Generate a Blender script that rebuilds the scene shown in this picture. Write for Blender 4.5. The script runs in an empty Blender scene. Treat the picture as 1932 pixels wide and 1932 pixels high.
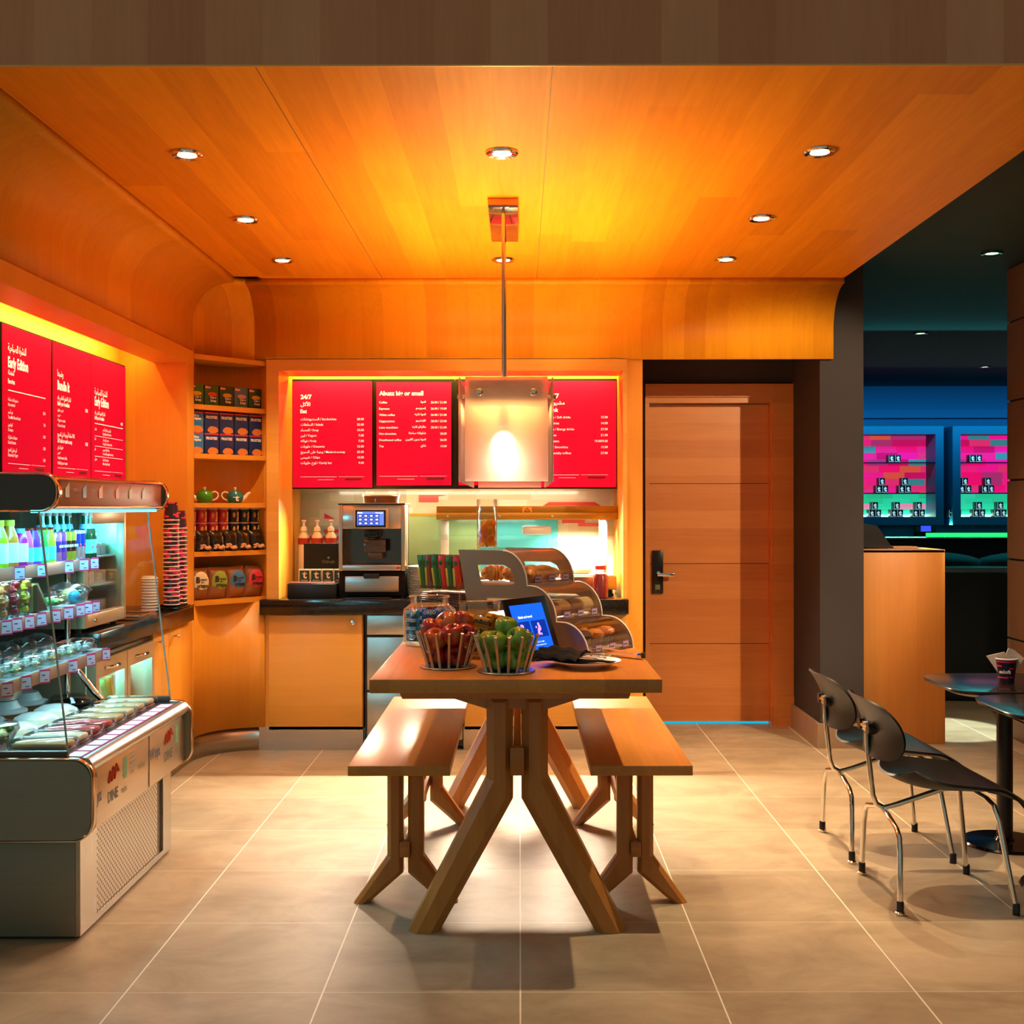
import bpy, bmesh, math, random
from math import pi, sin, cos, radians
from mathutils import Vector, Matrix
random.seed(7)
scene = bpy.context.scene
COL = scene.collection

# ------------------------------------------------------------------ camera, world, exposure
cam = bpy.data.cameras.new('camera')
cam.sensor_width = 36.0
cam.lens = 36.0 * 2219 / 1932
cam.shift_x = (966 - 980.5) / 1932
cam.shift_y = -(966 - 958) / 1932
cam.clip_end = 60
camo = bpy.data.objects.new('camera', cam)
COL.objects.link(camo)
camo.location = (0, 0, 1.35)
camo.rotation_euler = (pi / 2, radians(0.08), 0)
scene.camera = camo
scene.view_settings.view_transform = 'Standard'
scene.view_settings.look = 'None'
scene.view_settings.gamma = 1.0
scene.view_settings.exposure = 1.2
scene.view_settings.use_curve_mapping = False
scene.cycles.use_denoising = True
scene.cycles.max_bounces = 8
scene.cycles.diffuse_bounces = 4
scene.cycles.glossy_bounces = 4
scene.cycles.transmission_bounces = 6
scene.cycles.transparent_max_bounces = 24
scene.cycles.caustics_reflective = False
scene.cycles.caustics_refractive = False
scene.cycles.sample_clamp_indirect = 4.0

world = bpy.data.worlds.new('world')
scene.world = world
world.use_nodes = True
bg = world.node_tree.nodes['Background']
bg.inputs[0].default_value = (0.72, 0.84, 0.70, 1)
bg.inputs[1].default_value = 0.125


def area(name, loc, direction, sx, sy, power, color, spread=180):
    l = bpy.data.lights.new(name, 'AREA')
    l.shape = 'RECTANGLE'
    l.size, l.size_y = sx, sy
    l.energy = power
    l.color = color
    l.spread = radians(spread)
    o = bpy.data.objects.new(name, l)
    COL.objects.link(o)
    o.location = loc
    d = Vector(direction).normalized()
    z = -d
    x = Vector((1, 0, 0))
    if abs(x.dot(z)) > 0.95:
        x = Vector((0, 1, 0))
    x = (x - z * x.dot(z)).normalized()
    y = z.cross(x)
    o.rotation_euler = Matrix((x, y, z)).transposed().to_euler()
    return o


def area_y(name, loc, direction, sx, sy, power, color, spread=180):
    """long side along world Y"""
    o = area(name, loc, direction, sx, sy, power, color, spread)
    z = -Vector(direction).normalized()
    x = Vector((0, 1, 0))
    y = z.cross(x)
    o.rotation_euler = Matrix((x, y, z)).transposed().to_euler()
    return o


def spot(name, loc, target, power, color, size=70, blend=0.5, rad=0.03):
    l = bpy.data.lights.new(name, 'SPOT')
    l.energy = power
    l.color = color
    l.spot_size = radians(size)
    l.spot_blend = blend
    l.shadow_soft_size = rad
    o = bpy.data.objects.new(name, l)
    COL.objects.link(o)
    o.location = loc
    d = Vector(target) - Vector(loc)
    o.rotation_euler = d.to_track_quat('-Z', 'Y').to_euler()
    return o


def point(name, loc, power, color, rad=0.03):
    l = bpy.data.lights.new(name, 'POINT')
    l.energy = power
    l.color = color
    l.shadow_soft_size = rad
    o = bpy.data.objects.new(name, l)
    COL.objects.link(o)
    o.location = loc
    return o


WARM = (1.0, 0.78, 0.50)
WHITE = (1.0, 0.88, 0.70)
CYAN = (0.22, 0.80, 1.0)
# fluorescent strip under the back menu boards: lights the counter and throws the long floor light
area('strip_light_lamp', (-0.385, 6.90, 1.425), (0, -0.70, -0.71), 1.62, 0.02, 45, (1.0, 0.77, 0.54), 96)
area('splash_wash_lamp', (-0.385, 7.03, 1.445), (0, 0.45, -0.9), 1.50, 0.03, 1.6, (1.0, 0.84, 0.60))
# heat lamps in the hot display
area('heat_lamp_right', (0.36, 7.02, 1.27), (0, 0.15, -1), 0.30, 0.10, 11, (1.0, 0.90, 0.72), 120)
area('heat_lamp_left', (-0.15, 7.02, 1.27), (0, 0.1, -1), 0.5, 0.08, 0.9, (1.0, 0.90, 0.72))
# yellow cove strips above the menu boards
area('cove_lamp_back', (-0.385, 6.905, 2.19), (0, 0.55, -0.9), 1.86, 0.03, 10, (1.0, 0.62, 0.10))
area_y('cove_lamp_left', (-1.935, 4.70, 2.175), (-0.75, 0, -0.66), 2.7, 0.02, 5, (1.0, 0.62, 0.10))
# pendant bulbs
for yb in (4.46, 5.0, 5.54):
    point('pendant_bulb_lamp', (-0.055, yb, 1.56), 14, (1.0, 0.74, 0.42), 0.035)
for yb in (4.5, 5.0, 5.5):
    spot('pendant_up_fill', (-0.06, yb, 1.70), (-0.06, yb, 2.6), 35, (1.0, 0.56, 0.18), 172, 0.2, 0.08)  # added upward spots inside the pendant, to brighten the ceiling
# display fridge light bar
area_y('canopy_lamp', (-1.60, 4.18, 1.335), (-0.25, 0, -1), 1.05, 0.06, 3.0, (0.16, 0.70, 1.0))
area_y('shelf_lamp', (-1.72, 4.18, 1.118), (0.3, 0, -1), 0.95, 0.03, 1.2, (0.35, 0.85, 1.0))
area_y('shelf_lamp_low', (-1.72, 4.18, 0.945), (0.3, 0, -1), 0.95, 0.03, 1.1, (0.35, 0.85, 1.0))
area_y('well_fill', (-1.70, 4.18, 0.745), (0.25, 0, -1), 0.95, 0.03, 1.1, (0.45, 0.88, 1.0))  # added cool fill under the lowest shelf, brightens the well
# cold light inside the fridges
point('fridge_lamp', (-1.86, 5.0, 1.27), 5, (0.05, 0.65, 1.0), 0.04)
point('under_counter_lamp', (-1.85, 4.96, 0.66), 5, CYAN, 0.03)
point('under_counter_lamp_far', (-1.85, 5.34, 0.66), 2, CYAN, 0.03)
# bar room
area('bar_wash_lamp', (4.6, 12.6, 2.45), (0, 1.0, -0.5), 4.5, 0.1, 8, (0.02, 0.55, 0.90), 120)
area('bar_teal_lamp', (4.2, 9.5, 2.70), (0, -0.3, -1), 3.0, 0.2, 9, (0.05, 0.75, 0.8))
area('bar_green_lamp', (4.7, 13.3, 1.14), (0, -0.8, 0.2), 3.0, 0.05, 12, (0.10, 1.0, 0.55))
spot('bar_floor_lamp', (2.6, 6.47, 2.70), (2.56, 7.15, 0.0), 330, (0.85, 1.0, 0.85), 17, 0.2, 0.02)
spot('door_lamp', (2.75, 4.1, 2.72), (1.12, 7.3, 1.05), 150, (1.0, 0.74, 0.46), 44, 0.5, 0.02)
spot('side_wall_fill', (2.35, 5.2, 2.70), (2.75, 5.9, 0.4), 75, (1.0, 0.72, 0.45), 85, 0.8, 0.05)  # added warm spot for the right wall, no fixture known there


# ------------------------------------------------------------------ materials
def lin(c):
    if isinstance(c, str):
        c = [int(c[i:i + 2], 16) / 255 for i in (0, 2, 4)]
    return tuple((x / 12.92 if x <= 0.04045 else ((x + 0.055) / 1.055) ** 2.4) for x in c) + (1.0,)


class NT:
    def __init__(s, name):
        s.m = bpy.data.materials.new(name)
        s.m.use_nodes = True
        s.t = s.m.node_tree
        s.t.nodes.clear()
        s.out = s.n('ShaderNodeOutputMaterial')

    def n(s, typ, ins=None, **props):
        nd = s.t.nodes.new(typ)
        for k, v in props.items():
            setattr(nd, k, v)
        for k, v in (ins or {}).items():
            s.put(nd.inputs[k], v)
        return nd

    def put(s, sock, v):
        if isinstance(v, bpy.types.NodeSocket):
            s.t.links.new(v, sock)
        elif isinstance(v, bpy.types.Node):
            s.t.links.new(v.outputs[0], sock)
        else:
            sock.default_value = v

    def math(s, op, a, b=0.0, c=0.0):
        return s.n('ShaderNodeMath', {0: a, 1: b, 2: c}, operation=op).outputs[0]

    def mix(s, f, a, b):
        nd = s.n('ShaderNodeMix', data_type='RGBA')
        s.put(nd.inputs[0], f)
        s.put(nd.inputs[6], a)
        s.put(nd.inputs[7], b)
        return nd.outputs[2]

    def noise(s, vec, scale, detail=3.0, rough=0.5, dist=0.0):
        return s.n('ShaderNodeTexNoise', {'Vector': vec, 'Scale': scale, 'Detail': detail, 'Roughness': rough, 'Distortion': dist}).outputs[0]

    def coords(s, kind='Object'):
        return s.n('ShaderNodeTexCoord').outputs[kind]

    def scale(s, vec, v):
        return s.n('ShaderNodeMapping', {'Vector': vec, 'Scale': v}).outputs[0]

    def ramp(s, f, lo, hi):
        return s.n('ShaderNodeMapRange', {0: f, 1: lo, 2: hi, 3: 0.0, 4: 1.0}).outputs[0]

    def bump(s, h, strength, dist=0.01):
        return s.n('ShaderNodeBump', {'Height': h, 'Strength': strength, 'Distance': dist}).outputs[0]

    def bsdf(s, col, rough=0.5, metal=0.0, normal=None, spec=0.5, emit=None, es=0.0, coat=0.0):
        b = s.n('ShaderNodeBsdfPrincipled', {'Base Color': col, 'Roughness': rough, 'Metallic': metal, 'Specular IOR Level': spec, 'Coat Weight': coat})
        if normal is not None:
            s.put(b.inputs['Normal'], normal)
        if emit is not None:
            s.put(b.inputs['Emission Color'], emit)
            b.inputs['Emission Strength'].default_value = es
        s.t.links.new(b.outputs[0], s.out.inputs[0])
        return b


_mc = {}


def pm(hexc, rough=0.5, metal=0.0, var=0.06, es=0.0, coat=0.0, spec=0.5):
    """plain coloured material with a little procedural mottling"""
    key = (hexc, rough, metal, var, es, coat, spec)
    if key in _mc:
        return _mc[key]
    n = NT('mat_' + hexc + '_%d' % len(_mc))
    c = lin(hexc)
    v = n.coords()
    nz = n.noise(v, 9.0, 3.0)
    lo = tuple(x * (1 - var) for x in c[:3]) + (1,)
    hi = tuple(min(1, x * (1 + var)) for x in c[:3]) + (1,)
    col = n.mix(nz, lo, hi)
    n.bsdf(col, rough, metal, spec=spec, emit=col if es else None, es=es, coat=coat)
    _mc[key] = n.m
    return n.m


def wood(name, c1, c2, w, across, along, rough=0.4, coat=0.0, grain=1.0, seam=0.0, length=0.0, spec=0.5, pw=0.5):
    """planks of width w across one axis, grain along the other"""
    n = NT(name)
    v = n.coords()
    sx = n.n('ShaderNodeSeparateXYZ', {0: v})
    a = sx.outputs['XYZ'.index(across)]
    l = sx.outputs['XYZ'.index(along)]
    idx = n.math('FLOOR', n.math('DIVIDE', n.math('ADD', a, 10.0), w))
    wn = n.n('ShaderNodeTexWhiteNoise', {'W': idx}, noise_dimensions='1D').outputs[0]
    if length:
        off = n.math('MULTIPLY', wn, length)
        idx2 = n.math('FLOOR', n.math('DIVIDE', n.math('ADD', n.math('ADD', l, 10.0), off), length))
        cv = n.n('ShaderNodeCombineXYZ', {0: idx, 1: idx2})
        wn = n.n('ShaderNodeTexWhiteNoise', {'Vector': cv}, noise_dimensions='2D').outputs[0]
    sc = [60.0, 60.0, 60.0]
    sc['XYZ'.index(along)] = 3.0
    g = n.noise(n.scale(v, tuple(sc)), 1.0, 4.0, 0.6)
    sc2 = [9.0, 9.0, 9.0]
    sc2['XYZ'.index(along)] = 1.6
    g2 = n.noise(n.scale(v, tuple(sc2)), 1.0, 3.0, 0.55, 0.4)
    f = n.math('ADD', n.math('MULTIPLY', wn, pw), n.math('ADD', n.math('MULTIPLY', n.math('SUBTRACT', g, 0.5), 0.8 * grain), n.math('MULTIPLY', g2, 0.5)))
    f = n.ramp(f, 0.05, 0.95)
    col = n.mix(f, lin(c1), lin(c2))
    if seam:
        fr = n.math('FRACT', n.math('DIVIDE', n.math('ADD', a, 10.0), w))
        e = n.math('LESS_THAN', n.math('ABSOLUTE', n.math('SUBTRACT', fr, 0.5)), 0.5 - seam)
        col = n.mix(e, tuple(x * 0.7 for x in lin(c1)[:3]) + (1,), col)
    n.bsdf(col, rough, 0.0, n.bump(g, 0.05, 0.002), coat=coat, spec=spec)
    return n.m


def clear(name, tint, k=1.0, rough=0.02):
    n = NT(name)
    t = n.n('ShaderNodeBsdfTransparent', {0: lin(tint)})
    g = n.n('ShaderNodeBsdfGlossy', {0: (1, 1, 1, 1), 1: rough})
    fr = n.n('ShaderNodeFresnel', {0: 1.45})
    f = n.math('MULTIPLY', fr, k)
    m = n.n('ShaderNodeMixShader', {0: f, 1: t, 2: g})
    n.t.links.new(m.outputs[0], n.out.inputs[0])
    return n.m


def juicy(name, col):
    n = NT(name)
    t = n.n('ShaderNodeBsdfTranslucent', {0: lin(col)})
    g = n.n('ShaderNodeBsdfPrincipled', {'Base Color': lin(col), 'Roughness': 0.3})
    m = n.n('ShaderNodeMixShader', {0: 0.8, 1: g, 2: t})
    n.t.links.new(m.outputs[0], n.out.inputs[0])
    return n.m


def milky(name, col, clearness=0.5):
    n = NT(name)
    t = n.n('ShaderNodeBsdfTransparent', {0: (1, 1, 1, 1)})
    g = n.n('ShaderNodeBsdfPrincipled', {'Base Color': lin(col), 'Roughness': 0.25})
    m = n.n('ShaderNodeMixShader', {0: clearness, 1: g, 2: t})
    n.t.links.new(m.outputs[0], n.out.inputs[0])
    return n.m


def glow(name, col, st):
    n = NT(name)
    e = n.n('ShaderNodeEmission', {0: lin(col), 1: st})
    n.t.links.new(e.outputs[0], n.out.inputs[0])
    return n.m


def steel(name, col, rough=0.28, along='X', metal=1.0):
    n = NT(name)
    v = n.coords()
    sc = [120.0, 120.0, 120.0]
    sc['XYZ'.index(along)] = 2.0
    g = n.noise(n.scale(v, tuple(sc)), 1.0, 2.0, 0.5)
    c = lin(col)
    cc = n.mix(g, tuple(x * 0.85 for x in c[:3]) + (1,), c)
    r = n.math('ADD', n.math('MULTIPLY', g, 0.12), rough - 0.06)
    n.bsdf(cc, r, metal)
    return n.m


M = {}
M['ceil'] = wood('ceiling_veneer', 'dc8414', 'fca41e', 0.16, 'X', 'Y', 0.55, length=2.6, grain=0.9, spec=0.15, pw=0.48)
M['cove'] = wood('cove_veneer', 'd88414', 'f8a61c', 0.12, 'X', 'Z', 0.5, grain=0.7, spec=0.2, pw=0.75)
M['covel'] = wood('cove_left_veneer', 'de9022', 'faae2c', 0.30, 'Y', 'Z', 0.5, grain=0.7, spec=0.2)
M['fascia'] = wood('fascia_veneer', 'b0643a', 'd08a5e', 0.16, 'X', 'Z', 0.45, grain=0.6)
M['panelx'] = wood('panel_veneer', 'dc9228', 'f0aa3a', 0.5, 'X', 'Z', 0.38, grain=0.6)
M['panely'] = wood('panel_left_veneer', 'dc9228', 'f0aa3a', 0.5, 'Y', 'Z', 0.38, grain=0.6)
M['cab'] = wood('cabinet_veneer', 'e0a040', 'f2ba56', 0.11, 'Z', 'X', 0.38, grain=0.6)
M['door'] = wood('door_veneer', 'bf7434', 'da9450', 0.11, 'Z', 'X', 0.36, grain=0.7)
M['table'] = wood('table_oak', 'a8662a', 'cf8a40', 0.13, 'X', 'Y', 0.30, coat=0.0, grain=0.8, spec=0.4)
M['tableend'] = wood('table_oak_end', '9c5c24', 'bd7a38', 0.2, 'Z', 'X', 0.35, grain=0.8)
M['leg'] = wood('leg_oak', 'a8682e', 'c98a44', 0.3, 'X', 'Z', 0.33, grain=0.9)
M['lectern'] = wood('lectern_veneer', 'b2702e', 'cc883e', 0.18, 'X', 'Z', 0.4, grain=0.7)
M['steel'] = steel('brushed_steel', 'c9c2b8', 0.3, 'X')
M['steely'] = steel('brushed_steel_long', 'c9c2b8', 0.3, 'Y')
M['steelz'] = steel('brushed_steel_upright', 'd2cabc', 0.25, 'Z')
M['darksteel'] = steel('dark_end_plate', '8c8a7c', 0.42, 'X', 0.45)
M['chrome'] = pm('e8e4dc', 0.08, 1.0, 0.02)
M['brass'] = steel('gold_beam', 'a87c24', 0.4, 'X', 0.5)
M['granite'] = None
n = NT('black_granite')
v = n.coords()
sp = n.noise(v, 260.0, 2.0, 0.7)
n.bsdf(n.mix(n.ramp(sp, 0.55, 0.75), lin('16120f'), lin('5a4a3c')), 0.12)
M['granite'] = n.m
M['black'] = pm('141312', 0.35)
M['blackgloss'] = pm('0c0c0d', 0.12)
M['blackmatt'] = pm('100f0e', 0.7, spec=0.2)
M['darkwall'] = pm('3b3839', 0.75, spec=0.2)
M['base'] = pm('9a8268', 0.4, var=0.12)
M['white'] = pm('eeeae4', 0.4)
M['cream'] = pm('f3ead8', 0.3)
M['glass'] = clear('clear_glass', 'f8fcfa', 0.5)
M['acrylic'] = clear('clear_acrylic', 'fefcfa', 0.35)
M['plastic'] = clear('clear_plastic', 'f6fafc', 0.8, 0.06)
M['cup'] = milky('milky_plastic', 'd0dce2', 0.55)
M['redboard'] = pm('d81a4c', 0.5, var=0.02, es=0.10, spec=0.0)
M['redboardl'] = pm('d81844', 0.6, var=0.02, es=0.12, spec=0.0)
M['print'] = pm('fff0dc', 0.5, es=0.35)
M['whiteprint'] = pm('fbf7f0', 0.5)
M['blackprint'] = pm('1c1a1a', 0.5)
M['greyprint'] = pm('5c5850', 0.5)
M['darkred'] = pm('7a0c28', 0.5)
M['tagpink'] = pm('e0407a', 0.5)
M['tagwhite'] = pm('ccd2e6', 0.5)

# floor: square porcelain tiles with pale joints
n = NT('floor_tiles')
v = n.coords()
sx = n.n('ShaderNodeSeparateXYZ', {0: v})
T = 0.5505


def joint(sock, off, wd):
    fr = n.math('FRACT', n.math('DIVIDE', n.math('ADD', sock, 20 * T - off), T))
    d = n.math('SUBTRACT', 0.5, n.math('ABSOLUTE', n.math('SUBTRACT', fr, 0.5)))
    return n.math('LESS_THAN', d, wd / T)


jx = joint(sx.outputs[0], 0.0, 0.0022)
jy = joint(sx.outputs[1], 3.2776 % T, 0.0019)
big = n.noise(n.scale(v, (2.6, 3.6, 1.0)), 1.0, 6.0, 0.66, 0.6)
fine = n.noise(n.scale(v, (6.0, 22.0, 1.0)), 1.0, 4.0, 0.65)
tid = n.n('ShaderNodeCombineXYZ', {0: n.math('FLOOR', n.math('DIVIDE', n.math('ADD', sx.outputs[0], 20 * T), T)), 1: n.math('FLOOR', n.math('DIVIDE', n.math('ADD', sx.outputs[1], 20 * T - 3.2776 % T), T))})
wn = n.n('ShaderNodeTexWhiteNoise', {'Vector': tid}, noise_dimensions='2D').outputs[0]
f = n.math('ADD', n.math('MULTIPLY', big, 0.72), n.math('ADD', n.math('MULTIPLY', fine, 0.18), n.math('MULTIPLY', wn, 0.12)))
tile = n.mix(n.ramp(f, 0.32, 0.70), lin('857660'), lin('b4a489'))
col = n.mix(jy, tile, lin('c4b8a2'))
col = n.mix(jx, col, lin('e6decb'))
n.bsdf(col, n.math('ADD', n.math('MULTIPLY', fine, 0.2), 0.34), 0.0, n.bump(n.math('ADD', jx, jy), -0.15, 0.002), spec=0.25)
M['floor'] = n.m

# perforated grille
n = NT('perforated_steel')
v = n.coords()
sx = n.n('ShaderNodeSeparateXYZ', {0: v})
py, pz = 0.026, 0.0112
rv = n.math('DIVIDE', sx.outputs[2], pz)
row = n.math('FLOOR', rv)
uu = n.math('ADD', n.math('DIVIDE', sx.outputs[1], py), n.math('MULTIPLY', n.math('MODULO', n.math('ADD', row, 100.0), 2.0), 0.5))
dx = n.math('MULTIPLY', n.math('SUBTRACT', n.math('FRACT', n.math('ADD', uu, 50.0)), 0.5), py)
dz = n.math('MULTIPLY', n.math('SUBTRACT', n.math('FRACT', n.math('ADD', rv, 50.0)), 0.5), pz)
d = n.math('SQRT', n.math('ADD', n.math('MULTIPLY', dx, dx), n.math('MULTIPLY', dz, dz)))
hole = n.math('LESS_THAN', d, 0.0050)
b = n.bsdf(n.mix(hole, lin('d8cfc0'), (0.004, 0.004, 0.004, 1)), 0.35, n.math('SUBTRACT', 1.0, hole))
M['grille'] = n.m

# frosted lamp glass
n = NT('frosted_glass')
r = n.n('ShaderNodeBsdfRefraction', {0: (1.0, 0.84, 0.74, 1), 1: 0.52, 2: 1.15})
tl = n.n('ShaderNodeBsdfTranslucent', {0: (0.95, 0.78, 0.66, 1)})
df = n.n('ShaderNodeBsdfDiffuse', {0: (0.80, 0.66, 0.58, 1)})
tr = n.n('ShaderNodeBsdfTransparent', {0: (1, 1, 1, 1)})
a = n.n('ShaderNodeMixShader', {0: 0.35, 1: r, 2: tl})
b = n.n('ShaderNodeMixShader', {0: 0.14, 1: a, 2: tr})
c = n.n('ShaderNodeMixShader', {0: 0.16, 1: b, 2: df})
n.t.links.new(c.outputs[0], n.out.inputs[0])
M['frost'] = n.m


def mosaic(name, cols, sx_, sz_, es=0.0, base=None, rough=0.15, chance=1.0):
    """blocks of random colour, printed behind glass; axes X and Z"""
    n = NT(name)
    v = n.coords()
    s = n.n('ShaderNodeSeparateXYZ', {0: v})
    row = n.math('FLOOR', n.math('DIVIDE', s.outputs[2], sz_))
    sh = n.n('ShaderNodeTexWhiteNoise', {'W': row}, noise_dimensions='1D').outputs[0]
    cx = n.math('FLOOR', n.math('ADD', n.math('DIVIDE', s.outputs[0], sx_), n.math('MULTIPLY', sh, 3.0)))
    wn = n.n('ShaderNodeTexWhiteNoise', {'Vector': n.n('ShaderNodeCombineXYZ', {0: cx, 1: row})}, noise_dimensions='2D').outputs[0]
    rp = n.n('ShaderNodeValToRGB', {0: wn})
    rp.color_ramp.interpolation = 'CONSTANT'
    el = rp.color_ramp.elements
    for i, c in enumerate(cols):
        e = el[i] if i < 2 else el.new(i / len(cols))
        e.position = i / len(cols)
        e.color = lin(c)
    n.bsdf(rp.outputs[0], rough, emit=rp.outputs[0] if es else None, es=es)
    return n.m


M['splash'] = mosaic('splash_mosaic', ['f2d3ae', 'f5dcb8', 'eecaa2', 'f7e2c4', 'f0d0a8'], 0.17, 0.05)
M['splashl'] = mosaic('splash_mosaic_left', ['98a084', 'a8a890', '8c987e', 'a09c84'], 0.15, 0.05)
M['barpink'] = mosaic('bar_mosaic_pink', ['f0106e', 'e8207e', 'c81060', 'f01890', 'e03070', 'a83070', 'd85040', '3a8088', 'f02080'], 0.24, 0.075, es=0.4)
M['bargreen'] = mosaic('bar_mosaic_green', ['1fae80', '22b488', '28b890', '1ea678', 'c87898', '20b07c'], 0.30, 0.06, es=0.5)
M['bluewall'] = pm('2a5a8c', 0.6)


# ------------------------------------------------------------------ mesh helpers
WM = {}


class MB:
    def __init__(s):
        s.v, s.f, s.sm = [], [], []

    def add(s, vs, fs, smooth=False, mat=None):
        o = len(s.v)
        s.v += [tuple(mat @ Vector(p)) if mat else tuple(p) for p in vs]
        s.f += [tuple(i + o for i in f) for f in fs]
        s.sm += [smooth] * len(fs)
        return s

    def box(s, x0, x1, y0, y1, z0, z1, bv=0.0, mat=None, seg=2):
        x0, x1 = min(x0, x1), max(x0, x1)
        y0, y1 = min(y0, y1), max(y0, y1)
        z0, z1 = min(z0, z1), max(z0, z1)
        vs = [(x, y, z) for x in (x0, x1) for y in (y0, y1) for z in (z0, z1)]
        fs = [(0, 1, 3, 2), (4, 6, 7, 5), (0, 4, 5, 1), (2, 3, 7, 6), (0, 2, 6, 4), (1, 5, 7, 3)]
        if not bv:
            return s.add(vs, fs, False, mat)
        bm = bmesh.new()
        bv_ = [bm.verts.new(p) for p in vs]
        for f in fs:
            bm.faces.new([bv_[i] for i in f])
        bmesh.ops.bevel(bm, geom=list(bm.edges), offset=bv, segments=seg, affect='EDGES', profile=0.5)
        bm.verts.index_update()
        s.add([tuple(q.co) for q in bm.verts], [[q.index for q in f.verts] for f in bm.faces], True, mat)
        bm.free()
        return s

    def prism(s, pts, d, smooth=False, mat=None):
        """closed polygon of 3D points pushed along vector d"""
        n_ = len(pts)
        d = Vector(d)
        vs = [Vector(p) for p in pts] + [Vector(p) + d for p in pts]
        fs = [tuple(range(n_))[::-1], tuple(range(n_, 2 * n_))]
        s.add(vs, fs, False, mat)
        o = len(s.v) - 2 * n_
        for i in range(n_):
            j = (i + 1) % n_
            s.f.append((o + i, o + j, o + n_ + j, o + n_ + i))
            s.sm.append(smooth)
        return s

    def lathe(s, prof, c=(0, 0, 0), n_=20, mat=None, cap=True, smooth=True):
        """profile of (r, z) round Z through c"""
        vs, fs = [], []
        for r, z in prof:
            for k in range(n_):
                a = 2 * pi * k / n_
                vs.append((c[0] + r * cos(a), c[1] + r * sin(a), c[2] + z))
        for i in range(len(prof) - 1):
            for k in range(n_):
                k2 = (k + 1) % n_
                fs.append((i * n_ + k, i * n_ + k2, (i + 1) * n_ + k2, (i + 1) * n_ + k))
        s.add(vs, fs, smooth, mat)
        if cap:
            o = len(s.v) - len(vs)
            if prof[0][0] > 1e-5:
                s.f.append(tuple(o + k for k in range(n_))[::-1]); s.sm.append(False)
            if prof[-1][0] > 1e-5:
                m_ = o + (len(prof) - 1) * n_
                s.f.append(tuple(m_ + k for k in range(n_))); s.sm.append(False)
        return s

    def cyl(s, p0, p1, r0, r1=None, n_=14, smooth=True):
        return s.tube([p0, p1], r0, n_, r1, smooth)

    def tube(s, pts, r, n_=10, r1=None, smooth=True):
        pts = [Vector(p) for p in pts]
        m_ = len(pts)
        vs, fs = [], []
        up = None
        for i, p in enumerate(pts):
            t = (pts[min(i + 1, m_ - 1)] - pts[max(i - 1, 0)]).normalized()
            if up is None:
                up = Vector((0, 0, 1)) if abs(t.z) < 0.9 else Vector((1, 0, 0))
            a = (up - t * up.dot(t)).normalized()
            up = a
            b = t.cross(a)
            rr = r if r1 is None else r + (r1 - r) * i / (m_ - 1)
            for k in range(n_):
                w = 2 * pi * k / n_
                vs.append(p + (a * cos(w) + b * sin(w)) * rr)
        for i in range(m_ - 1):
            for k in range(n_):
                k2 = (k + 1) % n_
                fs.append((i * n_ + k, i * n_ + k2, (i + 1) * n_ + k2, (i + 1) * n_ + k))
        s.add(vs, fs, smooth)
        o = len(s.v) - len(vs)
        s.f.append(tuple(o + k for k in range(n_))[::-1]); s.sm.append(False)
        s.f.append(tuple(o + (m_ - 1) * n_ + k for k in range(n_))); s.sm.append(False)
        return s

    def ball(s, c, r, n_=12, m_=8, sc=(1, 1, 1), jit=0.0, rot=None):
        vs, fs = [], []
        for i in range(m_ + 1):
            th = pi * i / m_
            for k in range(n_):
                a = 2 * pi * k / n_
                q = 1 + (random.uniform(-jit, jit) if 0 < i < m_ else 0)
                p = Vector((sin(th) * cos(a) * sc[0], sin(th) * sin(a) * sc[1], cos(th) * sc[2])) * (r * q)
                if rot:
                    p = rot @ p
                vs.append(p + Vector(c))
        for i in range(m_):
            for k in range(n_):
                k2 = (k + 1) % n_
                fs.append((i * n_ + k, (i + 1) * n_ + k, (i + 1) * n_ + k2, i * n_ + k2))
        return s.add(vs, fs, True)

    def grid(s, fn, nu, nv, thick=0.0, smooth=True):
        """surface fn(u,v), u,v in 0..1; optional thickness along its normals"""
        P = [[Vector(fn(i / nu, j / nv)) for j in range(nv + 1)] for i in range(nu + 1)]
        vs = [p for row in P for p in row]
        idx = lambda i, j: i * (nv + 1) + j
        fs = [(idx(i, j), idx(i + 1, j), idx(i + 1, j + 1), idx(i, j + 1)) for i in range(nu) for j in range(nv)]
        if thick:
            N = []
            for i in range(nu + 1):
                for j in range(nv + 1):
                    du = P[min(i + 1, nu)][j] - P[max(i - 1, 0)][j]
                    dv = P[i][min(j + 1, nv)] - P[i][max(j - 1, 0)]
                    c = du.cross(dv)
                    N.append(c.normalized() if c.length > 1e-9 else Vector((0, 0, 1)))
            k = len(vs)
            vs = vs + [p - nn * thick for p, nn in zip(vs, N)]
            fs = fs + [tuple(reversed([q + k for q in f])) for f in fs]
            rim = [idx(i, 0) for i in range(nu + 1)] + [idx(nu, j) for j in range(1, nv + 1)] + [idx(i, nv) for i in range(nu - 1, -1, -1)] + [idx(0, j) for j in range(nv - 1, 0, -1)]
            for a in range(len(rim)):
                b = rim[(a + 1) % len(rim)]
                fs.append((b, rim[a], rim[a] + k, b + k))
        return s.add(vs, fs, smooth)

    def strip(s, pts, z0, z1, smooth=True):
        n_ = len(pts)
        vs = [(*p, z0) for p in pts] + [(*p, z1) for p in pts]
        return s.add(vs, [(i, i + 1, n_ + i + 1, n_ + i) for i in range(n_ - 1)], smooth)

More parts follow.
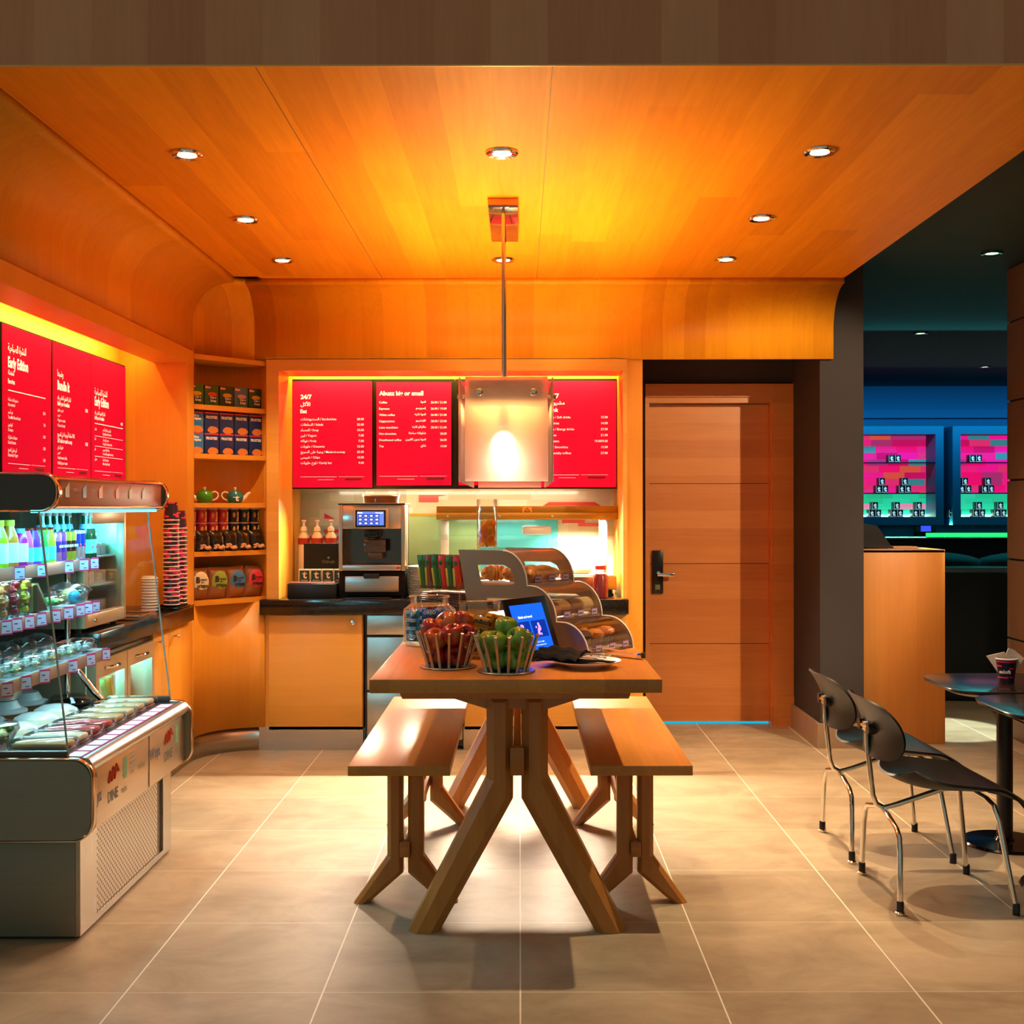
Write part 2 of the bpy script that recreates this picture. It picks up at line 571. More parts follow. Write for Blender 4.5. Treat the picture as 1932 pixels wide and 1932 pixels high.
    def text(s, body, size, o, x=(1, 0, 0), y=(0, 0, 1), align='LEFT', bold=0.0, squeeze=1.0, arab=False):
        pts, faces = text_geo(shape_ar(body) if arab else body, bold)
        if not pts:
            return s
        x0 = min(p[0] for p in pts); x1 = max(p[0] for p in pts)
        dx = {'LEFT': -x0, 'RIGHT': -x1, 'CENTER': -(x0 + x1) / 2}[align]
        X, Y, O = Vector(x), Vector(y), Vector(o)
        return s.add([O + X * ((p[0] + dx) * size * squeeze) + Y * (p[1] * size) for p in pts], faces)

    def build(s, name, mat, parent=None, world=False, loc=None, angle=35):
        me = bpy.data.meshes.new(name)
        vs = s.v
        if world and parent is not None:
            inv = WM[parent].inverted()
            vs = [tuple(inv @ Vector(p)) for p in vs]
        if loc is not None:
            vs = [(p[0] - loc[0], p[1] - loc[1], p[2] - loc[2]) for p in vs]
        me.from_pydata(vs, [], s.f)
        me.polygons.foreach_set('use_smooth', s.sm)
        bm = bmesh.new()
        bm.from_mesh(me)
        bmesh.ops.recalc_face_normals(bm, faces=bm.faces)
        bm.to_mesh(me)
        bm.free()
        if any(s.sm):
            me.set_sharp_from_angle(angle=radians(angle))
        me.materials.append(mat)
        o = bpy.data.objects.new(name, me)
        COL.objects.link(o)
        if loc is not None:
            o.location = loc
        if parent is not None:
            o.parent = parent
            WM[o] = WM[parent].copy()
        else:
            WM[o] = Matrix.Translation(loc or (0, 0, 0))
        return o


_tc = {}


def text_geo(body, bold):
    key = (body, bold)
    if key not in _tc:
        c = bpy.data.curves.new('t', 'FONT')
        c.body = body
        c.resolution_u = 2
        c.offset = bold
        o = bpy.data.objects.new('t', c)
        COL.objects.link(o)
        dg = bpy.context.evaluated_depsgraph_get()
        me = bpy.data.meshes.new_from_object(o.evaluated_get(dg))
        _tc[key] = ([tuple(q.co) for q in me.vertices], [tuple(p.vertices) for p in me.polygons])
        bpy.data.objects.remove(o)
        bpy.data.curves.remove(c)
        bpy.data.meshes.remove(me)
    return _tc[key]


AR = {'آ': (0xFE81, 2), 'أ': (0xFE83, 2), 'إ': (0xFE87, 2), 'ئ': (0xFE89, 4), 'ا': (0xFE8D, 2), 'ب': (0xFE8F, 4), 'ة': (0xFE93, 2), 'ت': (0xFE95, 4), 'ث': (0xFE99, 4), 'ج': (0xFE9D, 4), 'ح': (0xFEA1, 4), 'خ': (0xFEA5, 4), 'د': (0xFEA9, 2), 'ذ': (0xFEAB, 2), 'ر': (0xFEAD, 2), 'ز': (0xFEAF, 2), 'س': (0xFEB1, 4), 'ش': (0xFEB5, 4), 'ص': (0xFEB9, 4), 'ض': (0xFEBD, 4), 'ط': (0xFEC1, 4), 'ظ': (0xFEC5, 4), 'ع': (0xFEC9, 4), 'غ': (0xFECD, 4), 'ف': (0xFED1, 4), 'ق': (0xFED5, 4), 'ك': (0xFED9, 4), 'ل': (0xFEDD, 4), 'م': (0xFEE1, 4), 'ن': (0xFEE5, 4), 'ه': (0xFEE9, 4), 'و': (0xFEED, 2), 'ى': (0xFEEF, 2), 'ي': (0xFEF1, 4)}


def shape_ar(t):
    """Arabic letters joined into their contextual forms, in visual order"""
    t = t.replace('لأ', '\uFEF7').replace('لا', '\uFEFB')
    out = []
    for i, ch in enumerate(t):
        if ch in ('\uFEF7', '\uFEFB'):
            pj = i > 0 and t[i - 1] in AR and AR[t[i - 1]][1] == 4
            out.append(chr(ord(ch) + (1 if pj else 0)))
            continue
        if ch not in AR:
            out.append(ch)
            continue
        c0, k = AR[ch]
        pj = i > 0 and t[i - 1] in AR and AR[t[i - 1]][1] == 4
        nj = k == 4 and i + 1 < len(t) and (t[i + 1] in AR or t[i + 1] in '\uFEF7\uFEFB')
        out.append(chr(c0 + (3 if pj and nj else 1 if pj else 2 if nj else 0)))
    return ''.join(reversed(out))


def tag(o, label, cat, group=None, kind=None):
    o['label'] = label
    o['category'] = cat
    if group:
        o['group'] = group
    if kind:
        o['kind'] = kind
    return o


def struct(o):
    o['kind'] = 'structure'
    return o


def thing(name, label, cat, loc=(0, 0, 0), rz=0.0, group=None):
    o = bpy.data.objects.new(name, None)
    COL.objects.link(o)
    o.empty_display_size = 0.05
    o.location = loc
    o.rotation_euler = (0, 0, rz)
    WM[o] = Matrix.Translation(loc) @ Matrix.Rotation(rz, 4, 'Z')
    return tag(o, label, cat, group)


def kids(o):
    return [c for c in o.children]


def dup(root, loc, label, rz=None, group=None, swap=None, scale=None, rot=None):
    """copy of a thing, its parts and sub-parts; swap = {part name: material}"""
    def cp(o, parent):
        c = o.copy()
        COL.objects.link(c)
        if parent is not None:
            c.parent = parent
        base = o.name.split('.')[0]
        if swap and base in swap and c.type == 'MESH':
            c.data = recolour(c.data, swap[base])
        for ch in o.children:
            cp(ch, c)
        return c
    r = cp(root, None)
    r.location = loc
    if rz is not None:
        r.rotation_euler = (0, 0, rz)
    if rot is not None:
        r.rotation_euler = rot
    if scale:
        r.scale = scale
    r['label'] = label
    if group:
        r['group'] = group
    WM[r] = Matrix.Translation(loc) @ Matrix.Rotation(r.rotation_euler.z, 4, 'Z')
    return r


_rc = {}


def recolour(me, mat):
    k = (me.name, mat.name)
    if k not in _rc:
        m2 = me.copy()
        m2.materials.clear()
        m2.materials.append(mat)
        _rc[k] = m2
    return _rc[k]


ORD = ['first', 'second', 'third', 'fourth', 'fifth', 'sixth', 'seventh', 'eighth', 'ninth', 'tenth', 'eleventh', 'twelfth', 'thirteenth', 'fourteenth', 'fifteenth', 'sixteenth', 'seventeenth', 'eighteenth', 'nineteenth', 'twentieth', 'twenty-first', 'twenty-second', 'twenty-third', 'twenty-fourth']
# ================================================================== structure
ZC = 2.59
struct(MB().box(-2.3, 7.2, 0.6, 13.9, -0.1, 0.0).build('floor', M['floor']))
# ceiling slab of the cafe bay (flat part) and the cove that runs down to the walls
struct(MB().box(-1.53, 1.754, 3.302, 6.35, ZC, ZC + 0.12).build('ceiling', M['ceil']))
struct(MB().box(-1.53 - 0.001, -1.53 + 0.001, 3.3, 6.35, ZC - 0.0008, ZC).box(0.092, 0.095, 3.3, 6.35, ZC - 0.0008, ZC).box(-0.742, -0.739, 3.3, 6.35, ZC - 0.0008, ZC).build('trim_1', pm('8a5420', 0.6)))


def cove_strip(name, path, mat):
    prof = [(0.0, 2.18), (0.0, 2.335)] + [(0.25 * (1 - cos(a)), 2.335 + 0.255 * sin(a)) for a in [pi / 2 * k / 12 for k in range(1, 13)]]
    mb = MB()
    vs, fs = [], []
    for fn in path:
        for i, z in prof:
            x, y = fn(i)
            vs.append((x, y, z))
    m_ = len(prof)
    for a in range(len(path) - 1):
        for b in range(m_ - 1):
            fs.append((a * m_ + b, (a + 1) * m_ + b, (a + 1) * m_ + b + 1, a * m_ + b + 1))
    mb.add(vs, fs, True)
    # solid back
    o = mb.build(name, mat)
    md = o.modifiers.new('thick', 'SOLIDIFY')
    md.thickness = 0.03
    md.offset = -1
    return struct(o)


def lpt(y):
    return lambda i: (-1.78 + i, y)


def bpt(x):
    return lambda i: (x, 6.6 - i)


def cpt(a):
    return lambda i: (-1.48 - (0.30 - i) * cos(a), 6.30 + (0.30 - i) * sin(a))


cove_strip('trim_2', [lpt(y) for y in (3.3, 4.3, 5.3, 6.30)], M['covel'])
cove_strip('trim_3', [cpt(pi / 2 * k / 10) for k in range(11)], M['cove'])
cove_strip('trim_4', [bpt(x) for x in (-1.48, -0.5, 0.5, 1.754)], M['cove'])
struct(MB().box(-1.78, -1.4, 6.3, 6.6, ZC + 0.0, ZC + 0.02).box(-1.4, 1.754, 6.34, 6.62, ZC + 0.002, ZC + 0.02).box(-1.8, -1.5, 3.3, 6.62, ZC + 0.002, ZC + 0.02).build('trim_5', M['ceil']))
# veneered fascia beam above the bay
struct(MB().box(-3.2, 3.4, 3.3, 3.42, ZC + 0.002, 3.5).build('wall_fascia', M['fascia']))
struct(MB().box(-3.2, 3.4, 3.297, 3.302, ZC - 0.001, ZC + 0.004).build('trim_6', pm('d99a50', 0.4)))
# front end of the left cove, closing the void behind it
pf = [(-2.3, 2.18), (-1.78, 2.18), (-1.78, 2.335)] + [(-1.78 + 0.25 * (1 - cos(a)), 2.335 + 0.255 * sin(a)) for a in [pi / 2 * k / 12 for k in range(1, 13)]] + [(-1.53, ZC + 0.03), (-2.3, ZC + 0.03)]
struct(MB().prism([(p[0], 3.285, p[1]) for p in pf], (0, 0.014, 0)).build('wall_left_front', M['fascia']))
struct(MB().box(-3.2, -2.2, 3.285, 3.4, 0, 2.62).build('wall_left_end', M['fascia']))
# dark ceiling of the bar side
DARKC = pm('1c2a22', 0.8)
struct(MB().box(1.754, 7.2, 3.42, 13.9, 2.75, 2.85).build('ceiling_bar', DARKC))
# left wall with the menu recess
struct(MB().box(-2.2, -2.08, 3.3, 6.24, 0.0, 2.6).build('wall_left', M['panely']))
struct(MB().box(-1.90, -1.73, 3.3, 6.24, 2.105, 2.182).box(-2.08, -1.90, 3.3, 6.24, 2.30, 2.32).box(-2.08, -1.90, 6.12, 6.24, 2.105, 2.30).box(-1.93, -1.90, 3.3, 6.24, 2.182, 2.30)                                     # header beam and its soffit
       .box(-1.80, -1.75, 3.3, 6.24, 2.182, 2.19)
       .build('trim_7', M['panely']))
struct(MB().box(-2.08, -1.73, 6.12, 6.24, 0.842, 2.105).build('wall_recess', M['panelx']))
# back wall: frame round the service recess
struct(MB().box(-1.415, -1.346, 6.57, 6.64, 0.842, 2.19).box(-1.346, 0.578, 6.57, 6.64, 2.117, 2.19).box(0.578, 0.60, 6.57, 6.64, 0.842, 2.19)
       .build('wall_back_frame', M['cab']))
struct(MB().box(-1.376, -1.346, 6.64, 7.25, 0.842, 2.30).box(0.578, 0.60, 6.64, 7.25, 0.842, 2.30)
       .box(-1.346, 0.578, 6.64, 6.86, 2.117, 2.135).build('wall_recess_back', M['panely']))
struct(MB().box(0.60, 0.69, 6.596, 7.27, 0.0, 2.34).build('wall_end_panel', M['panelx']))
struct(MB().box(-1.346, 0.578, 6.99, 7.25, 1.463, 2.32).box(-1.346, 0.578, 6.64, 6.99, 2.30, 2.32).build('wall_back_upper', pm('e0a650', 0.5)))
# dark wall of the door alcove, pillar to the bar, soffit
struct(MB().box(0.69, 0.775, 7.27, 7.40, 0, 2.34).box(1.70, 1.93, 7.27, 7.40, 0, 2.34).box(0.775, 1.70, 7.27, 7.40, 2.111, 2.34).build('wall_back', M['darkwall']))
struct(MB().box(0.69, 1.70, 6.60, 7.40, 2.34, 2.37).build('trim_8', M['panelx']))
struct(MB().box(1.685, 1.93, 6.60, 13.7, 0.0, 2.75).build('wall_pillar', M['darkwall']))
struct(MB().box(1.665, 1.685, 6.60, 7.27, 0, 0.138).box(1.665, 1.945, 6.58, 6.60, 0, 0.138).build('baseboard_pillar', M['base']))
# right wall clad in large panels
mb = MB()
for k in range(-1, 6):
    z0 = 0.582 + 0.4627 * k - 0.4627
    mb.box(2.873, 3.0, 1.2, 6.93, max(0, z0 + 0.006), min(2.745, z0 + 0.4627 - 0.006))
struct(mb.build('wall_right', pm('84644a', 0.55, var=0.1)))
struct(MB().box(2.885, 2.99, 1.2, 6.92, 0, 2.75).build('wall_right_core', pm('2c2520', 0.8)))
# bar room shell
struct(MB().box(1.93, 7.2, 13.6, 13.75, 0, 2.75).build('wall_bar_back', M['bluewall']))
struct(MB().box(1.93, 7.2, 13.50, 13.6, 2.375, 2.47).box(1.93, 7.2, 13.585, 13.6, 1.05, 1.10).build('trim_9', M['bluewall']))
struct(MB().box(7.0, 7.2, 3.3, 13.7, 0, 2.75).build('wall_bar_right', DARKC))

# ------------------------------------------------------------------ door
d = struct(MB().box(0.80, 1.551, 7.33, 7.37, 0.018, 0.5).box(0.80, 1.551, 7.332, 7.37, 0.5, 0.503)
           .box(0.80, 1.551, 7.33, 7.37, 0.503, 0.999).box(0.80, 1.551, 7.332, 7.37, 0.999, 1.002)
           .box(0.80, 1.551, 7.33, 7.37, 1.002, 1.497).box(0.80, 1.551, 7.332, 7.37, 1.497, 1.500)
           .box(0.80, 1.551, 7.33, 7.37, 1.5, 1.99).build('door_1', M['door']))
WM[d] = Matrix.Identity(4)
for z in (0.5, 0.999, 1.497):
    MB().box(0.80, 1.551, 7.3285, 7.331, z, z + 0.004).build('groove', pm('5c3012', 0.6), d)
h = MB().box(0.823, 0.892, 7.312, 7.33, 0.815, 1.083, 0.004).build('lock_plate', pm('2a2520', 0.25, 0.6), d)
MB().tube([(0.858, 7.315, 0.945), (0.858, 7.275, 0.945)], 0.011).box(0.85, 0.957, 7.262, 7.282, 0.925, 0.944, 0.004).build('lever', M['chrome'], h)
MB().box(0.842, 0.872, 7.308, 7.313, 0.84, 0.87, 0.002).build('card_slot', pm('6a7a62', 0.3), h)
struct(MB().box(0.775, 0.80, 7.25, 7.40, 0, 2.03).box(1.56, 1.70, 7.235, 7.40, 0.0, 2.03).box(0.80, 1.56, 7.25, 7.40, 1.995, 2.03)
       .box(1.551, 1.575, 7.28, 7.40, 0, 1.995).box(0.775, 1.70, 7.235, 7.40, 2.03, 2.111).box(1.552, 1.56, 7.26, 7.28, 0, 1.995).box(1.585, 1.705, 7.225, 7.24, 0, 0.19).build('trim_10', M['door']))
struct(MB().box(0.80, 1.551, 7.345, 7.36, 0.0, 0.014).build('door_gap_light', glow('door_gap_glow', '20a8c8', 0.5)))  # glowing strip stands in for the light showing under the door

# ------------------------------------------------------------------ back counter: cabinets, steel drawers, worktop
def cab_door(name, label, x0, x1, y, z0, z1, knob=None):
    t = thing(name, label, 'cabinet', ((x0 + x1) / 2, y, z0))
    MB().box(x0, x1, y + 0.02, y + 0.5, z0 - 0.02, 0.758).build('body', M['cab'], t, True)
    MB().box(x0 + 0.003, x1 - 0.003, y, y + 0.02, z0, z1, 0.002).build('door', M['cab'], t, True)
    if knob:
        MB().lathe([(0.012, 0), (0.012, 0.004), (0.006, 0.008), (0.006, 0.02), (0.013, 0.028), (0.0, 0.03)], mat=Matrix.Translation((knob[0], y, knob[1])) @ Matrix.Rotation(pi / 2, 4, 'X')).build('knob', M['chrome'], t, True)
    return t


cab_door('base_cabinet', 'orange wood base cabinet under the coffee machine, left of the steel drawers', -1.40, -0.874, 6.54, 0.134, 0.755, (-0.925, 0.715))
cab_door('base_cabinet', 'orange wood base cabinet right of the steel drawers, behind the table', -0.31, 0.145, 6.54, 0.134, 0.755)
cab_door('base_cabinet', 'orange wood base cabinet at the right end of the back counter', 0.147, 0.598, 6.54, 0.134, 0.755, (0.19, 0.715))
t = thing('drawer_fridge', 'brushed steel undercounter drawer fridge between the wooden cabinets', 'fridge', (-0.585, 6.54, 0.0))
MB().box(-0.866, -0.315, 6.57, 7.1, 0.02, 0.758).build('body', M['black'], t, True)
MB().box(-0.85, -0.32, 6.535, 6.57, 0.645, 0.755, 0.004).build('drawer', M['steel'], t, True)
MB().box(-0.85, -0.32, 6.535, 6.57, 0.338, 0.632, 0.004).build('drawer', M['steel'], t, True)
MB().box(-0.85, -0.32, 6.535, 6.57, 0.06, 0.325, 0.004).build('drawer', M['steel'], t, True)
t = MB().box(-1.44, 0.602, 6.50, 7.24, 0.760, 0.842, 0.004).build('worktop', M['granite'], loc=(-0.42, 6.5, 0.842))
tag(t, 'polished black stone worktop along the back wall under the coffee machine', 'worktop')
struct(MB().box(-1.53, -0.875, 6.56, 6.60, 0, 0.132).box(-0.315, 0.60, 6.56, 6.60, 0, 0.132).build('baseboard_back', M['steel']))
mb = MB()
for x, z in ((-0.90, 0.112), (-0.90, 0.022), (-1.38, 0.112), (-0.28, 0.022), (-0.28, 0.112)):
    mb.lathe([(0.004, 0), (0.003, 0.003), (0, 0.0035)], mat=Matrix.Translation((x, 6.56, z)) @ Matrix.Rotation(pi / 2, 4, 'X'), n_=8)
struct(mb.build('trim_12', M['darksteel']))

# curved corner panel, its plinth, and the corner shelf niche above it
def ell(a, o=0.0):
    return (-1.42 - (0.31 + o) * cos(a), 6.24 + (0.30 + o) * sin(a))


def curved(name, z0, z1, o, mat, th=0.02, y0=6.0):
    pts = [(-1.73 - o, y0)] + [ell(pi / 2 * k / 16, o) for k in range(17)]
    mb = MB().strip(pts, z0, z1)
    ob = mb.build(name, mat)
    md = ob.modifiers.new('thick', 'SOLIDIFY'); md.thickness = th; md.offset = 1
    return struct(ob)


curved('wall_corner', 0.132, 0.829, 0.0, M['panelx'], y0=6.22)
curved('baseboard_corner', 0.0, 0.134, 0.022, M['steely'], y0=4.78)
struct(MB().box(-1.53, -1.40, 6.56, 6.58, 0.132, 0.829).build('trim_13', M['panelx']))

NA, NB = Vector((-1.735, 6.245, 0)), Vector((-1.415, 6.60, 0))
NE = (NB - NA).normalized()
NI = Vector((-NE.y, NE.x, 0))            # into the niche
NL = (NB - NA).length
shz = [0.855, 1.117, 1.378, 1.642, 1.905, 2.172]
NICHE = Matrix(((NE.x, NI.x, 0, NA.x), (NE.y, NI.y, 0, NA.y), (0, 0, 1, 0), (0, 0, 0, 1)))
t = thing('corner_shelf', 'built-in curved wooden corner shelf unit stocked with snacks', 'shelf', (NA.x, NA.y, 0.83), math.atan2(NE.y, NE.x))
for k, z in enumerate(shz):
    z -= 0.83
    pts = [(0, 0, z - 0.026), (NL, 0, z - 0.026)] + [(NL / 2 + (NL / 2) * cos(a), 0.03 + 0.20 * sin(a), z - 0.026) for a in [pi * q / 12 for q in range(13)]]
    MB().prism(pts, (0, 0, 0.026)).build('shelf_board', M['panelx'], t)
mb = MB()
q = [(NL / 2 + (NL / 2) * cos(a), 0.03 + 0.20 * sin(a)) for a in [pi * q / 16 for q in range(17)]]
q = [(NL, 0)] + q + [(0, 0)]
mb.strip(q, 0.0, 1.37)
bk = mb.build('back_panel', M['panelx'], t)
md = bk.modifiers.new('thick', 'SOLIDIFY'); md.thickness = 0.015; md.offset = 0

# ------------------------------------------------------------------ left counter
t = MB().box(-2.08, -1.70, 4.77, 6.14, 0.765, 0.842, 0.004).build('worktop', M['granite'], loc=(-1.7, 5.4, 0.842))
tag(t, 'black stone worktop along the left wall under the paper cups', 'worktop')


def side_cab(label, y0, y1, ky):
    t = thing('side_cabinet', label, 'cabinet', (-1.73, (y0 + y1) / 2, 0.12))
    MB().box(-2.07, -1.75, y0, y1, 0.10, 0.765).build('body', M['panely'], t, True)
    MB().box(-1.75, -1.73, y0 + 0.003, y1 - 0.003, 0.134, 0.762, 0.002).build('door', M['panely'], t, True)
    MB().tube([(-1.73, ky, 0.712), (-1.708, ky, 0.712)], 0.005).ball((-1.703, ky, 0.712), 0.009).build('knob', M['chrome'], t, True)


side_cab('orange cabinet door with a small knob, beside the undercounter glass fridges', 5.545, 5.80, 5.60)
side_cab('orange cabinet door with a small knob, nearest the curved corner', 5.80, 6.22, 5.86)

FR_STEEL = pm('c8b290', 0.35, 0.5)
t = thing('undercounter_fridge', 'low stainless two-door bottle fridge with glass doors under the left worktop', 'fridge', (-1.72, 5.15, 0.05))
MB().box(-2.07, -2.05, 4.77, 5.54, 0.05, 0.74).box(-2.05, -1.762, 4.77, 4.785, 0.05, 0.74).box(-2.05, -1.762, 5.525, 5.54, 0.05, 0.74).box(-2.05, -1.762, 4.785, 5.525, 0.05, 0.10).box(-2.05, -1.762, 4.785, 5.525, 0.725, 0.74).build('cabinet_body', FR_STEEL, t, True)
MB().box(-2.05, -1.80, 4.785, 5.525, 0.42, 0.428).build('wire_shelf', M['white'], t, True)
for k, (y0, y1) in enumerate(((4.775, 5.152), (5.158, 5.535))):
    dr = MB().box(-1.76, -1.72, y0, y0 + 0.035, 0.10, 0.728).box(-1.76, -1.72, y1 - 0.035, y1, 0.10, 0.728).box(-1.76, -1.72, y0 + 0.035, y1 - 0.035, 0.655, 0.728).box(-1.76, -1.72, y0 + 0.035, y1 - 0.035, 0.10, 0.14).build('door', FR_STEEL, t, True)
    MB().box(-1.742, -1.738, y0 + 0.035, y1 - 0.035, 0.14, 0.655).build('pane', M['glass'], dr, True)
    pts = [(-1.72 + 0.028 * sin(pi * i / 10), y0 + 0.10 + (y1 - y0 - 0.2) * i / 10, 0.69) for i in range(11)]
    MB().tube(pts, 0.006, 8).build('handle', M['chrome'], dr, True)
cols = ['d04030', 'c8c020', '6060c0', '3080d0', 'e8e0d0', '60b060', 'd8a020', 'b05020', 'e8e0d0', 'd8b030']
for i in range(10):
    y = 4.83 + i * 0.072
    z = 0.43 if i not in (8,) else 0.43
    o = MB().lathe([(0.0, 0), (0.026, 0), (0.028, 0.02), (0.028, 0.10), (0.012, 0.14), (0.012, 0.165), (0, 0.165)], n_=12).build('drink_bottle', pm(cols[i], 0.3), loc=None)
    o.location = (-1.84, y, z)
    tag(o, '%s drink bottle on the upper shelf of the undercounter fridge, %s from the left' % (('red', 'lime', 'violet', 'blue', 'white', 'green', 'amber', 'brown', 'white', 'yellow')[i], ORD[i]), 'bottle', 'bottles in the undercounter fridge')
o = MB().box(-0.05, 0.05, -0.10, 0.10, 0, 0.11, 0.006).build('carton', pm('e6efe8', 0.4))
o.location = (-1.83, 5.33, 0.10)
tag(o, 'white carton standing in the right half of the undercounter fridge', 'carton')

t = thing('countertop_fridge', 'small stainless countertop fridge with a glowing blue glass door', 'fridge', (-1.757, 5.0, 0.842))
MB().box(-2.06, -2.045, 4.75, 5.25, 0.862, 1.34).box(-2.045, -1.791, 4.75, 4.77, 0.862, 1.34).box(-2.045, -1.791, 5.23, 5.25, 0.862, 1.34).box(-2.045, -1.791, 4.77, 5.23, 0.862, 0.90).box(-2.045, -1.791, 4.77, 5.23, 1.31, 1.34).build('cabinet_body', FR_STEEL, t, True)
dr = MB().box(-1.79, -1.757, 4.75, 4.785, 0.862, 1.34, 0.003).box(-1.79, -1.757, 5.225, 5.25, 0.862, 1.34, 0.003).box(-1.79, -1.757, 4.783, 5.227, 1.285, 1.34, 0.003).box(-1.79, -1.757, 4.783, 5.227, 0.862, 0.915, 0.003).build('door', FR_STEEL, t, True)
MB().box(-1.776, -1.772, 4.785, 5.225, 0.915, 1.285).build('pane', M['acrylic'], dr, True)
MB().lathe([(0.009, 0), (0.009, 0.008), (0, 0.008)], n_=12, mat=Matrix.Translation((-1.757, 4.86, 0.888)) @ Matrix.Rotation(pi / 2, 4, 'Y')).build('lock', M['chrome'], t, True)
MB().box(-2.045, -2.04, 4.77, 5.23, 0.90, 1.31).build('lining', pm('b4e4f0', 0.4), t, True)  # cyan of the inside light is put into the lining colour
for z in (1.02, 1.14):
    MB().box(-2.04, -1.80, 4.77, 5.23, z, z + 0.006).build('glass_shelf', pm('a8d8e0', 0.3), t, True)
for (y, x) in ((4.79, -1.80), (5.21, -1.80)):
    MB().lathe([(0.015, 0), (0.015, 0.022)], (x, y, 0.841), 10).build('foot', M['black'], t, True)
for r, z in ((0, 0.90), (1, 1.026), (2, 1.146)):
    for i in range(6):
        o = MB().box(-0.03, 0.03, -0.03, 0.03, 0, 0.055, 0.004).build('dessert_pot', pm('c8dce0' if (i + r) % 2 else 'e0e4e0', 0.4))
        o.location = (-1.86, 4.82 + 0.07 * i, z)
        tag(o, 'pale dessert pot in the countertop fridge, %s shelf, %s from the left' % (('bottom', 'middle', 'top')[r], ORD[i]), 'pot', 'pots in the countertop fridge')

# sleeve and cup stacks
t = thing('cup_stand', 'flat black tray under the two stacks of paper cups', 'tray', (-1.76, 5.98, 0.842))
MB().box(-0.08, 0.052, -0.10, 0.115, 0, 0.012, 0.003).build('base', M['blackgloss'], t)
MB().box(-0.055, 0.045, -0.05, 0.10, 0.012, 0.022, 0.003).build('riser', M['blackgloss'], t)


def cup_mat(name):
    n = NT(name)
    v = n.coords()
    s = n.n('ShaderNodeSeparateXYZ', {0: v})
    ang = n.math('ARCTAN2', s.outputs[1], s.outputs[0])
    row = n.math('FLOOR', n.math('DIVIDE', s.outputs[2], 0.0085))
    cx = n.math('FLOOR', n.math('ADD', n.math('MULTIPLY', ang, 1.1), n.math('MULTIPLY', row, 0.37)))
    wn = n.n('ShaderNodeTexWhiteNoise', {'Vector': n.n('ShaderNodeCombineXYZ', {0: cx, 1: row})}, noise_dimensions='2D').outputs[0]
    f = n.math('GREATER_THAN', wn, 0.62)
    n.bsdf(n.mix(f, lin('2a1a30'), lin('e02c5c')), 0.35)
    return n.m


M['cupwall'] = cup_mat('paper_cup_print')
cp = thing('paper_cup', 'x', 'cup', (-1.755, 5.925, 0.864), 0, 'inverted paper cups on the left worktop')
MB().lathe([(0.0395, 0.004), (0.030, 0.092), (0.0, 0.092)], n_=20, cap=False).build('wall', M['cupwall'], cp)
MB().lathe([(0.0395, 0), (0.0412, 0.001), (0.0412, 0.0035), (0.0392, 0.005)], n_=20, cap=False).build('rim', M['white'], cp)
for s, (sx_, sy_, nn) in enumerate(((-1.755, 5.925, 21), (-1.748, 6.035, 19))):
    for i in range(nn):
        lab = 'upside-down dark paper cup with pink bars, %s from the bottom of the %s stack' % (ORD[i], ('nearer', 'farther')[s])
        z = 0.864 + i * 0.0212
        if s == 0 and i == 0:
            cp['label'] = lab
        else:
            dup(cp, (sx_, sy_, z), lab, rz=i * 1.3 + s)
for i in range(12):
    o = MB().lathe([(0.0, 0), (0.040, 0), (0.042, 0.004), (0.036, 0.008), (0.036, 0.014), (0, 0.014)], n_=18).build('plastic_lid_disc', M['white'])
    o.location = (-1.835, 5.83, 0.843 + i * 0.0142)
    tag(o, 'white plastic cup lid, %s from the bottom of the lid stack left of the cups' % ORD[i], 'lid', 'stacked cup lids on the left worktop')
t = thing('serving_tray', 'shallow rectangular metal tray lying on the left worktop before the cups', 'tray', (-1.79, 5.42, 0.842))
MB().box(-0.07, 0.07, -0.12, 0.12, 0, 0.006, 0.002).build('tray_base', M['black'], t)
MB().tube([(-0.07, -0.12, 0.02), (0.07, -0.12, 0.02), (0.07, 0.12, 0.02), (-0.07, 0.12, 0.02), (-0.07, -0.12, 0.02)], 0.005, 8).build('rim', M['chrome'], t)
# ================================================================== menu boards
S = 0.0031411


def bx(u):
    return (u - 980.5) * S


def bz(v):
    return 1.35 - (v - 958) * S


def footer(mb, x0, x1, z, P, dk, sc=1.0):
    """fine print line and two small logo bars; P maps (x, z) to the board plane"""
    w = x1 - x0
    for a, b, zz, h in ((0.0, 0.57, z, 0.0016), (0.6, 1.0, z + 0.001, 0.001), (0.27, 0.52, z - 0.017, 0.0014)):
        mb.add([P(x0 + a * w, zz), P(x0 + b * w, zz), P(x0 + b * w, zz + h * sc), P(x0 + a * w, zz + h * sc)], [(0, 1, 2, 3)])
    a, b = x0 + 0.7 * w, x0 + 0.96 * w
    dk.add([P(a, z - 0.02), P(b, z - 0.02), P(b, z - 0.009), P(a, z - 0.009)], [(0, 1, 2, 3)])


def board(label, x0, x1, z0, z1, border, drawer):
    t = thing('menu_board', label, 'menu board', ((x0 + x1) / 2, 6.97, z0), 0, 'red menu boards over the back counter')
    MB().box(x0, x1, 6.965, 6.99, z0, z1).build('frame', M['blackmatt'], t, True)
    b = border
    MB().box(x0 + b, x1 - b, 6.961, 6.966, z0 + max(b, 0.008), z1 - max(b, 0.014)).build('panel', M['redboard'], t, True)
    mb, dk = MB(), MB()
    drawer(mb, dk)
    mb.build('lettering', M['print'], t, True)
    if dk.v:
        dk.build('logo_bar', M['darkred'], t, True)


YF = 6.9598


def P(x, z):
    return (x, YF, z)


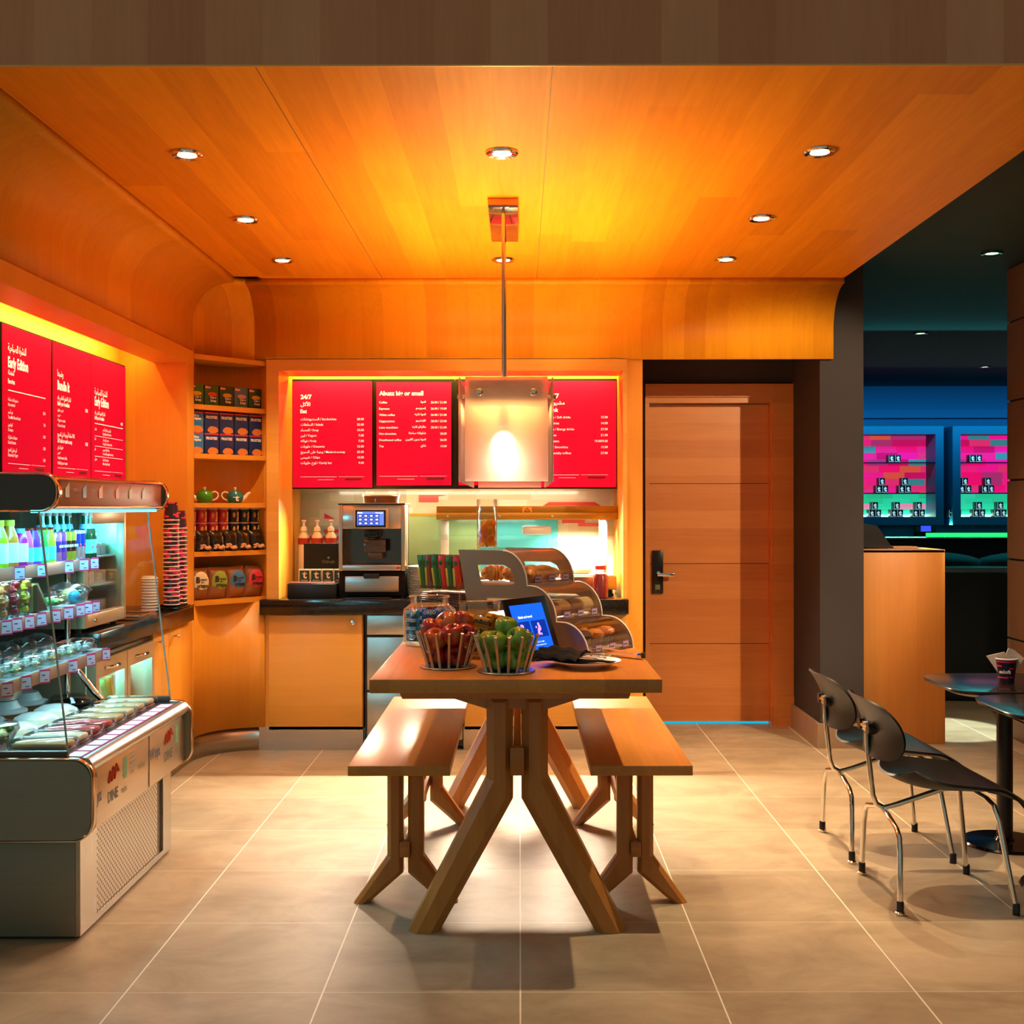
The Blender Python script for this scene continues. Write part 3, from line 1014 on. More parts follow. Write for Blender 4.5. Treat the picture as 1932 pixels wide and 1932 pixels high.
def rows(mb, items, u0, u1, v0, dv, size, ar_u=None):
    for i, (ar, en, pr) in enumerate(items):
        z = bz(v0 + dv * i)
        if ar_u:
            mb.text(en, size, P(bx(u0), z), bold=0.012)
            mb.text(ar, size, P(bx(ar_u), z + 0.004), align='RIGHT', arab=True, bold=0.012)
        else:
            n0 = len(mb.v)
            mb.text(ar, size * 1.1, P(bx(u0), z), arab=True, bold=0.006)
            xe = max(p[0] for p in mb.v[n0:])
            mb.text('/ ' + en, size, P(xe + 0.006, z), bold=0.006)
        mb.text(pr, size * 1.02, P(bx(u1), z), align='RIGHT', bold=0.006)


def d1(mb, dk):
    mb.text('24/7', 0.036, P(bx(568), bz(752.5)), bold=0.03)
    mb.text('الأكل', 0.030, P(bx(568), bz(765.5)), arab=True, bold=0.015)
    mb.text('Eat', 0.031, P(bx(567.5), bz(779)), bold=0.03)
    rows(mb, [('السندويتشات', 'Sandwiches', '28.00'), ('السلطات', 'Salads', '35.00'), ('الحساء', 'Soup', '10.00'), ('لبن', 'Yogurt', '7.00'), ('فواكه', 'Fruit', '7.00'),
              ('حلويات', 'Desserts', '15.00'), ('وجبة على السريع', 'Meals-in-a-snap', '35.00'), ('شيبس', 'Chips', '10.00'), ('لوح حلويات', 'Candy bar', '9.00')], 568, 687, 792.5, 10.3, 0.0185)
    footer(mb, bx(568), bx(687), bz(899.5), P, dk)


def d2(mb, dk):
    mb.text('Abuzz big or small', 0.035, P(bx(716), bz(745.8)), bold=0.035)
    rows(mb, [('قهوة', 'Coffee', '26.00 / 21.00'), ('إسبريسو', 'Espresso', '26.00 / 19.00'), ('قهوة لاتيه', 'White coffee', '26.00 / 21.00'), ('كابتشينو', 'Cappuccinno', '28.00 / 23.00'),
              ('ماكياتو لاتيه', 'Latte macchiato', '28.00 / 21.00'), ('شكولاته ساخنة', 'Hot chocolate', '28.00'), ('قهوة بدون كافيين', 'Decafinated coffee', '26.00'), ('شاي', 'Tea', '19.00')], 716, 843, 761, 11.8, 0.0175, 804)
    footer(mb, bx(716), bx(843), bz(898.5), P, dk)


def d3(mb, dk):
    mb.text('Abuzz big or small', 0.035, P(bx(874), bz(745.8)), bold=0.035)
    footer(mb, bx(871), bx(995), bz(898.5), P, dk)


def d4(mb, dk):
    mb.text('24/7', 0.036, P(bx(1034), bz(751)), bold=0.03)
    mb.text('مشروبات', 0.030, P(bx(1030), bz(763.5)), arab=True, bold=0.015)
    mb.text('Drink', 0.031, P(bx(1030), bz(777)), bold=0.03)
    rows(mb, [('مشروبات', 'Soft drinks', '15.00'), ('عصير', 'Juices', '14.00'), ('مشروبات', 'Energy drinks', '27.00'), ('شاي', 'Teas', '21.00'), ('مياه', 'Waters', '19.00/9.00'),
              ('سموذي', 'Smoothies', '15.00'), ('قهوة', 'Specialty coffees', '27.00')], 1022, 1146.5, 789.5, 11.25, 0.0185)
    footer(mb, bx(1020), bx(1147), bz(896.5), P, dk)


ZB0, ZB1 = bz(922), bz(715)
board('red menu board headed 24/7 Eat, leftmost over the coffee machine', bx(552), bx(703.5), ZB0, ZB1, 0.003, d1)
board('red menu board headed Abuzz big or small, right of the 24/7 Eat board', bx(704.5), bx(858), ZB0, ZB1, 0.020, d2)
board('black-bordered red menu board mostly hidden behind the glass pendant lamp', bx(859), bx(1007), ZB0, ZB1, 0.020, d3)
board('red menu board headed 24/7 Drink, right of the glass pendant lamp', bx(1008), bx(1163.5), ZB0, ZB1, 0.003, d4)

XF = -2.0455


def lboard(label, y0, y1, drawer, m):
    t = thing('menu_board', label, 'menu board', (-2.06, (y0 + y1) / 2, 1.50), 0, 'red menu boards on the left wall')
    MB().box(-2.08, -2.05, y0, y1, 1.485, 2.09).build('frame', M['blackmatt'], t, True)
    MB().box(-2.05, -2.0465, y0 + m, y1 - 0.004, 1.489, 2.083).build('panel', M['redboardl'], t, True)
    mb, dk = MB(), MB()
    drawer(mb, dk, y0 + m)
    mb.build('lettering', M['print'], t, True)
    dk.build('logo_bar', M['darkred'], t, True)


def Q(y, z):
    return (XF, y, z)


def lt(mb, s, size, y, z, bold=0.02, sq=0.66, **k):
    mb.text(s, size, Q(y, z), (0, 1, 0), (0, 0, 1), bold=bold, squeeze=sq, **k)


def rule(mb, y0, y1, z, h=0.004):
    mb.add([Q(y0, z), Q(y1, z), Q(y1, z + h), Q(y0, z + h)], [(0, 1, 2, 3)])


def la(mb, dk, y):
    y += 0.045
    lt(mb, 'النشرة الصباحية', 0.042, y, 1.982, 0.01, arab=True)
    lt(mb, 'Early Edition', 0.058, y, 1.918, 0.04)
    lt(mb, 'المفضلة', 0.026, y, 1.887, arab=True)
    lt(mb, 'Favorites', 0.026, y, 1.852, 0.03)
    rule(mb, y, y + 0.37, 1.822)
    for i, (a, e, p) in enumerate((('سندويتشات ساخنة', 'Hot sandwich', '20.00'), ('خبز أسمر', 'Tuna Melt Brown Bread', '7.00'), ('كرواسون', 'Croissant', '12.00'), ('معجنات دنماركية', 'Danish Pastries', '12.00'), ('لبن منزلي الصنع', 'Homemade Yogurt', '12.00'))):
        z = 1.782 - 0.0505 * i
        lt(mb, a, 0.019, y, z, 0.005, arab=True)
        lt(mb, e, 0.018, y, z - 0.021, 0.004)
        lt(mb, p, 0.018, y + 0.37, z - 0.03, 0.004, align='RIGHT')
    footer(mb, y, y + 0.37, 1.530, Q, dk)


def lb(mb, dk, y):
    y += 0.045
    lt(mb, 'وضبها', 0.042, y, 1.937, 0.01, arab=True)
    lt(mb, 'Bundle It', 0.058, y, 1.878, 0.04)
    lt(mb, 'ابتكر الفطور الخاص بك', 0.026, y, 1.835, 0.015, arab=True)
    lt(mb, 'Build your breakfast', 0.026, y, 1.808, 0.03)
    lt(mb, '39.00', 0.022, y + 0.365, 1.803, 0.03, align='RIGHT')
    for i, s in enumerate(('•بيض مخفوق', '•حبوب', '•Yogurt or cereal', '•Choice of bread')):
        lt(mb, s, 0.019, y, 1.782 - 0.023 * i, 0.005, arab=i < 2)
    lt(mb, '24/7 سلطة أو وجبة على السريع', 0.025, y, 1.672, 0.02, arab=True)
    lt(mb, '24/7 salad or meal in a snap', 0.025, y, 1.643, 0.03, sq=0.6)
    lt(mb, '45.00', 0.022, y + 0.365, 1.645, 0.03, align='RIGHT')
    for i, s in enumerate(('•قهوة أو شاي', '•عصير', '•Fresh brewed coffee', '•Chilled juice or water')):
        lt(mb, s, 0.019, y, 1.615 - 0.023 * i, 0.005, arab=i < 2)
    footer(mb, y, y + 0.365, 1.530, Q, dk)


def lc(mb, dk, y):
    y += 0.04
    lt(mb, 'النشرة الصباحية', 0.042, y, 1.90, 0.01, arab=True)
    lt(mb, 'Early Edition', 0.058, y, 1.848, 0.04)
    lt(mb, 'ابتكر الفطور الخاص بك', 0.024, y, 1.805, 0.015, arab=True)
    lt(mb, 'Build your breakfast', 0.024, y, 1.780, 0.03)
    lt(mb, '40.00', 0.022, y + 0.40, 1.775, 0.03, align='RIGHT')
    rule(mb, y, y + 0.40, 1.758)
    for i, (a, e, r) in enumerate((('كرواسون شكولاته أو لحم', 'Bagels/Jalousie/Sandwiches', 'بيض'), ('عصير طازج مختار', 'Orange/Carrot/Apple drinks', 'نشا'), ('سلطة فواكه وحبوب', 'Fruit salad/Sausage/Brown bread', 'حلو'), ('مياه معدنية باردة', 'Mineral/Soda/Nescafe', 'ساخن'))):
        z = 1.730 - 0.049 * i
        lt(mb, r, 0.018, y, z, arab=True)
        lt(mb, a, 0.018, y + 0.11, z, 0.005, arab=True)
        lt(mb, e, 0.017, y + 0.11, z - 0.020, 0.004)
        if i < 3:
            rule(mb, y, y + 0.40, z - 0.031, 0.002)
    footer(mb, y, y + 0.40, 1.530, Q, dk)


lboard('red menu board headed Early Edition listing Favorites, leftmost on the left wall', 4.655, 5.14, la, 0.004)
lboard('red menu board headed Bundle It, middle one on the left wall', 5.14, 5.615, lb, 0.022)
lboard('red menu board headed Early Edition with ruled lines, farthest on the left wall', 5.615, 6.112, lc, 0.008)

# ================================================================== splashback
struct(MB().box(-1.346, 0.578, 7.232, 7.24, 0.842, 1.463).build('wall_splashback', M['splash']))
t = thing('glass_splash_panel', 'grey-green mosaic glass panel behind the tea box and syrup pumps', 'wall panel', (-1.0, 7.23, 0.842))
MB().box(-1.345, -0.70, 7.224, 7.232, 0.843, 1.46).build('pane', M['splashl'], t, True)
mb = MB()
for a, b, z0, z1 in ((-1.20, -1.08, 1.198, 1.220), (-1.32, -0.70, 1.156, 1.178)):
    mb.box(a, b, 7.222, 7.2245, z0, z1)
mb.prism([(-1.20, 7.222, 1.285), (-1.135, 7.222, 1.285), (-1.20, 7.222, 1.318)], (0, 0.002, 0))
mb.build('red_stripe', pm('b02040', 0.3), t, True)
t = thing('green_glass_panel', 'pale green glass panel behind the plate stack', 'wall panel', (-0.5, 7.225, 0.842))
MB().box(-0.70, -0.24, 7.222, 7.232, 0.87, 1.30).build('pane', pm('a8c88c', 0.15), t, True)
MB().box(-0.70, -0.24, 7.219, 7.223, 1.30, 1.315).build('orange_edge', pm('e0a030', 0.3), t, True)
MB().box(-0.68, -0.24, 7.2195, 7.222, 1.0, 1.004).build('joint', pm('6a8a5c', 0.4), t, True)
t = thing('turquoise_glass_panel', 'turquoise glass panel behind the hot display', 'wall panel', (0.0, 7.225, 0.842))
MB().box(-0.24, 0.235, 7.222, 7.232, 0.87, 1.30).build('pane', pm('5cc8d0', 0.15), t, True)
mb = MB()
for z0, z1, a, b in ((1.255, 1.30, 0.26, 0.40), (1.235, 1.255, 0.36, 0.52)):
    mb.box(a, b, 7.228, 7.232, z0, z1)
mb.box(-0.62, -0.50, 7.228, 7.232, 1.385, 1.43).prism([(-0.62, 7.229, 1.40), (-0.44, 7.229, 1.43), (-0.62, 7.229, 1.43)], (0, 0.002, 0))
mb.prism([(0.14, 7.229, 1.36), (0.50, 7.229, 1.36), (0.46, 7.229, 1.385), (0.18, 7.229, 1.385)], (0, 0.002, 0))
struct(mb.build('trim_14', pm('e04838', 0.3)))

# ================================================================== coffee machine
t = thing('coffee_machine', 'stainless automatic coffee machine with a blue touch screen and bean hopper', 'coffee machine', (-0.832, 6.62, 0.995))
MB().box(-1.02, -0.998, 6.62, 6.84, 0.995, 1.372, 0.004).box(-0.667, -0.645, 6.62, 6.84, 0.995, 1.372, 0.004).box(-1.02, -0.645, 6.80, 6.86, 0.995, 1.372).build('housing', steel('machine_steel', 'd0c4b0', 0.3, 'Z'), t, True)
MB().box(-1.023, -0.642, 6.615, 6.90, 1.368, 1.376, 0.002).build('top_plate', M['black'], t, True)
MB().box(-0.998, -0.667, 6.625, 6.80, 1.232, 1.368, 0.003).build('upper_front', pm('b9b7ac', 0.18, 0.6), t, True)
MB().box(-0.998, -0.667, 6.79, 6.80, 1.03, 1.232).build('brew_backplate', pm('6d655e', 0.12, 0.8), t, True)
sb = MB().box(-0.935, -0.735, 6.60, 6.625, 1.237, 1.345, 0.004).build('screen_bezel', pm('b89a78', 0.3, 0.4), t, True)
MB().box(-0.922, -0.752, 6.597, 6.601, 1.243, 1.338).build('screen_glass', M['blackgloss'], sb, True)
MB().box(-0.912, -0.762, 6.5955, 6.5972, 1.253, 1.330).build('display', glow('machine_screen', '5064d8', 1.1), sb, True)
mb = MB()
for r in range(3):
    for c in range(4):
        mb.box(-0.908 + 0.031 * c, -0.880 + 0.031 * c, 6.5945, 6.5957, 1.256 + 0.021 * r, 1.274 + 0.021 * r)
mb.build('icon_tile', glow('machine_tiles', '202a78', 0.9), sb, True)
mb = MB()
for r in range(3):
    for c in range(4):
        mb.box(-0.901 + 0.031 * c, -0.887 + 0.031 * c, 6.5938, 6.5947, 1.260 + 0.021 * r, 1.268 + 0.021 * r)
mb.text('Ready', 0.011, (-0.908, 6.594, 1.320), bold=0.03).text('Cappuccino', 0.009, (-0.766, 6.594, 1.320), align='RIGHT', bold=0.02)
mb.build('icon', glow('machine_icons', 'e8f0ff', 1.2), sb, True)
MB().box(-0.878, -0.80, 6.64, 6.79, 1.185, 1.225, 0.006).box(-0.862, -0.815, 6.645, 6.70, 1.172, 1.19, 0.008).build('spout', M['blackgloss'], t, True)
MB().box(-0.885, -0.76, 6.66, 6.68, 1.10, 1.17, 0.003).box(-0.862, -0.78, 6.665, 6.79, 1.06, 1.10, 0.003).build('cup_shelf', pm('5a4c44', 0.15, 0.5), t, True)
MB().box(-0.998, -0.667, 6.60, 6.80, 0.998, 1.03, 0.004).build('drip_tray', M['steel'], t, True)
MB().add([(-0.695, 6.598, 1.014), (-0.683, 6.598, 1.022), (-0.671, 6.598, 1.014), (-0.683, 6.598, 1.006)], [(0, 1, 2, 3)]).build('badge', pm('b02030', 0.4), t, True)
hp = MB().lathe([(0.104, 1.377), (0.106, 1.43), (0.095, 1.445), (0.0, 1.446)], (-0.80, 6.80, 0), 28, cap=False).build('bean_hopper', M['acrylic'], t, True)
mb = MB().lathe([(0.0, 1.378), (0.102, 1.378), (0.103, 1.418), (0.06, 1.424), (0.0, 1.421)], (-0.80, 6.80, 0), 24)
mb.build('coffee_beans', None or pm('7a4c1e', 0.5, var=0.5), hp, True)
t = thing('milk_cooler', 'black and steel drawer cabinet under the coffee machine', 'cabinet', (-0.832, 6.62, 0.842))
MB().box(-1.02, -0.645, 6.64, 7.05, 0.855, 0.994, 0.004).build('body', M['blackmatt'], t, True)
MB().box(-0.985, -0.682, 6.628, 6.642, 0.876, 0.965, 0.002).build('front_plate', M['steel'], t, True)
MB().box(-0.88, -0.79, 6.61, 6.64, 0.952, 0.984, 0.008).build('handle', M['black'], t, True)
for x in (-1.0, -0.665):
    for y in (6.67, 7.02):
        MB().lathe([(0.013, 0.0), (0.013, 0.016)], (x, y, 0.841), 10).build('foot', M['black'], t, True)
t = MB().box(-0.13, 0.13, -0.035, 0.035, 0, 0.008, 0.003).build('drip_mat', M['blackgloss'], loc=None)
t.location = (-0.85, 6.57, 0.842)
tag(t, 'thin black mat on the worktop in front of the coffee machine', 'mat')

# tea chest
t = thing('tea_chest', 'open black presentation box of tea sachets left of the coffee machine', 'tea box', (-1.17, 6.66, 0.842))
MB().box(-1.305, -1.03, 6.60, 6.80, 0.842, 0.925, 0.003).build('box_base', M['black'], t, True)
MB().box(-1.255, -1.03, 6.83, 6.845, 0.93, 1.145, 0.002, mat=None).build('lid', M['blackmatt'], t, True)
MB().text('Dilmah', 0.026, (-1.11, 6.828, 1.03), align='CENTER').ball((-1.11, 6.828, 1.062), 0.007, 8, 6, (1, 0.1, 1)).build('lettering', pm('5c5440', 0.5), t, True)
mb = MB().box(-1.298, -1.04, 6.61, 6.66, 0.925, 0.932)
mb.build('sachet_row', pm('8c4040', 0.4, var=0.6), t, True)
for i in range(4):
    s = thing('tea_sachet', 'green tea sachet with cream t, %s from the left in the black box' % ORD[i], 'tea sachet', (-1.228 + i * 0.066, 6.70, 0.925), 0, 'green tea sachets in the open box')
    MB().box(-0.031, 0.031, -0.004, 0.004, 0, 0.078, 0.001).build('envelope', pm('e2c694', 0.5), s)
    MB().box(-0.026, 0.031, -0.0055, -0.004, 0.006, 0.070).build('label_field', pm('0e3a28', 0.4), s)
    MB().text('t', 0.062, (0.004, -0.0065, 0.026), align='CENTER', bold=0.03).box(-0.010, 0.018, -0.0065, -0.0056, 0.050, 0.053).box(-0.018, 0.022, -0.0065, -0.0056, 0.012, 0.015).build('lettering', pm('f0d8a0', 0.5), s)
for i, (x, y) in enumerate(((-1.285, 7.0), (-1.205, 7.0), (-1.123, 7.0))):
    s = thing('syrup_bottle', 'clear syrup bottle with a cream pump, %s from the left behind the tea box' % ORD[i], 'bottle', (x, y, 0.842), 0, 'syrup pump bottles behind the tea box')
    MB().lathe([(0.0, 0), (0.034, 0), (0.034, 0.34), (0.018, 0.365), (0.016, 0.372)], n_=16).build('bottle_body', pm('d8c8b0', 0.1, spec=0.8), s)
    MB().lathe([(0.0346, 0.292), (0.0348, 0.33)], n_=16, cap=False).build('label_band', pm('b03028', 0.4), s)
    MB().lathe([(0.017, 0.368), (0.021, 0.372), (0.018, 0.392), (0.007, 0.402), (0.007, 0.424), (0.014, 0.428), (0.014, 0.436), (0, 0.438)], n_=14).build('pump', M['cream'], s)

# plates
for i in range(17):
    if i == 0:
        p0 = MB().lathe([(0.0, 0), (0.06, 0), (0.065, 0.003), (0.112, 0.016), (0.113, 0.019), (0.064, 0.007), (0.0, 0.006)], n_=32).build('plate', M['white'])
        tag(p0, '', 'plate', 'stacked white plates on the back counter')
        q = p0
    else:
        q = p0.copy(); COL.objects.link(q)
    q.location = (-0.525, 6.72, 0.843 + 0.0098 * i)
    q['label'] = 'white plate, %s from the bottom of the stack right of the coffee machine' % ORD[i]

# hot display
t = thing('hot_display', 'heated food display with a gold top beam, warning sticker and glass shelf', 'food warmer', (0.03, 6.85, 0.842))
MB().box(-0.490, 0.576, 6.925, 7.20, 1.318, 1.360, 0.003).build('top_beam', M['brass'], t, True)
MB().box(-0.490, 0.576, 6.905, 6.95, 1.280, 1.320, 0.004).build('lower_beam', M['brass'], t, True)
mb = MB()
for x in (-0.425, -0.12, 0.19, 0.50):
    mb.lathe([(0.009, 0), (0.008, 0.004), (0, 0.006)], mat=Matrix.Translation((x, 6.906, 1.298)) @ Matrix.Rotation(pi / 2, 4, 'X'), n_=12)
mb.build('screw', M['darksteel'], t, True)
st = MB().box(0.015, 0.072, 6.921, 6.925, 1.322, 1.354).build('warning_sticker', pm('e0961c', 0.4), t, True)
mb = MB()
tri = [(0.044, 1.346), (0.062, 1.3235), (0.026, 1.3235)]
for i in range(3):
    a, b = tri[i], tri[(i + 1) % 3]
    mb.tube([(a[0], 6.9205, a[1] + 0.003), (b[0], 6.9205, b[1] + 0.003)], 0.0016, 6)
for k in range(3):
    mb.tube([(0.038 + 0.006 * k, 6.9205, 1.33), (0.039 + 0.006 * k, 6.9205, 1.337)], 0.001, 5)
mb.build('warning_sign', M['blackprint'], st, True)
for x in (-0.45, 0.50):
    MB().box(x - 0.023, x + 0.023, 7.04, 7.08, 0.90, 1.318, 0.003).build('post', M['cream'], t, True)
MB().box(-0.48, 0.57, 6.92, 7.16, 1.185, 1.191).build('glass_shelf', M['glass'], t, True)
MB().box(-0.48, 0.57, 6.91, 6.916, 1.16, 1.285).build('sneeze_guard', M['glass'], t, True)
MB().box(-0.47, 0.555, 6.74, 7.12, 0.878, 0.955, 0.004).build('base_box', steel('warmer_steel', 'b89468', 0.3, 'X'), t, True)
MB().box(-0.45, 0.54, 6.76, 7.10, 0.953, 0.962, 0.002).build('hot_plate', pm('f4efe6', 0.3), t, True)
for x in (-0.43, 0.525):
    for y in (6.78, 7.08):
        MB().lathe([(0.016, 0), (0.016, 0.014), (0.010, 0.018), (0.010, 0.038)], (x, y, 0.841), 12).build('foot', M['black'], t, True)
for i, (x, y, lb_) in enumerate(((0.36, 6.88, 'wrapped pastry on the hot plate, nearer the right post of the warmer'), (0.14, 6.90, 'wrapped pastry on the hot plate behind the bakery display'))):
    o = MB().ball((0, 0, 0.022), 0.05, 14, 8, (1.2, 0.9, 0.5), 0.06).build('wrapped_pastry', pm('e8c8a0', 0.4))
    o.location = (x, y, 0.959)
    tag(o, lb_, 'pastry')
o = MB().box(-0.085, 0.085, -0.05, 0.05, 0, 0.05, 0.012).build('serving_carton', M['white'])
o.location = (0.10, 6.96, 1.192)
tag(o, 'low white carton on the glass shelf of the hot display', 'carton')
t = thing('sauce_bottle', 'tall jar of red sauce right of the bakery display', 'bottle', (0.455, 6.62, 0.842))
MB().lathe([(0.0, 0.003), (0.040, 0.003), (0.040, 0.11), (0.028, 0.135), (0.0, 0.137)], n_=18).build('sauce', pm('a8281c', 0.3), t)
MB().lathe([(0.044, 0), (0.044, 0.12), (0.03, 0.145), (0.03, 0.16)], n_=18).build('jar', M['plastic'], t)
MB().lathe([(0.032, 0.16), (0.032, 0.182), (0, 0.184)], n_=18).build('lid', pm('c03028', 0.4), t)

# ================================================================== pendant lamp
t = thing('pendant_lamp', 'long glass pendant lamp of frosted panels hanging over the table', 'pendant lamp', (-0.065, 5.0, 1.45))
MB().box(-0.125, -0.004, 4.70, 5.31, 2.55, ZC, 0.003).build('ceiling_plate', pm('b88a78', 0.06, 0.9), t, True)
MB().cyl((-0.065, 4.75, 1.82), (-0.065, 4.75, 2.56), 0.0065).build('rod', M['chrome'], t, True)
MB().cyl((-0.065, 5.26, 1.82), (-0.065, 5.26, 2.56), 0.0065).build('rod', M['chrome'], t, True)
MB().box(-0.185, 0.085, 4.36, 4.372, 1.725, 1.822).box(-0.185, 0.085, 5.63, 5.642, 1.725, 1.822).box(-0.185, -0.175, 4.372, 5.63, 1.725, 1.822).box(0.075, 0.085, 4.372, 5.63, 1.725, 1.822).box(-0.085, -0.045, 4.36, 5.64, 1.80, 1.82).build('inner_frame', pm('b8ac94', 0.25, 0.7), t, True)
for nm, b in (('front', (-0.200, 0.104, 4.315, 4.321)), ('back', (-0.200, 0.104, 5.679, 5.685))):
    p = MB().box(b[0], b[1], b[2], b[3], 1.447, 1.832, 0.001).build('glass_panel', M['frost'], t, True)
    sy = b[2] if nm == 'front' else b[3]
    sd = -1 if nm == 'front' else 1
    for x in (-0.148, 0.051):
        MB().cyl((x, sy - sd * 0.05, 1.774), (x, sy + sd * 0.006, 1.774), 0.006).ball((x, sy + sd * 0.010, 1.774), 0.015, 14, 8, (1, 0.6, 1)).build('standoff_bolt', M['chrome'], p, True)
for x in (-0.222, 0.122):
    p = MB().box(x - 0.003, x + 0.003, 4.335, 5.665, 1.447, 1.832, 0.001).build('glass_panel', M['frost'], t, True)
    sd = -1 if x < 0 else 1
    for y in (4.50, 5.50):
        MB().cyl((x - sd * 0.04, y, 1.774), (x + sd * 0.005, y, 1.774), 0.006).ball((x + sd * 0.009, y, 1.774), 0.013, 12, 8, (0.6, 1, 1)).build('standoff_bolt', M['chrome'], p, True)
for yb in (4.46, 5.0, 5.54):
    lh = MB().cyl((-0.06, yb, 1.81), (-0.06, yb, 1.66), 0.018).build('lamp_holder', M['white'], t, True)
    MB().ball((-0.06, yb, 1.575), 0.047, 16, 12, (1, 1, 1.35)).build('bulb', glow('pendant_bulb_glow', 'ffe6c8', 6.0), lh, True)

# ================================================================== downlights
DL = [(-1.161, 4.113, 'nearest row, left of the three'), (-0.06, 4.10, 'nearest row, middle of the three'), (1.045, 4.09, 'nearest row, right of the three'), (-1.173, 5.04, 'second row, left of the pendant plate'),
      (1.035, 5.03, 'second row, right of the pendant plate'), (-1.183, 5.867, 'farthest row, left of the three'), (-0.08, 5.867, 'farthest row, behind the pendant rod'), (1.03, 5.86, 'farthest row, right of the three')]
LENS = glow('downlight_lens', 'fff0d8', 3.0)


def downlight(x, y, z, lab, ring, lens, pw, colr, size=68, target=None, grp='recessed ceiling spotlights of the wood ceiling'):
    t = thing('ceiling_spotlight', lab, 'spotlight', (x, y, z), 0, grp)
    MB().lathe([(0.034, 0.0), (0.034, -0.006), (0.052, -0.010), (0.057, -0.006), (0.058, 0.0)], n_=28, cap=False).build('ring', ring, t)
    MB().lathe([(0.0, -0.004), (0.034, -0.003)], n_=20, cap=False).build('lens', lens, t)
    if pw:
        spot('spotlight_lamp', (x, y, z - 0.02), target or (x, y, 0), pw, colr, size, 0.55, 0.012)


for i, (x, y, lab) in enumerate(DL):
    downlight(x, y, ZC - 0.001, 'round chrome recessed spotlight in the wood ceiling, ' + lab, M['chrome'], LENS, 78 if x > 0.5 else (14 if x < -1 and y < 5.5 else 11 if y < 4.5 else 26), (1.0, 0.72, 0.42), 70 if x > 0.5 else 100)
for i, (x, y, lab) in enumerate(((2.6, 6.47, 'nearest the wood ceiling'), (3.22, 9.44, 'second one back, over the lectern'), (4.63, 11.7, 'farthest back, near the blue wall'))):
    downlight(x, y, 2.749, 'small spotlight in the dark bar ceiling, ' + lab, pm('1c5a44', 0.2, 0.6), LENS, 0, None, grp='spotlights in the dark bar ceiling')
# ================================================================== table and benches
def poly_leg(pts, y0, y1, bv):
    """polygon in X,Z pushed along Y with chamfered long edges"""
    bm = bmesh.new()
    a = [bm.verts.new((p[0], y0, p[1])) for p in pts]
    b = [bm.verts.new((p[0], y1, p[1])) for p in pts]
    n_ = len(pts)
    bm.faces.new(a); bm.faces.new(b[::-1])
    side = [bm.faces.new((a[i], b[i], b[(i + 1) % n_], a[(i + 1) % n_])) for i in range(n_)]
    bmesh.ops.recalc_face_normals(bm, faces=bm.faces)
    ed = [e for e in bm.edges if abs(e.verts[0].co.y - e.verts[1].co.y) < 1e-6 and not (e.verts[0].co.z < 0.005 and e.verts[1].co.z < 0.005)]
    bmesh.ops.bevel(bm, geom=ed, offset=bv, segments=1, affect='EDGES')
    bm.verts.index_update()
    mb = MB()
    mb.add([tuple(v.co) for v in bm.verts], [[v.index for v in f.verts] for f in bm.faces])
    bm.free()
    return mb


def mirror(pts, c):
    return [(2 * c - p[0], p[1]) for p in pts][::-1]


t = thing('dining_table', 'long solid oak table with splayed legs in the middle of the tiled floor', 'table', (-0.0125, 4.5, 0))
MB().box(-0.455, 0.430, 3.55, 5.50, 0.790, 0.832, 0.003).build('tabletop', M['table'], t, True)
MB().prism([(-0.375, 3.62, 0.790), (0.345, 3.62, 0.790), (0.335, 3.62, 0.762), (-0.362, 3.62, 0.762)], (0, 1.80, 0)).build('apron', M['table'], t, True)
LP = [(-0.107, 0.757), (-0.107, 0.489), (-0.357, 0.0), (-0.258, 0.0), (-0.0225, 0.425), (-0.0225, 0.757)]
for y0, y1 in ((3.725, 3.845), (5.26, 5.38)):
    poly_leg(LP, y0, y1, 0.024).build('leg', M['leg'], t, True)
    poly_leg(mirror(LP, -0.009), y0, y1, 0.024).build('leg', M['leg'], t, True)
    MB().prism([(-0.235, y0 + 0.01, 0.764), (0.217, y0 + 0.01, 0.764), (0.217, y0 + 0.01, 0.752), (0.09, y0 + 0.01, 0.712), (-0.108, y0 + 0.01, 0.712), (-0.235, y0 + 0.01, 0.752)], (0, 0.10, 0)).build('bearer', M['leg'], t, True)
MB().box(-0.0215, 0.0035, 3.70, 5.40, 0.512, 0.592, 0.003).box(-0.031, 0.013, 3.695, 3.725, 0.508, 0.596, 0.003).box(-0.031, 0.013, 5.38, 5.41, 0.508, 0.596, 0.003).build('stretcher', M['tableend'], t, True)

for c, sd, lab in ((-0.3915, 1, 'solid oak bench on the left side of the long table'), (0.393, -1, 'solid oak bench on the right side of the long table')):
    t = thing('bench', lab, 'bench', (c, 4.5, 0), 0, 'benches beside the oak table')
    MB().box(c - 0.1655, c + 0.1655, 3.80, 5.20, 0.4835, 0.516, 0.002).build('seat', M['table'], t, True)
    BP = [(-0.062, 0.47), (-0.062, 0.163), (-0.178, 0.0), (-0.128, 0.0), (-0.0085, 0.105), (-0.0085, 0.47)]
    BP = [(c + p[0], p[1]) for p in BP]
    for y0, y1 in ((4.005, 4.065), (4.99, 5.05)):
        poly_leg(BP, y0, y1, 0.013).build('leg', M['leg'], t, True)
        poly_leg(mirror(BP, c), y0, y1, 0.013).build('leg', M['leg'], t, True)
        MB().prism([(c - 0.10, y0, 0.484), (c + 0.10, y0, 0.484), (c + 0.06, y0, 0.465), (c - 0.06, y0, 0.465)], (0, 0.06, 0)).build('bearer', M['leg'], t, True)
    MB().box(c - 0.008, c + 0.008, 3.99, 5.06, 0.168, 0.213, 0.002).box(c - 0.017, c + 0.017, 3.985, 4.005, 0.165, 0.215, 0.002).box(c - 0.017, c + 0.017, 5.05, 5.07, 0.165, 0.215, 0.002).build('stretcher', M['tableend'], t, True)

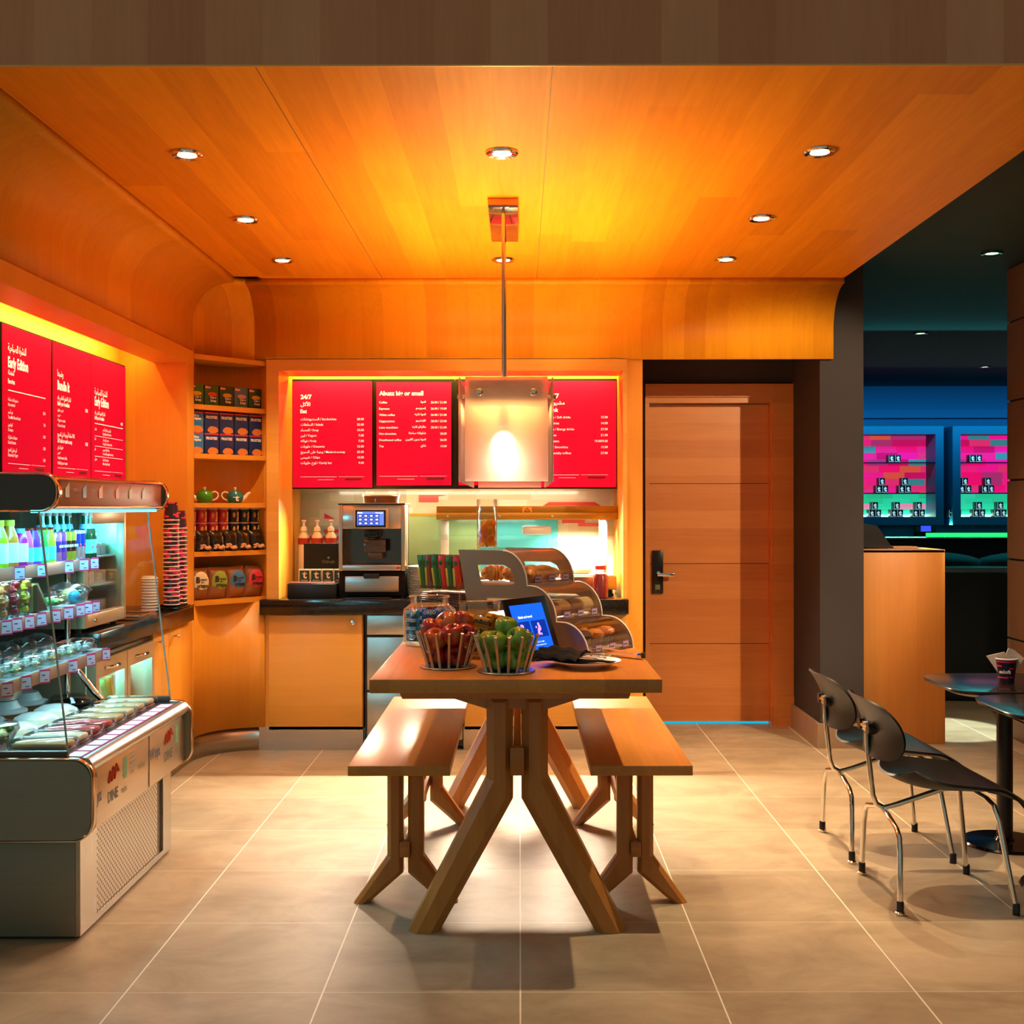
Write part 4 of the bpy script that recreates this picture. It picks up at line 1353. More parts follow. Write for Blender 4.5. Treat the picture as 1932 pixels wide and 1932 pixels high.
# ------------------------------------------------------------------ apple stands
TZ = 0.832


def apple_mat(name, a, b, c):
    n = NT(name)
    v = n.coords()
    nz = n.noise(n.scale(v, (30, 30, 5)), 1.0, 3.0, 0.6)
    big = n.noise(v, 14.0, 2.0)
    col = n.mix(n.ramp(nz, 0.35, 0.75), lin(a), lin(b))
    col = n.mix(n.ramp(big, 0.55, 0.75), col, lin(c))
    n.bsdf(col, 0.22, coat=0.2)
    return n.m


M['apple_red'] = apple_mat('red_apple_skin', '8c1018', 'b82a20', 'c8702c')
M['apple_red2'] = apple_mat('blush_apple_skin', 'b03a20', 'd07430', 'c8a048')
M['apple_green'] = apple_mat('green_apple_skin', '5c8a1c', '86b23c', '9cc258')
AP = [(0.0, -0.024), (0.008, -0.030), (0.016, -0.0335), (0.024, -0.030), (0.031, -0.020), (0.0365, -0.004), (0.038, 0.008), (0.0355, 0.021), (0.028, 0.030), (0.018, 0.033), (0.010, 0.0295), (0.004, 0.022), (0.0, 0.019)]


def apple(mat, loc, rot, label, group, s=1.0):
    t = thing('apple', label, 'apple', loc, 0, group)
    t.rotation_euler = rot
    t.scale = (s, s, s * 0.95)
    MB().lathe(AP, n_=24).build('fruit', mat, t)
    MB().tube([(0, 0, 0.02), (0.001, 0, 0.030), (0.004, 0.001, 0.040)], 0.0014, 6).build('stem', pm('4a3018', 0.7), t)
    return t


def stand(cx, cy, lab, nrod):
    t = thing('fruit_stand', lab, 'fruit stand', (cx, cy, TZ), 0, 'steel rod fruit stands')
    MB().lathe([(0.0, 0), (0.09, 0), (0.0925, 0.003), (0.09, 0.006), (0.0, 0.006)], n_=40).build('base_plate', M['steel'], t)
    for k in range(nrod):
        a = 2 * pi * (k + 0.5) / nrod
        p0 = (0.066 * cos(a), 0.066 * sin(a), 0.005)
        p1 = (0.102 * cos(a), 0.102 * sin(a), 0.118)
        MB().cyl(p0, p1, 0.0052, n_=12).build('rod', M['steelz'], t)


stand(-0.234, 3.831, 'round steel stand of upright rods holding red apples', 15)
stand(-0.043, 3.72, 'round steel stand of upright rods holding green apples', 15)
g = 'red apples in the left stand'
A0 = (-0.234, 3.831)
red = [((-0.038, -0.030, 0.092), (0.5, 0.2, 0), 2, 'blushed apple low at the front left of the red apple stand'),
       ((0.018, -0.048, 0.110), (0.35, -0.1, 0), 1, 'dark red apple showing its stem, at the front of the red apple stand'),
       ((-0.056, 0.022, 0.118), (0.2, 0.6, 0), 1, 'dark red apple at the left of the red apple pile'),
       ((-0.005, 0.018, 0.139), (0.5, -0.7, 0), 2, 'orange-blushed apple on top of the red apple pile'),
       ((0.045, 0.030, 0.142), (-0.3, 0.5, 0), 1, 'bright red apple at the top right of the red apple pile'),
       ((0.053, -0.012, 0.104), (0.9, 0.4, 0), 1, 'red apple at the right edge of the red apple pile'),
       ((-0.034, -0.017, 0.040), (0.3, 1.2, 0), 1, 'red apple on the base plate at the left, behind the rods'),
       ((0.026, -0.026, 0.040), (1.3, 0.2, 0), 1, 'red apple on the base plate at the right, behind the rods'),
       ((0.0, 0.039, 0.040), (0.0, 0.4, 0), 1, 'red apple on the base plate at the back of the stand'),
       ((0.005, 0.040, 0.098), (0.1, 0.4, 0), 2, 'blushed apple deep in the middle of the red pile')]
for p, r, k, lab in red:
    apple(M['apple_red'] if k == 1 else M['apple_red2'], (A0[0] + p[0], A0[1] + p[1], TZ + p[2]), r, lab, g)
g = 'green apples in the right stand'
A0 = (-0.043, 3.72)
grn = [((-0.036, -0.032, 0.096), (0.3, 0.05, 0), 'green apple at the front left, stem dimple facing up'),
       ((0.036, -0.028, 0.105), (0.5, -0.8, 0), 'green apple at the front right with its dimple turned left'),
       ((0.0, 0.030, 0.136), (0.15, 0.1, 0), 'green apple at the very top of the green pile'),
       ((0.046, 0.010, 0.074), (0.2, 0.8, 0), 'green apple at the right edge behind the rods'),
       ((-0.034, -0.016, 0.040), (1.2, 0.2, 0), 'green apple on the base plate at the left'),
       ((0.026, -0.027, 0.042), (0.9, 0.7, 0), 'green apple on the base plate at the front right'),
       ((-0.002, 0.039, 0.040), (0.2, 0.2, 0), 'green apple on the base plate at the back'),
       ((-0.052, 0.030, 0.090), (0.2, 0.2, 0), 'green apple at the back left of the green pile'),
       ((0.045, 0.045, 0.100), (0.1, 0.5, 0), 'green apple at the back right of the green pile')]
for p, r, lab in grn:
    apple(M['apple_green'], (A0[0] + p[0], A0[1] + p[1], TZ + p[2]), r, lab, g)


# ------------------------------------------------------------------ candy jars
def jar(cx, cy, r, h, lab):
    t = thing('glass_jar', lab, 'jar', (cx, cy, TZ), 0, 'wide glass candy jars')
    MB().lathe([(0.0, 0.0), (r * 0.93, 0.0), (r, 0.010), (r, h * 0.66), (r * 0.97, h * 0.73), (r * 0.80, h * 0.80), (r * 0.74, h * 0.83), (r * 0.74, h * 0.97), (r * 0.78, h), (r * 0.72, h), (r * 0.70, h * 0.84), (r * 0.93, h * 0.70), (r * 0.965, h * 0.6), (r * 0.965, 0.012), (0, 0.012)], n_=36, cap=False).build('glass', M['glass'], t)
    MB().lathe([(r * 0.75, h * 0.965), (r * 0.79, h * 0.98), (r * 0.75, h * 0.995)], n_=36, cap=False).build('rim', M['acrylic'], t)
    return t


def pillow(mb, w, h, d, n1=6, n2=5):
    def top(u, v, s):
        x = (u - 0.5) * w
        z = (v - 0.5) * h
        k = max(0.0, 1 - (2 * u - 1) ** 4) * max(0.0, 1 - (2 * v - 1) ** 4)
        return (x, s * d / 2 * k, z)
    mb.grid(lambda u, v: top(u, v, -1), n1, n2)
    mb.grid(lambda u, v: top(u, v, 1), n1, n2)
    return mb


def packet(name, lab, cat, loc, w, h, d, mat, group, parts=(), rot=(0, 0, 0)):
    t = thing(name, lab, cat, loc, 0, group)
    t.rotation_euler = rot
    pillow(MB(), w, h, d).build('wrapper', mat, t)
    for nm, fn, m in parts:
        fn(MB()).build(nm, m, t)
    return t


JO = (-0.342, 4.455)
jar(JO[0], JO[1], 0.100, 0.186, 'wide glass jar full of blue cookie packets, left on the oak table')
BLUE, BLUE2, BLUE3 = pm('1c86b8', 0.25, var=0.1), pm('1a4c9c', 0.2, var=0.15), pm('2a6ad0', 0.2, var=0.15)
ck = None
spots = []
for r in range(4):
    for (x, y, rz) in ((-0.058, -0.060, -0.55), (0.008, -0.072, 0.12), (0.064, -0.042, 0.95), (-0.040, 0.040, 0.4), (0.045, 0.038, 0.2)):
        spots.append((x, y, 0.034 + r * 0.030, rz, r))
for i, (x, y, z, rz, r) in enumerate(spots):
    lab = 'blue cookie packet in the left jar, %s layer up, %s' % (ORD[r], ('at the left against the glass', 'at the front against the glass', 'at the right against the glass', 'behind on the left', 'behind on the right')[i % 5])
    if ck is None:
        ck = packet('cookie_packet', lab, 'cookie packet', (JO[0] + x, JO[1] + y, TZ + z), 0.062, 0.030, 0.020, BLUE, 'blue cookie packets in the glass jar',
                    (('lettering', lambda mb: mb.text('OREO', 0.017, (-0.026, -0.0108, -0.001), bold=0.03), M['whiteprint']),
                     ('cookie_picture', lambda mb: mb.lathe([(0.0085, 0), (0.0085, 0.0008), (0, 0.0009)], mat=Matrix.Translation((0.014, -0.0098, -0.005)) @ Matrix.Rotation(pi / 2, 4, 'X'), n_=14), pm('3a2418', 0.5))), (0, 0, rz))
    else:
        dup(ck, (JO[0] + x, JO[1] + y, TZ + z), lab, rz=rz, swap={'wrapper': BLUE if i % 5 == 0 else (BLUE3 if r == 3 or i % 2 else BLUE2)})
JM = (-0.140, 4.105)
jar(JM[0], JM[1], 0.096, 0.192, 'wide glass jar full of yellow candy packets behind the green apples')
YEL = pm('e8a814', 0.25, var=0.1)
BRN = pm('5a2814', 0.3)
ck = None
spots = []
for r in range(4):
    for k, (x, y, rz) in enumerate(((-0.060, -0.050, -0.6), (0.012, -0.070, 0.1), (0.062, -0.032, 0.9), (-0.03, 0.045, 0.3), (0.05, 0.04, 0.2))):
        spots.append((x, y, 0.033 + r * 0.031, rz, r, k))
for x, y, z, rz, r, k in spots:
    lab = '%s candy packet in the right jar, %s layer up, %s' % ('brown' if k == 0 and r > 0 else 'yellow', ORD[r], ('at the left against the glass', 'at the front against the glass', 'at the right against the glass', 'behind on the left', 'behind on the right')[k])
    if ck is None:
        ck = packet('candy_packet', lab, 'candy packet', (JM[0] + x, JM[1] + y, TZ + z), 0.068, 0.036, 0.022, YEL, 'candy packets in the glass jar',
                    (('lettering', lambda mb: mb.text("m&m's", 0.022, (0, -0.0118, -0.006), align='CENTER', bold=0.045), BRN),), (0, 0, rz))
    else:
        dup(ck, (JM[0] + x, JM[1] + y, TZ + z), lab, rot=(0, 0.25 if r == 3 else 0, rz), swap={'wrapper': BRN if (k == 0 and r > 0) else YEL, 'lettering': YEL if (k == 0 and r > 0) else BRN})

# ------------------------------------------------------------------ tablet on a stand
TA = math.atan2(0.811, 0.585)
t = thing('tablet', 'black tablet with a glowing blue menu screen leaning on the oak table', 'tablet', (0.066, 4.005, TZ), TA)
tilt = Matrix.Rotation(radians(-20), 4, 'X') @ Matrix.Translation((0, 0, 0.006))
MB().box(-0.115, 0.135, -0.005, 0.005, 0, 0.215, 0.004, tilt).build('case', M['black'], t)
MB().box(-0.090, 0.100, -0.0062, -0.0048, 0.028, 0.190, 0, tilt).build('screen', glow('tablet_screen', '1450e0', 0.9), t)
mb = MB()
for x0, x1, z0, z1 in ((-0.086, -0.005, 0.07, 0.13), (0.005, 0.09, 0.07, 0.13)):
    mb.box(x0, x1, -0.0066, -0.006, z0, z1, 0, tilt)
mb.build('picture_field', glow('tablet_field', '0a2a80', 0.8), t)
mb = MB()
for cx in (-0.045, 0.047):
    for k in range(14):
        a = random.uniform(0, 6.28)
        rr = random.uniform(0.0, 0.02)
        mb.ball((cx + rr * cos(a), -0.007, 0.10 + rr * 1.2 * sin(a)), random.uniform(0.004, 0.008), 8, 6, (1, 0.1, 1))
MB().add([tuple(tilt @ Vector(p)) for p in mb.v], mb.f, True).build('food_picture', glow('tablet_picture', 'c080e0', 1.0), t)
mb = MB()
mb.text('Salads and more!', 0.012, (-0.06, -0.0068, 0.142), bold=0.02).text('ask us for today', 0.008, (0.0, -0.0068, 0.052)).text('fresh and made to order', 0.006, (0.0, -0.0068, 0.042))
MB().add([tuple(tilt @ Vector(p)) for p in mb.v], mb.f).build('lettering', glow('tablet_text', 'e0e8ff', 1.1), t)
MB().tube([(0.0, 0.03, 0.09), (0.0, 0.10, 0.006), (0.06, 0.10, 0.006), (-0.06, 0.10, 0.006)], 0.005, 8).box(-0.05, 0.05, -0.012, 0.03, 0, 0.006, 0.002).build('stand', M['black'], t)

# ------------------------------------------------------------------ plate of cutlery in a black napkin, tongs
o = MB().lathe([(0.0, 0.0), (0.055, 0.0), (0.060, 0.006), (0.112, 0.022), (0.113, 0.025), (0.06, 0.011), (0.0, 0.008)], n_=40).build('plate', M['white'])
o.location = (0.215, 3.815, TZ)
tag(o, 'white plate on the oak table under the black napkin of cutlery', 'plate')
dirv = Vector((0.86, -0.36, 0)).normalized()
t = thing('napkin', 'black cloth napkin folded round the cutlery on the white plate', 'napkin', (0.135, 3.85, TZ + 0.020), math.atan2(dirv.y, dirv.x))


def nap(u, v):
    x = -0.07 + 0.15 * u
    y = (v - 0.5) * (0.11 + 0.05 * u)
    z = 0.012 + 0.030 * (1 - (2 * v - 1) ** 2) * (0.65 + 0.35 * sin(pi * min(1, u + 0.2))) + 0.004 * sin(17 * u + 5 * v) + 0.003 * sin(23 * v)
    return (x, y, z)


MB().grid(nap, 14, 12, 0.004).build('fold', pm('101214', 0.85, spec=0.2), t)


def nap2(u, v):
    return (-0.06 + 0.24 * u, (v - 0.5) * 0.12 * (1.15 - 0.6 * u), 0.004 + 0.004 * sin(9 * u + 3 * v))


MB().grid(nap2, 12, 8, 0.004).build('underside', pm('0c0e0f', 0.85, spec=0.2), t)
q = Matrix.Rotation(math.atan2(dirv.y, dirv.x), 4, 'Z')
for i in range(9):
    y = -0.044 + 0.011 * i
    loc = Vector((0.135, 3.85, TZ + 0.031)) + q @ Vector((0.02, y, 0.004 + 0.010 * (1 - abs(i - 4) / 4)))
    lab = 'metal %s sticking out of the black napkin, %s from the front' % ('fork' if i % 2 else 'knife', ORD[i])
    t = thing('fork' if i % 2 else 'knife', lab, 'cutlery', loc, math.atan2(dirv.y, dirv.x) + (i - 4) * 0.02, 'cutlery in the black napkin')
    MB().box(-0.03, 0.115, -0.0035, 0.0035, -0.0012, 0.0012, 0.001).build('handle', M['chrome'], t)
    if i % 2:
        MB().grid(lambda u, v: (0.115 + 0.035 * u, (v - 0.5) * (0.007 + 0.010 * sin(pi * min(1, u * 1.3))), 0.004 * sin(pi * u)), 8, 4, 0.0015).build('head', M['chrome'], t)
    else:
        MB().box(0.113, 0.145, -0.004, 0.004, -0.001, 0.001).build('blade', M['chrome'], t)
t = thing('serving_tongs', 'stainless serving tongs lying at the right edge of the oak table', 'tongs', (0.33, 4.10, TZ), math.atan2(-0.18, 0.17))
for s in (-1, 1):
    MB().grid(lambda u, v: (-0.12 + 0.24 * u, s * (0.004 + 0.020 * (1 - u)) + (v - 0.5) * 0.016, 0.014 + 0.010 * s * (1 - u) + 0.003 * sin(pi * v)), 14, 4, 0.0015).build('arm', M['steel'], t)
MB().box(0.112, 0.132, -0.013, 0.013, 0.003, 0.024, 0.003).build('hinge', M['chrome'], t)
MB().box(-0.17, -0.10, -0.045, -0.012, 0.008, 0.012, 0.002).box(-0.17, -0.10, 0.012, 0.045, 0.022, 0.026, 0.002).build('grip_plate', M['steel'], t)

# ------------------------------------------------------------------ three-tier bakery display
E1 = Vector((0.58474, 0.81122, 0))
t = thing('bakery_display', 'three-tier stepped bakery display with steel sides and curved clear covers', 'bakery case', (0.2396, 4.105, TZ), math.atan2(E1.y, E1.x))
W = 0.307
# local frame: x along the front edge, y into the case
q90 = lambda n_: [pi / 2 * k / n_ for k in range(n_ + 1)]


def arc(s0, z0, a, b, n_=10):
    return [(s0 + a * (1 - cos(w)), z0 + b * sin(w)) for w in q90(n_)]


prof = arc(0.0, 0.0, 0.11, 0.112) + arc(0.135, 0.112, 0.11, 0.124) + arc(0.262, 0.236, 0.11, 0.125) + [(0.581, 0.361), (0.545, 0.18), (0.505, 0.0)]
win1 = [(0.494, 0.306), (0.369, 0.308), (0.339, 0.296), (0.324, 0.273), (0.320, 0.236), (0.471, 0.232)]
win2 = [(0.450, 0.185), (0.250, 0.188), (0.215, 0.175), (0.195, 0.150), (0.19, 0.118), (0.440, 0.116)]
win3 = [(0.42, 0.075), (0.13, 0.078), (0.09, 0.065), (0.065, 0.035), (0.06, 0.012), (0.41, 0.012)]


def side_panel(x, th):
    bm = bmesh.new()
    edges = []
    for lp in (prof, win1, win2):
        vs = [bm.verts.new((x, p[0], p[1])) for p in lp]
        edges += [bm.edges.new((vs[i], vs[(i + 1) % len(vs)])) for i in range(len(vs))]
    bmesh.ops.triangle_fill(bm, edges=edges, use_beauty=True)
    r = bmesh.ops.extrude_face_region(bm, geom=list(bm.faces))
    bmesh.ops.translate(bm, vec=(th, 0, 0), verts=[g_ for g_ in r['geom'] if isinstance(g_, bmesh.types.BMVert)])
    bm.verts.index_update()
    mb = MB().add([tuple(v.co) for v in bm.verts], [[v.index for v in f.verts] for f in bm.faces])
    bm.free()
    return mb


STP = pm('9c8468', 0.38, 0.6)
side_panel(0.0, 0.004).build('side_panel', STP, t)
side_panel(W - 0.004, 0.004).build('side_panel', STP, t)
for s0, z0, a, b in ((0.0, 0.0, 0.11, 0.112), (0.135, 0.112, 0.11, 0.124), (0.262, 0.236, 0.11, 0.125)):
    pts = arc(s0, z0, a, b, 14)
    MB().grid(lambda u, v: (0.004 + (W - 0.008) * v, pts[int(round(u * 14))][0], pts[int(round(u * 14))][1]), 14, 4, -0.003).build('curved_cover', M['acrylic'], t)
    MB().box(0.004, W - 0.004, s0 + 0.004, 0.50, z0 + 0.004, z0 + 0.010).build('tier_shelf', pm('e8e2dc', 0.25), t)
    MB().box(0.004, W - 0.004, s0 + 0.001, s0 + 0.004, z0 + 0.006, z0 + 0.040).build('front_rail', M['acrylic'], t)
MB().box(0.004, W - 0.004, 0.372, 0.578, 0.356, 0.361).build('top_panel', M['acrylic'], t)
for x in (-0.001, W - 0.001):
    mb = MB()
    mb.tube([(x + 0.001, p[0], p[1]) for p in arc(0.0, 0.0, 0.11, 0.112)] + [(x + 0.001, p[0], p[1]) for p in arc(0.135, 0.112, 0.11, 0.124)] + [(x + 0.001, p[0], p[1]) for p in arc(0.262, 0.236, 0.11, 0.125)], 0.0028, 6)
    mb.build('edge_trim', M['cream'], t)
BM_ = WM[t].copy()


def bloc(x, y, z):
    return BM_ @ Vector((x, y, z))


tg = None
for k, (s0, z0) in enumerate(((0.0, 0.0), (0.135, 0.112), (0.262, 0.236))):
    for i in range(3):
        lab = 'small printed price card on the %s tier of the bakery display, %s' % (('bottom', 'middle', 'top')[k], ('at the left', 'in the middle', 'at the right')[i])
        if tg is None:
            tg = thing('price_card', lab, 'price card', bloc(0.06, -0.004, 0.008), TA, 'price cards on the bakery display')
            MB().box(-0.021, 0.021, -0.0006, 0.0006, 0, 0.026).build('card', pm('8a3a78', 0.5), tg)
            MB().box(-0.0185, 0.0185, -0.0012, -0.0006, 0.003, 0.023).build('face', pm('c4bcd8', 0.5), tg)
            MB().box(-0.015, 0.010, -0.0016, -0.0011, 0.010, 0.014).build('print', pm('504870', 0.5), tg)
        else:
            dup(tg, bloc(0.062 + 0.092 * i, s0 - 0.004, z0 + 0.008), lab)

CR = NT('croissant_crust'); v = CR.coords(); CR.bsdf(CR.mix(CR.ramp(CR.noise(v, 40, 3), 0.35, 0.7), lin('c87020'), lin('f8c878')), 0.4); M['crust'] = CR.m


def croissant(loc, rz, lab):
    mb = MB()
    N_ = 26

    def fn(u, v):
        a = (u - 0.5) * 2.5
        R = 0.040
        rr = 0.029 * (1 - abs(2 * u - 1) ** 2.2) ** 0.8 + 0.003
        rr *= 1 - 0.30 * (1 - abs(sin(u * pi * 5.5))) ** 2
        w = 2 * pi * v
        c = Vector((R * sin(a) * 1.25, -R * cos(a) + R, 0))
        n_ = Vector((sin(a), -cos(a), 0))
        return c + n_ * (rr * cos(w)) + Vector((0, 0, rr * sin(w)))
    mb.grid(fn, N_, 12)
    o = mb.build('croissant', M['crust'], angle=60)
    o.location = loc
    o.rotation_euler = (0, 0, rz)
    return tag(o, lab, 'croissant', 'croissants on the top tier of the bakery display')


def up(p, h):
    return (p[0], p[1], p[2] + h)


croissant(up(bloc(0.06, 0.455, 0.246), 0.028), pi + 0.25, 'golden croissant at the left in the upper side window of the bakery display')
croissant(up(bloc(0.055, 0.352, 0.246), 0.028), pi + 0.05, 'golden croissant at the right in the upper side window of the bakery display')
croissant(up(bloc(0.05, 0.305, 0.246), 0.028), TA + 1.4, 'croissant under the curved cover of the top tier, nearest the steel side')
BN = pm('eeb050', 0.45, var=0.25)
for i, (x, y, r) in enumerate(((0.125, 0.325, 0.036), (0.20, 0.33, 0.038), (0.262, 0.335, 0.030), (0.15, 0.40, 0.036), (0.235, 0.41, 0.036))):
    o = MB().ball((0, 0, r * 0.72), r, 16, 10, (1.15, 1, 0.75), 0.03).build('bread_roll', BN)
    o.location = bloc(x, y, 0.2465)
    tag(o, 'flaky bread roll on the top tier, ' + ('next to the croissants', 'large one behind the middle price card', 'small one at the far right', 'in the back row at the left', 'in the back row at the right')[i], 'bread roll', 'rolls on the top tier of the bakery display')
CK = [pm('6a4a30', 0.7, var=0.3), pm('c09058', 0.7, var=0.3), pm('d8c090', 0.7, var=0.2)]
ck = None
for row in range(3):
    for i in range(10):
        x = 0.05 + 0.092 * row + 0.0066 * i
        lab = '%s cookie standing on edge on the middle tier, %s in its row' % (('pale', 'dark chocolate', 'cream')[row], ORD[i])
        m_ = CK[(1, 0, 2)[row]]
        if ck is None:
            ck = MB().lathe([(0, 0), (0.028, 0), (0.030, 0.0035), (0.026, 0.006), (0, 0.007)], n_=18).build('cookie', m_)
            tag(ck, lab, 'cookie', 'cookies on the middle tier of the bakery display')
            o = ck
        else:
            o = ck.copy(); COL.objects.link(o); o['label'] = lab
            o.data = recolour(ck.data, m_)
        o.location = bloc(x, 0.175 + 0.01 * row, 0.1225 + 0.030)
        o.rotation_euler = (0, pi / 2 - 0.25, TA)
o = MB().box(-0.13, 0.13, -0.05, 0.05, 0, 0.012, 0.004).build('wax_paper', pm('f0e8d8', 0.6))
o.location = bloc(0.155, 0.30, 0.1225); o.rotation_euler = (0, 0, TA)
tag(o, 'pale paper pad behind the cookies on the middle tier', 'paper')
t2 = thing('pastry_bag', 'white printed pastry bag behind the cookies on the middle tier', 'bag', bloc(0.20, 0.36, 0.125), TA)
pillow(MB(), 0.15, 0.07, 0.04).build('bag_body', pm('f0ece8', 0.4), t2)
for c in list(t2.children): c.location = (0, 0, 0.037)
MB().ball((-0.05, -0.016, 0.045), 0.018, 12, 8, (1, 0.2, 0.9)).build('print', pm('d04040', 0.5), t2)
MUF = [pm('c07828', 0.7, var=0.35), pm('4a2c1c', 0.7, var=0.35), pm('d08030', 0.7, var=0.35), pm('a85828', 0.7, var=0.35)]
WRAP = pm('38383c', 0.5)
for i, (x, y, k) in enumerate(((0.045, 0.085, 0), (0.105, 0.09, 1), (0.17, 0.08, 2), (0.235, 0.09, 3), (0.28, 0.10, 2), (0.075, 0.16, 2), (0.145, 0.165, 1), (0.215, 0.17, 0))):
    t2 = thing('muffin', '%s muffin in dark paper on the bottom tier, %s' % (('orange', 'chocolate', 'golden', 'brown')[k], ('nearest the steel side', 'second in the front row', 'third in the front row', 'fourth in the front row', 'far right of the front row', 'back row at the left', 'back row in the middle', 'back row at the right')[i]), 'muffin', bloc(x, y, 0.0105), 0, 'muffins on the bottom tier of the bakery display')
    MB().lathe([(0.0, 0), (0.022, 0), (0.030, 0.042)], n_=18, cap=False).build('paper_case', WRAP, t2)
    MB().ball((0, 0, 0.046), 0.033, 14, 8, (1, 1, 0.62), 0.09).build('muffin_top', MUF[k], t2)

# glass cylinder of dried orange on top of the display
oc = (-0.126, 4.535, TZ + 0.3612)
t = thing('glass_cylinder', 'tall clear glass cylinder half filled with orange slices on top of the bakery display', 'vase', oc)
MB().lathe([(0.0, 0.0), (0.039, 0.0), (0.040, 0.004), (0.040, 0.190), (0.0375, 0.190), (0.0375, 0.006), (0, 0.006)], n_=32, cap=False).build('glass', M['glass'], t)
k = 0
FRUIT = [juicy('orange_flesh_%d' % i, c) for i, c in enumerate(('ffcc14', 'ffb80c', 'ffd828'))]
for r in range(6):
    for i in range(4):
        a = i * pi / 2 + r * 0.7
        t2 = MB().ball((0, 0, 0), 0.016, 12, 8, (1, 0.55, 0.9), 0.05).build('orange_slice', FRUIT[k % 3])
        t2.location = (oc[0] + 0.0205 * cos(a), oc[1] + 0.0205 * sin(a), oc[2] + 0.020 + r * 0.0155)
        t2.rotation_euler = (random.uniform(-1, 1), random.uniform(-1, 1), a)
        tag(t2, 'orange slice in the glass cylinder, %s layer from the bottom, %s' % (ORD[r], ('right', 'back', 'left', 'front')[i]), 'orange slice', 'orange slices in the glass cylinder')
        k += 1

# snack bar rack
RX = Vector((0.81, -0.585, 0)).normalized()
ra = math.atan2(RX.y, RX.x)
t = thing('snack_rack', 'clear acrylic rack of snack bars on a brown slatted base behind the jars', 'rack', (-0.30, 4.86, TZ), ra)
mb = MB()
for k in range(5):
    mb.box(-0.10, 0.13, -0.06, 0.07, 0.135 + 0.008 * k, 0.139 + 0.008 * k)
mb.build('slatted_base', pm('5a3420', 0.5), t)
MB().box(-0.115, 0.115, -0.075, -0.072, 0.180, 0.215).box(-0.115, 0.115, -0.075, 0.075, 0.177, 0.181).box(-0.115, -0.112, -0.075, 0.075, 0.18, 0.215).box(0.112, 0.115, -0.075, 0.075, 0.18, 0.215).build('tray', M['acrylic'], t)
for x in (-0.095, 0.11):
    for y in (-0.055, 0.065):
        MB().cyl((x, y, 0.0), (x, y, 0.178), 0.003, n_=8).build('leg', M['chrome'], t)
RM = WM[t].copy()
BC = [('green', '2c6a30', 'b8b830'), ('brown', '7a3c20', 'b0a830'), ('red', 'd03420', '2c6a30'), ('russet', 'b83020', 'c0b838')]
br = None
for c in range(6):
    for r in range(4):
        nm, a, b = BC[(0, 1, 0, 2, 0, 3)[c]]
        lab = '%s snack bar in the clear rack, %s column, %s row from the front' % (nm, ORD[c], ORD[r])
        loc = RM @ Vector((-0.092 + 0.037 * c, -0.052 + 0.034 * r, 0.182 + 0.072))
        if br is None:
            br = packet('snack_bar', lab, 'snack bar', loc, 0.034, 0.140, 0.018, pm(a, 0.35, var=0.2), 'snack bars in the clear rack',
                        (('stripe', lambda mb: mb.box(-0.013, -0.003, -0.0105, -0.007, -0.055, 0.02, 0.001), pm(b, 0.4)), ('emblem', lambda mb: mb.ball((0.002, -0.0085, 0.042), 0.011, 10, 6, (1, 0.2, 1)), pm('1c5a2c', 0.4))), (radians(9), 0, ra))
        else:
            dup(br, loc, lab, rot=(radians(9), random.uniform(-0.05, 0.05), ra), swap={'wrapper': pm(a, 0.35, var=0.2), 'stripe': pm(b, 0.4)})

# ================================================================== right side: chairs, tables, lectern, bar
def seat_fn(u, v):
    # u across (Y), v front-back (X)
    b = 2 * u - 1
    s = 2 * v - 1
    # rounded outline
    k = (1 - abs(s) ** 4 * 0.24)
    y = 0.225 * b * k
    x = 0.245 * s * (1 - 0.22 * abs(b) ** 2.6)
    z = 0.395 + 0.020 * abs(b) ** 2.5 * (0.5 - 0.5 * s) * 2 - 0.018 * (1 - b * b) * (1 - s * s)
    if s > 0.35:
        z -= 0.085 * ((s - 0.35) / 0.65) ** 2
    if s < -0.4:
        z += 0.028 * ((-s - 0.4) / 0.6) ** 2
    return (0.255 + x, y, z)


def back_fn(u, v):
    b = 2 * u - 1
    s = 2 * v - 1
    y = 0.222 * b * (1 - 0.16 * abs(s) ** 4)
    zz = 0.108 * s * (1 - 0.24 * abs(b) ** 4)
    x = -0.035 - 0.26 * zz + 0.050 * b * b - 0.03 * s * s
    return (x, y, 0.592 + zz)


CHB = pm('0a0807', 0.42, var=0.2, spec=0.35)


